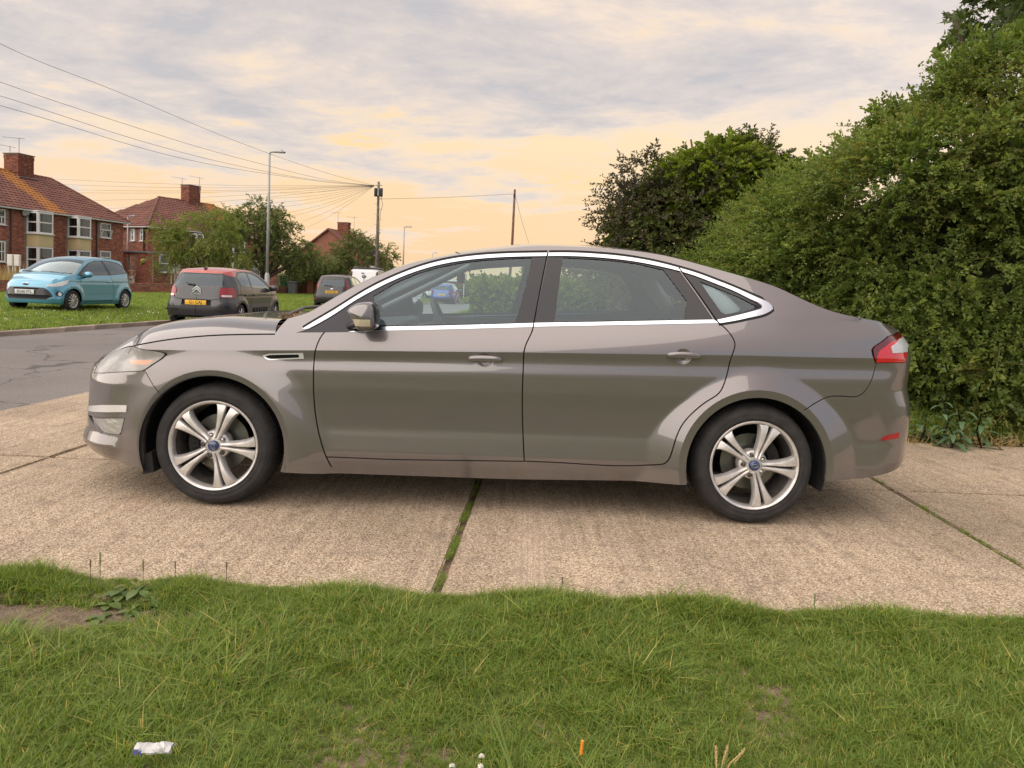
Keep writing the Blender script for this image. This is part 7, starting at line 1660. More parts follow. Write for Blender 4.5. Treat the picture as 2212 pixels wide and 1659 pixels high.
c = B.pt3(B.S0, .70, -.012); mb = MB(); mb.ball(c, (.012, .085, .036), 20, 10); o = mb.build('badge', CHROME, ka, smooth=True); mb = MB(); mb.ball(c - [.004, 0, 0], (.012, .076, .029), 20, 10); mb.build('badge_face', BLUE, ka, smooth=True); text_part('badge_text', 'Ford', .045, frame4(c - [.018, 0, 0], -Yd, Zd), CHROME, ka, .001, sx=1.2, shear=.3)
for y0, y1 in ((-.55, .05), (.0, .58)): mb = MB(); mb.tube([(-1.17, y0, .995), (-1.22, (y0 + y1) / 2, 1.03), (-1.18, y1, 1.035)], .016, 5); mb.build('wiper', TRIM, ka)
mb = MB(); q = np.array([(-1.0 - .22 * (1 - u * u) - .03, u * .70, .985) for u in np.linspace(-1, 1, 15)]); mb.tube(q, .035, 6); mb.build('scuttle', TRIM, ka)
mb = MB(); mb.tube([(.1, 0, 1.50), (.42, 0, 1.78)], [.008, .004], 5); mb.build('radio_aerial', TRIM, ka)
# ---- grey hatchback with a red roof, tail toward us
GREYP = paint_mat('dark_grey_paint', (.045, .047, .050), .4, .35); REDP = paint_mat('red_roof_paint', (.42, .035, .026), .1, .3)
c3 = thing('hatchback_car', 'dark grey hatchback with a red roof parked against the kerb, tail lights facing', 'car', (-7.70, 20.0, -.02), R(-90 - 1.0))
GREYP.node_tree.nodes['Principled BSDF'].inputs['Coat Weight'].default_value = .45
f, r = side_glass(False); rr_ = lambda x0, x1, z0, z1, c=.04: [(x0 + c, z0), (x1 - c, z0), (x1, z0 + c), (x1, z1 - c), (x1 - c, z1), (x0 + c, z1), (x0, z1 - c), (x0, z0 + c)]
feats = [('reversing_lamp', LAMPC, -.013, rr_(.57, .84, .755, .80, .012), 't'), ('tail_light', TAILR, -.012, rr_(.52, .98, .735, .985, .06), 't'),
         ('rear_window', CARGL, .008, [(-.01, 1.01), (.60, 1.02), (.66, 1.07), (.58, 1.31), (-.01, 1.325)], 't'),
         ('plate_recess', UNDER, .03, [(-.01, .545), (.34, .545), (.34, .665), (-.01, .67)], 't'),
         ('shut_line', UNDER, .012, strip(spline(np.array([(-.01, .685), (.45, .685), (.56, .72), (.60, .86), (.63, 1.0)]), .04), .012).tolist(), 't'),
         ('bumper', TRIM, -.004, [(-.01, .20), (1.3, .20), (1.20, .34), (1.02, .58), (.70, .62), (.56, .58), (.50, .47), (-.01, .465)], 't'),
         ('window', CARGL, .010, f, 's'), ('window', CARGL, .010, r, 's'), ('window', CARGL, .010, [(1.08, 1.06), (1.18, 1.22), (1.27, 1.15), (1.18, 1.06)], 's'), ('window_surround', TRIM, .005, [(-.97, .95), (-.62, 1.165), (-.30, 1.305), (.0, 1.38), (.42, 1.405), (.75, 1.40), (1.02, 1.365), (1.20, 1.25), (1.32, 1.10), (1.1, 1.03), (.42, .99)], 's'),
         ('wheel_arch_cladding', TRIM, -.006, np.vstack([circ(B.rw, .39, 200, -20, 20), circ(B.rw, .30, -20, 200, 12)]).tolist(), 's'), ('wheel_arch_cladding', TRIM, -.006, np.vstack([circ(B.fw, .39, 200, -20, 20), circ(B.fw, .30, -20, 200, 12)]).tolist(), 's'),
         ('roof_edge', REDP, -.002, [(-.6, 1.30), (-.1, 1.415), (.42, 1.42), (.75, 1.415), (1.03, 1.38), (1.16, 1.28), (1.30, 1.26), (1.45, 1.30), (1.7, 1.34), (2.4, 1.335), (2.4, 1.6), (-.6, 1.6)], 's'), ('side_bump', TRIM, -.012, rr_(-.55, .45, .33, .48, .05), 's')] + door_feats(False)
B = hatch(c3, GREYP, REDP, feats, (1.10, 1.05, .985), mat('grey_alloy', (.45, .45, .46), .35, .6), CARGL, n_sp=6)
for k in range(6):
    for sd in (-1, 1): p = B.pt3(-.46 + .16 * k, .405, -.016); p[1] *= sd * (1 if p[1] > 0 else -1); mb = MB(); mb.bbox(p, (.10, .03, .12), .035); mb.build('air_bump', TRIM, c3, auto=60)
handle(B, c3, [.36, .88], .80, TRIM)
c = B.pt3(B.S1, .60, -.0); plate(c3, c + [.012, 0, 0], Yd, Zd, 'G1 CAJ', YPLATE)
mb = MB(); c = B.pt3(B.S1, .90, -.012)
for dz in (0, .055):
    for sg in (-1, 1): p0 = c + np.array([.0, 0, .06 + dz]); p1 = c + np.array([.0, sg * .105, -.03 + dz]); mb.add([p0, p1, p1 + [0, 0, -.032], p0 + [0, 0, -.038], p0 + [.014, 0, 0], p1 + [.010, 0, 0], p1 + [.010, 0, -.032], p0 + [.014, 0, -.038]], [(4, 5, 6, 7), (0, 1, 5, 4), (3, 7, 6, 2), (1, 2, 6, 5)])
mb.build('badge', CHROME, c3); text_part('badge_text', 'CITROËN', .052, frame4(B.pt3(B.S1, .805, -.012) + [.004, 0, 0], Yd, Zd), CHROME, c3, .002, sx=1.15, bold=.001)
text_part('badge_text', 'C3', .07, frame4(B.pt3(B.S1 - .46, .775, -.012) + [.006, 0, 0], Yd, Zd), CHROME, c3, .002, sx=1.3, bold=.001)
p0, p1 = B.pt3(B.S1 - .02, 1.035, -.035), B.pt3(B.S1, 1.07, -.03); mb = MB(); mb.tube([p0 + [.01, -.02, 0], p1 + [0, -.28, .01]], [.025, .014], 6); mb.build('wiper', TRIM, c3)
mb = MB(); mb.bbox((1.42, 0, 1.44), (.16, .05, .06), .02); mb.build('roof_fin', TRIM, c3)
for sd in (-.6, .6): mb = MB(); mb.bbox((1.93, sd, .42), (.03, .3, .03), .008); mb.build('bumper_strip', UNDER, c3)
# ---- black hatchback beyond
BLKP = paint_mat('black_paint', (.010, .011, .012), .1, .3); BLKP.node_tree.nodes['Principled BSDF'].inputs['Coat Weight'].default_value = .4; fo = thing('hatchback_car', 'black hatchback with tall red tail lamps beside its rear window, before the white van', 'car', (-7.72, 33.3, .06), R(-90 + 1))
f, r = side_glass(False)
feats = [('tail_light', TAILR, -.006, [(.60, .86), (.69, .84), (.74, 1.0), (.68, 1.30), (.61, 1.32), (.64, 1.1)], 't'), ('rear_window', CARGL, .008, [(-.01, .98), (.48, .98), (.52, 1.03), (.47, 1.28), (-.01, 1.29)], 't'), ('reflector', TAILR, -.003, [(.62, .40), (.82, .40), (.82, .44), (.62, .44)], 't'), ('bumper', TRIM, -.006, [(-.01, .2), (1.2, .2), (1.0, .58), (.6, .62), (-.01, .62)], 't'),
         ('window', CARGL2, .010, f, 's'), ('window', CARGL2, .010, r, 's'), ('window', CARGL2, .010, [(1.10, 1.06), (1.20, 1.22), (1.32, 1.12), (1.22, 1.07)], 's'), ('window_surround', TRIM, .005, [(-.97, .95), (-.62, 1.165), (-.30, 1.305), (.0, 1.38), (.42, 1.405), (.75, 1.40), (1.02, 1.365), (1.25, 1.25), (1.36, 1.10), (1.1, 1.03), (.42, .99)], 's')] + door_feats(False)
B = hatch(fo, BLKP, BLKP, feats, (1.12, 1.02, .97), mat('grey_alloy', (.45, .45, .46)), CARGL2, n_sp=7)
c = B.pt3(B.S1, .73, -.01); plate(fo, c + [.008, 0, 0], Yd, Zd, 'WF04 EEC', YPLATE); c = B.pt3(B.S1, .86, -.012); mb = MB(); mb.ball(c, (.012, .07, .03), 16, 8); mb.build('badge', CHROME, fo, smooth=True)
mb = MB(); mb.tube([B.pt3(B.S1, 1.0, -.03), B.pt3(B.S1 - .35, 1.02, -.03)], .016, 5); mb.build('wiper', TRIM, fo); mb = MB(); mb.bbox((.25, 0, 1.47), (.8, .75, .03), .012); mb.build('sunroof', GLOSSB, fo)
handle(B, fo, [.36, .88], .80, BLKP)
# ---- blue and white cars glimpsed through the windows
for nm, lab, loc, rz, pm, rm in (('hatchback_car', 'mid blue hatchback driving away up the road, seen through the front window', (-4.95, 54, -.03), R(-90 - 3), paint_mat('mid_blue_paint', (.02, .07, .30), .4, .35), None), ('hatchback_car', 'white hatchback parked beyond the blue one, seen through the front window', (-7.1, 60.0, VZ), R(-90 + 38), paint_mat('white_paint', (.62, .62, .61), .0, .4), None)):
    q = thing(nm, lab, 'car', loc, rz); f, r = side_glass(False)
    feats = [('tail_light', TAILR, -.006, rr_(.55, .95, .78, .92), 't'), ('rear_window', CARGL, .008, [(-.01, 1.0), (.60, 1.0), (.64, 1.05), (.55, 1.29), (-.01, 1.30)], 't'), ('bumper', TRIM, -.004, [(-.01, .2), (1.0, .2), (.9, .40), (-.01, .40)], 't'), ('window', CARGL, .01, f, 's'), ('window', CARGL, .01, r, 's')]
    B = hatch(q, pm, pm, feats, (1.08, 1.05, .98), mat('grey_alloy', (.45, .45, .46)), CARGL, n_sp=6); plate(q, B.pt3(B.S1, .62, -.01) + [.008, 0, 0], Yd, Zd, '', YPLATE) if 0 else None
    c = B.pt3(B.S1, .66, -.01); mb = MB(); mb.bbox(c + [.008, 0, 0], (.012, .52, .11), .003); mb.build('number_plate', YPLATE, q)
# ---- white van
VANW = paint_mat('van_white_paint', (.66, .67, .68), .0, .45); vn = thing('van', 'white panel van with a roof rack parked beyond the black hatchback', 'van', (-10.15, 52.3, .15), R(-90 + 1))
prof = [(2.35, .35), (2.38, .9), (2.30, 1.5), (2.20, 1.93), (2.0, 2.0), (-1.2, 2.0), (-1.75, 1.75), (-2.15, 1.25), (-2.5, 1.05), (-2.55, .6), (-2.5, .3)]
bm = bmesh.new(); lay = []
for y in (-.98, .98): lay.append([bm.verts.new((x, y * (1 - .10 * max(0, (z - 1.0))), z)) for x, z in prof])
n = len(prof); bm.faces.new(lay[0]); bm.faces.new(lay[1][::-1]); [bm.faces.new((lay[0][(i + 1) % n], lay[0][i], lay[1][i], lay[1][(i + 1) % n])) for i in range(n)]
bmesh.ops.recalc_face_normals(bm, faces=bm.faces); bmesh.ops.bevel(bm, geom=list(bm.edges), offset=.07, segments=3, affect='EDGES'); me = bpy.data.meshes.new('body'); bm.to_mesh(me); bm.free(); me.materials.append(VANW); me.shade_smooth(); me.set_sharp_from_angle(angle=R(40)); o = bpy.data.objects.new('body', me); link(o, vn)
bk_ = lambda z: np.interp(z, [.35, .9, 1.5, 1.93], [2.35, 2.38, 2.30, 2.20]) + .008
for sg in (-1, 1):
    mb = MB(); mb.add([(bk_(z) + .01, sg * y, z) for y, z in ((.03, .55), (.80, .55), (.80, 1.1), (.76, 1.75), (.03, 1.78), (.03, 1.1))], [(0, 1, 2, 5), (5, 2, 3, 4)]); mb.build('rear_door', VANW, vn)
    mb = MB(); mb.bbox((2.30, sg * .88, 1.15), (.12, .13, .45), .03); mb.build('tail_light', TAILR, vn, auto=50); mb = MB(); mb.bbox((2.24, sg * .855, 1.62), (.12, .12, .42), .03); mb.build('corner_panel', TRIM, vn, auto=50)
    for x in (-1.6, 1.4): car_wheel(vn, (x, sg * .96, .33), .33, .22, sg, mat('grey_alloy', (.45, .45, .46)), 6)
    mb = MB(); mb.tube([(-1.2, sg * .72, 2.12), (2.1, sg * .72, 2.12)], .03, 6); mb.build('rack_rail', GALV, vn)
mb = MB(); mb.box((2.37, 0, 1.16), (.03, .012, 1.2)); mb.build('door_gap', UNDER, vn); mb = MB(); mb.bbox((2.36, 0, 1.50), (.05, .24, .15), .02); mb.build('door_lock', TRIM, vn, auto=50); mb = MB(); mb.bbox((2.395, 0, 1.50), (.02, .06, .06), .005); mb.build('lock_plate', UPVC, vn); mb = MB(); mb.bbox((2.30, -.10, 1.72), (.05, .16, .05), .01); mb.build('brake_light', UNDER, vn)
for x in (-1.0, .0, 1.0, 1.95): mb = MB(); mb.tube([(x, -.8, 2.09), (x, .8, 2.09)], .025, 6); mb.tube([(x, -.78, 1.98), (x, -.78, 2.12)], .02, 5); mb.tube([(x, .78, 1.98), (x, .78, 2.12)], .02, 5); mb.build('rack_bar', TRIM, vn)
mb = MB(); mb.lathe([(.06, -1.5), (.06, 1.5)], c=(.5, .3, 2.2), seg=10, axis='x'); mb.build('pipe_tube', UPVC, vn, smooth=True)
# ================================================================== grass, weeds, litter
def blade_tuft(seed, m, n=16, h=.07, spread=.02, w=.0035, lean=.6, dry=.06):
    rs = np.random.default_rng(seed); mb = MB()
    for i in range(n):
        b = np.array([*rs.normal(0, spread, 2), 0]); a = rs.uniform(0, 6.283); d = np.array([math.cos(a), math.sin(a), 0]); q = np.array([-d[1], d[0], 0]); H = h * rs.uniform(.55, 1.25); ln = lean * rs.uniform(.3, 1.4); ww = w * rs.uniform(.7, 1.3); v = []
        for t in (0, .4, .75, 1.0): c = b + np.array([0, 0, 1]) * H * (t - .32 * ln * t * t) + d * H * ln * t * t; k = ww * (1 - t ** 1.6) / 2; v += [c - q * k, c + q * k] if t < 1 else [c]
        g = rs.uniform(.75, 1.25); col = (g * 1.0, g, g) if rs.uniform() > dry else (2.6 * g, 1.55 * g, 2.4 * g)
        mb.add(v, [(0, 1, 3, 2), (2, 3, 5, 4), (4, 5, 6)], col)
    return mb.mesh('tuft', m)
GRASS = leaf_mat('meadow_grass', (.112, .168, .028), (.258, .330, .075), .42, .42, (.172, .252, .046))
STRAW = leaf_mat('dry_straw', (.33, .23, .10), (.48, .36, .18), .25, .6)
PLANT = leaf_mat('broad_weed_leaf', (.075, .125, .03), (.14, .20, .055), .25, .4)
c_tuft = proto_collection('tuft', [blade_tuft(i, GRASS, 15, .062 + .006 * i, .022, .0062, .8 + .14 * i, .07) for i in range(6)])
c_long = proto_collection('long_tuft', [blade_tuft(10 + i, GRASS, 20, .12, .02, .0042, .85) for i in range(4)])
c_far = proto_collection('verge_tuft', [blade_tuft(20 + i, GRASS, 14, .085, .06, .014, .6) for i in range(4)])
c_straw = proto_collection('straw_tuft', [blade_tuft(30 + i, STRAW, 5, .10, .012, .0032, 1.3, 0) for i in range(4)])
rs = np.random.default_rng(77)
lawn_z = lambda x, y: np.where(np.asarray(y) > 2.69, -.004, -.012 + .012 * np.sin(x * 3.1 + y * 2) * np.sin(y * 4.3 - x) - .015 * patch(x, y))
edge_y = lambda x: 2.835 - .016 * (x + 1.5) + .010 * np.sin(x * 3.3) + .008 * np.sin(x * 9.1 + 1)
def lawn(n, x0, x1, y0, y1, coll, k, nm, lab, scl, f=None):
    x = rs.uniform(x0, x1, n); y = rs.uniform(y0, y1, n); P = np.column_stack([x, y, lawn_z(x, y)]); fb = fbm(np.column_stack([x, y]), 41, 4, 2.6); keep = (rs.uniform(0, 1, n) > patch(x, y) * 1.05) & (y < edge_y(x)) & (rs.uniform(-1, 1, n) < fb + 1.35)
    if f is not None: keep &= f(x, y)
    P, fb = P[keep], fb[keep]; m = len(P); s_ = rs.uniform(*scl, m) * (.85 + .5 * np.clip(fb, -1, 1))
    o = scatter(nm, coll, P, np.column_stack([rs.normal(0, .24, m), rs.normal(0, .24, m), rs.uniform(0, 6.28, m)]), s_, rs.integers(0, k, m)); return tag(o, lab, 'grass', kind='stuff')
lawn(60000, -2.6, 3.2, 1.45, 2.96, c_tuft, 6, 'grass', 'thick mown grass of the foreground lawn', (.38, .74))
lawn(22000, -8, 8, -2.5, 1.6, c_tuft, 6, 'grass', 'mown grass of the lawn around the photographer', (.9, 1.4)); lawn(9000, -8.5, 8.5, 1.45, 2.96, c_tuft, 6, 'grass', 'mown grass of the lawn beyond both sides of the picture', (.85, 1.3), lambda x, y: (x < -2.5) | (x > 3.1))
lawn(4200, -2.6, 3.2, 2.63, 2.86, c_long, 4, 'edge_grass', 'longer grass fringe along the near edge of the concrete', (.32, .58), lambda x, y: y > 2.72 + .05 * rs.uniform(0, 1, len(x)))
lawn(500, -2.6, -1.0, 2.72, 2.86, c_long, 4, 'edge_grass', 'tall grass clump by the bare soil at the left edge', (.4, .7), lambda x, y: (y > 2.70) & (x < -1.2 + rs.normal(0, .15, len(x))))
lawn(1500, -2.6, 3.2, 1.45, 2.9, c_straw, 4, 'dry_grass', 'scattered dry straw in the foreground lawn', (.35, .75))
lawn(7000, -2.6, 3.2, 2.60, 2.875, c_tuft, 6, 'edge_grass', 'dense short grass right along the edge of the concrete', (.5, .8))
# grass and moss in the joints of the concrete
J2 = []
for _ in range(1500): y = rs.uniform(2.8, 4.72); J2.append((skew(-.163, y) + rs.normal(.0, .009), y, -.004, .15 if y < 3.9 else .10))
for _ in range(500): y = rs.uniform(4.7, 6.4); J2.append((skew(-.163, y) + rs.normal(.0, .009), y, -.004, .10))
for _ in range(900): y = rs.uniform(2.95, 6.4); J2.append((skew(2.5, y) + rs.normal(0, .008), y, -.006, .10 + .3 * (rs.uniform() < .06)))
for _ in range(420): x = rs.uniform(-1, 5); J2.append((x, 4.72 + rs.normal(0, .005), -.004, .14))
for _ in range(1500): y = rs.uniform(2.8, 6.4); J2.append((skew(-.166, y) + rs.normal(.0, .006), y, -.010, .07))
J2 = np.array(J2); J2 = J2[(fbm(J2[:, :2] * [.3, 1], 4, 3, 5.0) + rs.uniform(-.4, .4, len(J2))) > .12]; m = len(J2)
o = scatter('joint_grass', c_tuft, J2[:, :3], np.column_stack([np.zeros((m, 2)), rs.uniform(0, 6.28, m)]), J2[:, 3] * rs.uniform(.7, 1.3, m), rs.integers(0, 6, m)); tag(o, 'short grass growing along the joints of the concrete slabs', 'grass', kind='stuff')
# far verge
def kx(y): return np.interp(y, KERB[:, 1], KERB[:, 0])
n = 30000; y = 12 + 46 * rs.uniform(0, 1, n) ** 1.5; x = kx(y) - .16 - rs.uniform(0, 1, n) ** 1.1 * 16; wl_ = np.interp(y, [14, 60], [-25.2, -14.9]); kp = x > wl_ - .0 * y; P = np.column_stack([x, y, vz(x, y)])[kp]; px = project(P); P = P[(px[:, 0] > -150) & (px[:, 0] < 1300)]; m = len(P)
o = scatter('grass', c_far, P, np.column_stack([np.zeros((m, 2)), rs.uniform(0, 6.28, m)]), rs.uniform(.6, 1.25, m) * np.interp(P[:, 1], [12, 40], [.8, 1.3]), rs.integers(0, 4, m)); tag(o, 'mown grass of the wide verge under the parked cars', 'grass', kind='stuff')
n = 9000; y = 6.9 + 45 * rs.uniform(0, 1, n) ** 1.6; x = np.interp(y, REDGE[:, 1], REDGE[:, 0]) + .1 + rs.uniform(0, 9, n); kk = (y > 9) | (x > -2.2); x, y = x[kk], y[kk]; n = len(x); P = np.column_stack([x, y, np.full(n, .005)]); o = scatter('grass', c_far, P, np.column_stack([np.zeros((n, 2)), rs.uniform(0, 6.28, n)]), rs.uniform(.7, 1.4, n), rs.integers(0, 4, n)); tag(o, 'rough grass between the road and the hedge behind the bronze car', 'grass', kind='stuff')
DAISY = mat('daisy_white', (.72, .72, .68), .8); mb = MB(); mb.lathe([(0, .006), (.012, .003), (.015, 0)], seg=7, axis='z'); c_dai = proto_collection('daisy', [mb.mesh('daisy', DAISY)])
n = 380; y = rs.uniform(14.5, 24, n); x = kx(y) - .3 - rs.uniform(0, 9, n); P = np.column_stack([x, y, vz(x, y) + rs.uniform(.05, .08, n)]); P = P[(fbm(P[:, :2], 6, 3, .8) + rs.uniform(-.5, .5, n)) > -.1]; m = len(P); o = scatter('daisies', c_dai, P, rs.normal(0, .3, (m, 3)), rs.uniform(.7, 1.4, m), np.zeros(m)); tag(o, 'tiny white daisies dotted over the far verge', 'flowers', kind='stuff')
# rough grass at the foot of the hedge, tall dry weeds in the far garden
n = 1500; t = rs.uniform(3.2, 6.5, n); P = np.column_stack([t, np.interp(t, [3.2, 4.0, 5.2, 6.5], [7.6, 7.0, 6.55, 6.35]) + rs.uniform(-.12, .35, n), np.zeros(n)]); P = P[(P[:, 0] < 4.15) | (rs.uniform(0, 1, n) < .35)]; n = len(P)
o = scatter('rough_grass', c_long, P, np.column_stack([rs.normal(0, .15, (n, 2)), rs.uniform(0, 6.28, n)]), rs.uniform(.9, 2.0, n), rs.integers(0, 4, n)); tag(o, 'rough bright grass at the foot of the hawthorn hedge', 'grass', kind='stuff')
n = 220; P = np.column_stack([rs.uniform(3.4, 6.4, n), rs.uniform(6.3, 6.6, n), np.zeros(n)]); o = scatter('dead_grass', c_straw, P, np.column_stack([rs.normal(0, .5, (n, 2)), rs.uniform(0, 6.28, n)]), rs.uniform(.8, 1.8, n), rs.integers(0, 4, n)); tag(o, 'dead straw lying along the edge of the concrete by the hedge', 'dry grass', kind='stuff')
c_weed = proto_collection('tall_straw', [blade_tuft(50 + i, STRAW, 9, .9, .12, .02, .35, 0) for i in range(4)])
n = 300; y = rs.uniform(36.8, 40.5, n); P = np.column_stack([-26.4 - (39 - y) * -.2 + rs.normal(0, .9, n), y, np.zeros(n)]); q = at_depth(22, 590, 38.5); P[:, 0] += q[0] + 26.4; o = scatter('tall_weeds', c_weed, P, np.column_stack([rs.normal(0, .12, (n, 2)), rs.uniform(0, 6.28, n)]), rs.uniform(.9, 1.7, n), rs.integers(0, 4, n)); tag(o, 'tall dry grass around the white meter cabinets', 'dry grass', kind='stuff')
n = 60; q = at_depth(390, 606, 47.5); P = np.column_stack([q[0] - rs.uniform(-.6, 1.6, n), rs.uniform(47, 48, n), np.zeros(n)]); o = scatter('tall_weeds', c_weed, P, np.column_stack([rs.normal(0, .12, (n, 2)), rs.uniform(0, 6.28, n)]), rs.uniform(.6, 1.0, n), rs.integers(0, 4, n)); tag(o, 'dry weeds behind the low wall beside the shrub', 'dry grass', kind='stuff')
# ---- single plants
def rosette(lab, c, n, L, w, seed, grp, up=.22, m=PLANT, nm='plantain'):
    t = thing(nm, lab, 'weed', tuple(c), 0, grp); rs = np.random.default_rng(seed)
    for i in range(n):
        a = i * 2.4 + rs.uniform(-.3, .3); l = L * rs.uniform(.6, 1.1); ww = w * rs.uniform(.8, 1.2); el = up * rs.uniform(.2, 1.6); xs = np.array([0, .25, .5, .75, 1.0]); hwid = np.array([.12, .55, 1, .8, .03]) * ww / 2; v = []
        for x, k in zip(xs, hwid): z = l * x * math.sin(el) - .35 * l * x * x; r = l * x * math.cos(el); v += [(r, -k, z + .15 * k), (r, 0, z), (r, k, z + .15 * k)]
        g = rs.uniform(.8, 1.25); mb = MB(); mb.add(np.array(v) @ rotz(a).T + [0, 0, .004 + .003 * i], [(3 * j + q, 3 * j + q + 1, 3 * j + q + 4, 3 * j + q + 3) for j in range(4) for q in range(2)], (g, g, g)); mb.build('leaf', m, t, smooth=True)
    return t
spots = [((232, 1300), 7, .075, 'broad leaved plantain left of the clump at the soil edge'), ((262, 1285), 8, .085, 'largest broad leaved plantain beside the concrete edge'), ((300, 1282), 8, .085, 'plantain under the leaning straw by the concrete edge'), ((330, 1295), 7, .07, 'plantain on the grassy side of the clump'), ((215, 1322), 6, .07, 'plantain spreading onto the bare soil'), ((285, 1312), 7, .07, 'plantain at the middle front of the clump'), ((40, 1330), 5, .045, 'small weed alone on the bare soil'), ((205, 1345), 5, .055, 'plantain at the tip of the bare soil patch'), ((360, 1270), 6, .07, 'plantain deepest in the edge grass')]
for i, ((px, py), n_, L_2, lab) in enumerate(spots): g = on_ground(px, py); rosette(lab, (g[0], g[1], float(lawn_z(g[0], g[1])) - .004), n_, L_2 * .8, L_2 * .44, 60 + i, 'plantains by the bare soil')
def thistle(lab, px, py, h, seed):
    g = on_ground(px, py); t = thing('sow_thistle', lab, 'weed', (g[0], g[1], 0), 0, 'tall weeds at the foot of the hedge'); rs = np.random.default_rng(seed); mb = MB(); mb.tube([(0, 0, 0), (rs.normal(0, .03), rs.normal(0, .03), h * .5), (rs.normal(0, .05), rs.normal(0, .05), h)], [.009, .007, .004], 6); mb.build('stem', PLANT, t)
    for i in range(11):
        z = h * (.05 + .9 * i / 11); a = i * 2.4 + rs.uniform(-.4, .4); l = .17 * (1.15 - .5 * z / h) * rs.uniform(.8, 1.2); w = l * .34; xs = np.linspace(0, 1, 7); hw_ = np.array([.25, .7, .55, 1.0, .7, .55, .02]) * w / 2; v = []
        for x, k in zip(xs, hw_): zz = l * x * .45 - .75 * l * x * x; v += [(l * x, -k, zz + .25 * k), (l * x, 0, zz), (l * x, k, zz + .25 * k)]
        g_ = rs.uniform(.85, 1.2); mb = MB(); mb.add(np.array(v) @ rotz(a).T + [0, 0, z], [(3 * j + q, 3 * j + q + 1, 3 * j + q + 4, 3 * j + q + 3) for j in range(6) for q in range(2)], (g_ * .9, g_, g_ * 1.9)); mb.build('leaf', PLANT, t, smooth=True)
for i, (px, py, h, lab) in enumerate([(2030, 960, .42, 'tallest sow thistle, nearest the bumper of the bronze car'), (2075, 965, .34, 'middle sow thistle in the row under the hedge'), (2120, 968, .30, 'right sow thistle in the row under the hedge'), (1985, 955, .24, 'short sow thistle in the bright rough grass'), (2055, 968, .18, 'lowest sow thistle on the edge of the concrete')]): thistle(lab, px, py, h, 90 + i)
def stalk(lab, px, py, h, col, head, seed, lean=(0, 0)):
    g = on_ground(px, py); t = thing('grass_stalk', lab, 'grass stalk', (g[0], g[1], -.01), 0, 'seed heads standing out of the lawn'); m = mat(col + '_stalk', {'green': (.16, .22, .05), 'straw': (.50, .36, .16), 'dark': (.13, .09, .05)}[col], .8); mb = MB(); e = np.array([lean[0], lean[1], h]); mb.tube([(0, 0, 0), e * .55 * [.6, .6, 1], e], [.0016, .0014, .001], 5); mb.build('stem', m, t)
    rs = np.random.default_rng(seed); mb = MB(); d = e / np.linalg.norm(e)
    for i in range(26):
        f = i / 26; p = e - d * head * (1 - f); a = i * 2.4; q = np.array([math.cos(a), math.sin(a), 1.3]); q /= np.linalg.norm(q); l = head * .17; mb.tube([p, p + q * l * .5, p + q * l], [.0016, .0012, .0003], 4, cap=False)
    mb.build('seed_head', m, t)
for i, a in enumerate([('tall green barley grass head at the left, before the concrete', 216, 1262, .135, 'green', .05), ('second green barley grass head, right of the tall one', 309, 1265, .11, 'green', .04), ('dark dead stalk left of the green barley heads', 195, 1270, .12, 'dark', .03), ('dark dead stalk right of the green barley heads', 378, 1262, .10, 'dark', .03), ('dark dead stalk far along the left edge grass', 489, 1258, .09, 'dark', .03), ('green seed head over the concrete edge at right centre', 1758, 1325, .085, 'green', .04), ('pale green seed head inside the lawn at the right', 1862, 1410, .10, 'green', .045), ('pale seed head leaning near the right border', 2048, 1425, .085, 'green', .04), ('thin dark stalk in the edge grass at centre right', 1213, 1290, .09, 'dark', .03)]): stalk(*a, 40 + i)
for i, (px, py, lx, ly, lab) in enumerate([(1548, 1672, .0, .02, 'upright straw barley head at the bottom of the lawn'), (1556, 1668, .02, .015, 'middle straw barley head at the bottom of the lawn'), (1562, 1672, .055, .01, 'straw barley head leaning right at the bottom of the lawn')]): stalk(lab, px, py, .07, 'straw', .045, 70 + i, (lx, ly))
# ---- litter
c_litter = proto_collection('dead_leaf', [sprig(120 + i, leaf_mat('dead_leaf_brown', (.16, .09, .05), (.35, .24, .15), .15, .7), 5, .05, .03, .018) for i in range(3)])
rs9 = np.random.default_rng(3); n = 34; q = skin(np.full(n, -1.22), np.full(n, .945), .0); q[:, 1] = rs9.uniform(.12, .42, n); q[:, 0] = -1.20 + rs9.normal(0, .035, n); q[:, 2] = .958 + rs9.uniform(0, .02, n)
o = scatter('dead_leaves', c_litter, car_world(q), rs9.uniform(-3, 3, (n, 3)), rs9.uniform(.6, 1.2, n), rs9.integers(0, 3, n)); tag(o, 'dead leaves caught at the foot of the windscreen of the bronze car', 'leaf litter', kind='stuff')
g = on_ground(332, 1624, .045); pk = thing('paper_packet', 'crumpled white paper packet lying in the grass at bottom left', 'litter', (g[0], g[1], .054), R(6)); PAPER = mat('white_paper', (.52, .52, .51), .6, var=.08)
mb = MB(); nx = 12; v = []; rs2 = np.random.default_rng(4)
for i in range(nx):
    x = -.043 + .086 * i / (nx - 1)
    for a in np.linspace(0, 2 * np.pi, 10, endpoint=False): k = 1 + .10 * rs2.normal(); v.append((x + .003 * rs2.normal(), .016 * math.cos(a) * k, .010 * math.sin(a) * k + .002 * math.sin(i)))
mb.add(v, [(i * 10 + j, i * 10 + (j + 1) % 10, (i + 1) * 10 + (j + 1) % 10, (i + 1) * 10 + j) for i in range(nx - 1) for j in range(10)] + [tuple(range(10)), tuple(range((nx - 1) * 10, nx * 10))]); mb.build('wrapper', PAPER, pk)
mb = MB(); mb.box((-.036, -.016, .001), (.012, .0015, .012)); mb.box((-.025, -.0165, -.002), (.004, .0015, .014)); mb.build('printed_band', mat('blue_print', (.10, .12, .30), .6), pk)
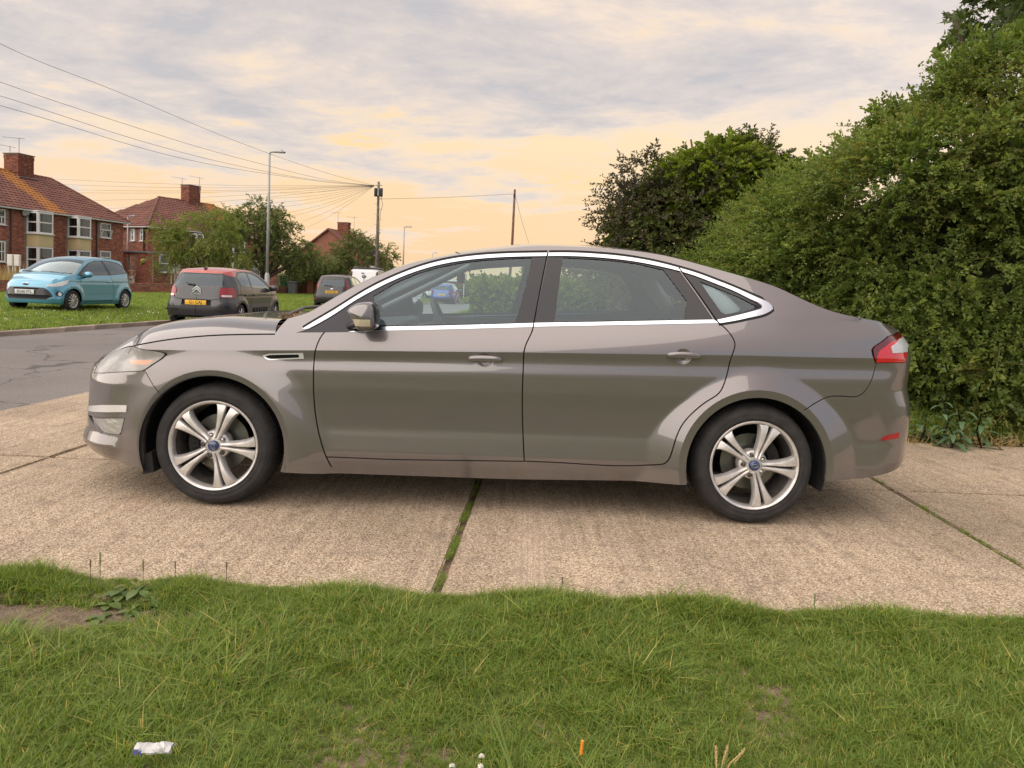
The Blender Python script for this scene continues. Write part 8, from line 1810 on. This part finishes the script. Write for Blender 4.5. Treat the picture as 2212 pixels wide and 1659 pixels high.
g = on_ground(1256, 1617, .04); bt = thing('cigarette_butt', 'orange cigarette filter upright in the grass at bottom centre', 'litter', (g[0], g[1], .045)); mb = MB(); mb.tube([(0, 0, -.02), (.002, 0, .016)], .0042, 8); mb.build('filter', mat('orange_filter', (.75, .27, .03), .7), bt)
for i, (px, py) in enumerate([(977, 1656), (1038, 1657), (1040, 1635)]):
    g = on_ground(px, py, .055); t = thing('clover_flower', ['left white clover head cut by the lower edge', 'right white clover head cut by the lower edge', 'pinkish clover head just above the other two'][i], 'flower', (g[0], g[1], 0), 0, 'clover heads in the lawn'); mb = MB(); mb.tube([(0, 0, 0), (0, 0, .055)], .001, 5); mb.build('stem', PLANT, t); mb = MB(); rs3 = np.random.default_rng(i)
    for k in range(40): d = rs3.normal(size=3); d /= np.linalg.norm(d); d[2] = abs(d[2]) * 1.0; mb.tube([np.array([0, 0, .055]), np.array([0, 0, .055]) + d * .008], [.002, .0006], 4)
    mb.build('head', mat('clover_white', (.68, .68, .60), .8), t)
# ================================================================== the man by the passage
q = at_depth(283.5, 600, 56.2); man = thing('person', 'shirtless man in pale shorts standing in the brick passage doorway', 'person', (q[0], 56.2, 0), R(12)); SKIN = mat('tanned_skin', (.36, .19, .125), .55); SHORT = mat('pale_shorts', (.55, .50, .42), .9, var=.1); HAIR = mat('grey_hair', (.18, .16, .14), .9)
def skinned(name, nodes, edges, m, parent, sub=2):
    me = bpy.data.meshes.new(name); me.from_pydata([n[0] for n in nodes], edges, []); o = bpy.data.objects.new(name, me); link(o, parent); me.materials.append(m); o.modifiers.new('skin', 'SKIN').use_smooth_shade = True
    for v, n in zip(me.skin_vertices[0].data, nodes): v.radius = n[1] if isinstance(n[1], tuple) else (n[1], n[1])
    me.skin_vertices[0].data[0].use_root = True; s_ = o.modifiers.new('sub', 'SUBSURF'); s_.levels = s_.render_levels = sub; return o
nd = [((0, 0, .95), (.17, .12)), ((0, -.02, 1.10), (.175, .14)), ((0, -.01, 1.30), (.175, .125)), ((0, .0, 1.43), (.12, .09)), ((0, -.01, 1.53), .055), ((0, -.02, 1.62), (.075, .09)), ((0, -.02, 1.70), (.072, .085))]; ed = [(i, i + 1) for i in range(6)]
for sg in (-1, 1):
    b = len(nd); nd += [((sg * .19, 0, 1.40), .065), ((sg * .26, .02, 1.15), .048), ((sg * .22 if sg > 0 else sg * .25, -.08, .95 if sg > 0 else .93), .036), ((sg * .21, -.11, .86), (.03, .04)), ((sg * .10, .0, .80), .10), ((sg * .11, .0, .48), .062), ((sg * .11, .01, .28), .058), ((sg * .12, .02, .08), .04), ((sg * .13, -.14, .03), (.042, .026))]; ed += [(3, b), (b, b + 1), (b + 1, b + 2), (b + 2, b + 3), (0, b + 4), (b + 4, b + 5), (b + 5, b + 6), (b + 6, b + 7), (b + 7, b + 8)]
skinned('body', nd, ed, SKIN, man)
mb = MB(); mb.lathe([(.185, 1.02), (.20, .95), (.205, .84)], seg=20, axis='z')
for sg in (-1, 1): mb.lathe([(.115, .86), (.118, .70), (.125, .52)], c=(sg * .105, 0, 0), seg=16, axis='z')
for v in mb.v: v[:, 1] *= .85
mb.build('shorts', SHORT, man, smooth=True); mb = MB(); mb.ball((0, .02, 1.735), (.080, .092, .07), 14, 8); mb.build('hair', HAIR, man, smooth=True)
for sg in (-1, 1): mb = MB(); mb.ball((sg * .028, -.105, 1.68), .010, 8, 6); mb.build('eye', HAIR, man, smooth=True)
mb = MB(); mb.tube([(0, -.095, 1.69), (0, -.125, 1.645), (0, -.10, 1.64)], [.01, .014, .012], 6); mb.build('nose', SKIN, man, smooth=True)
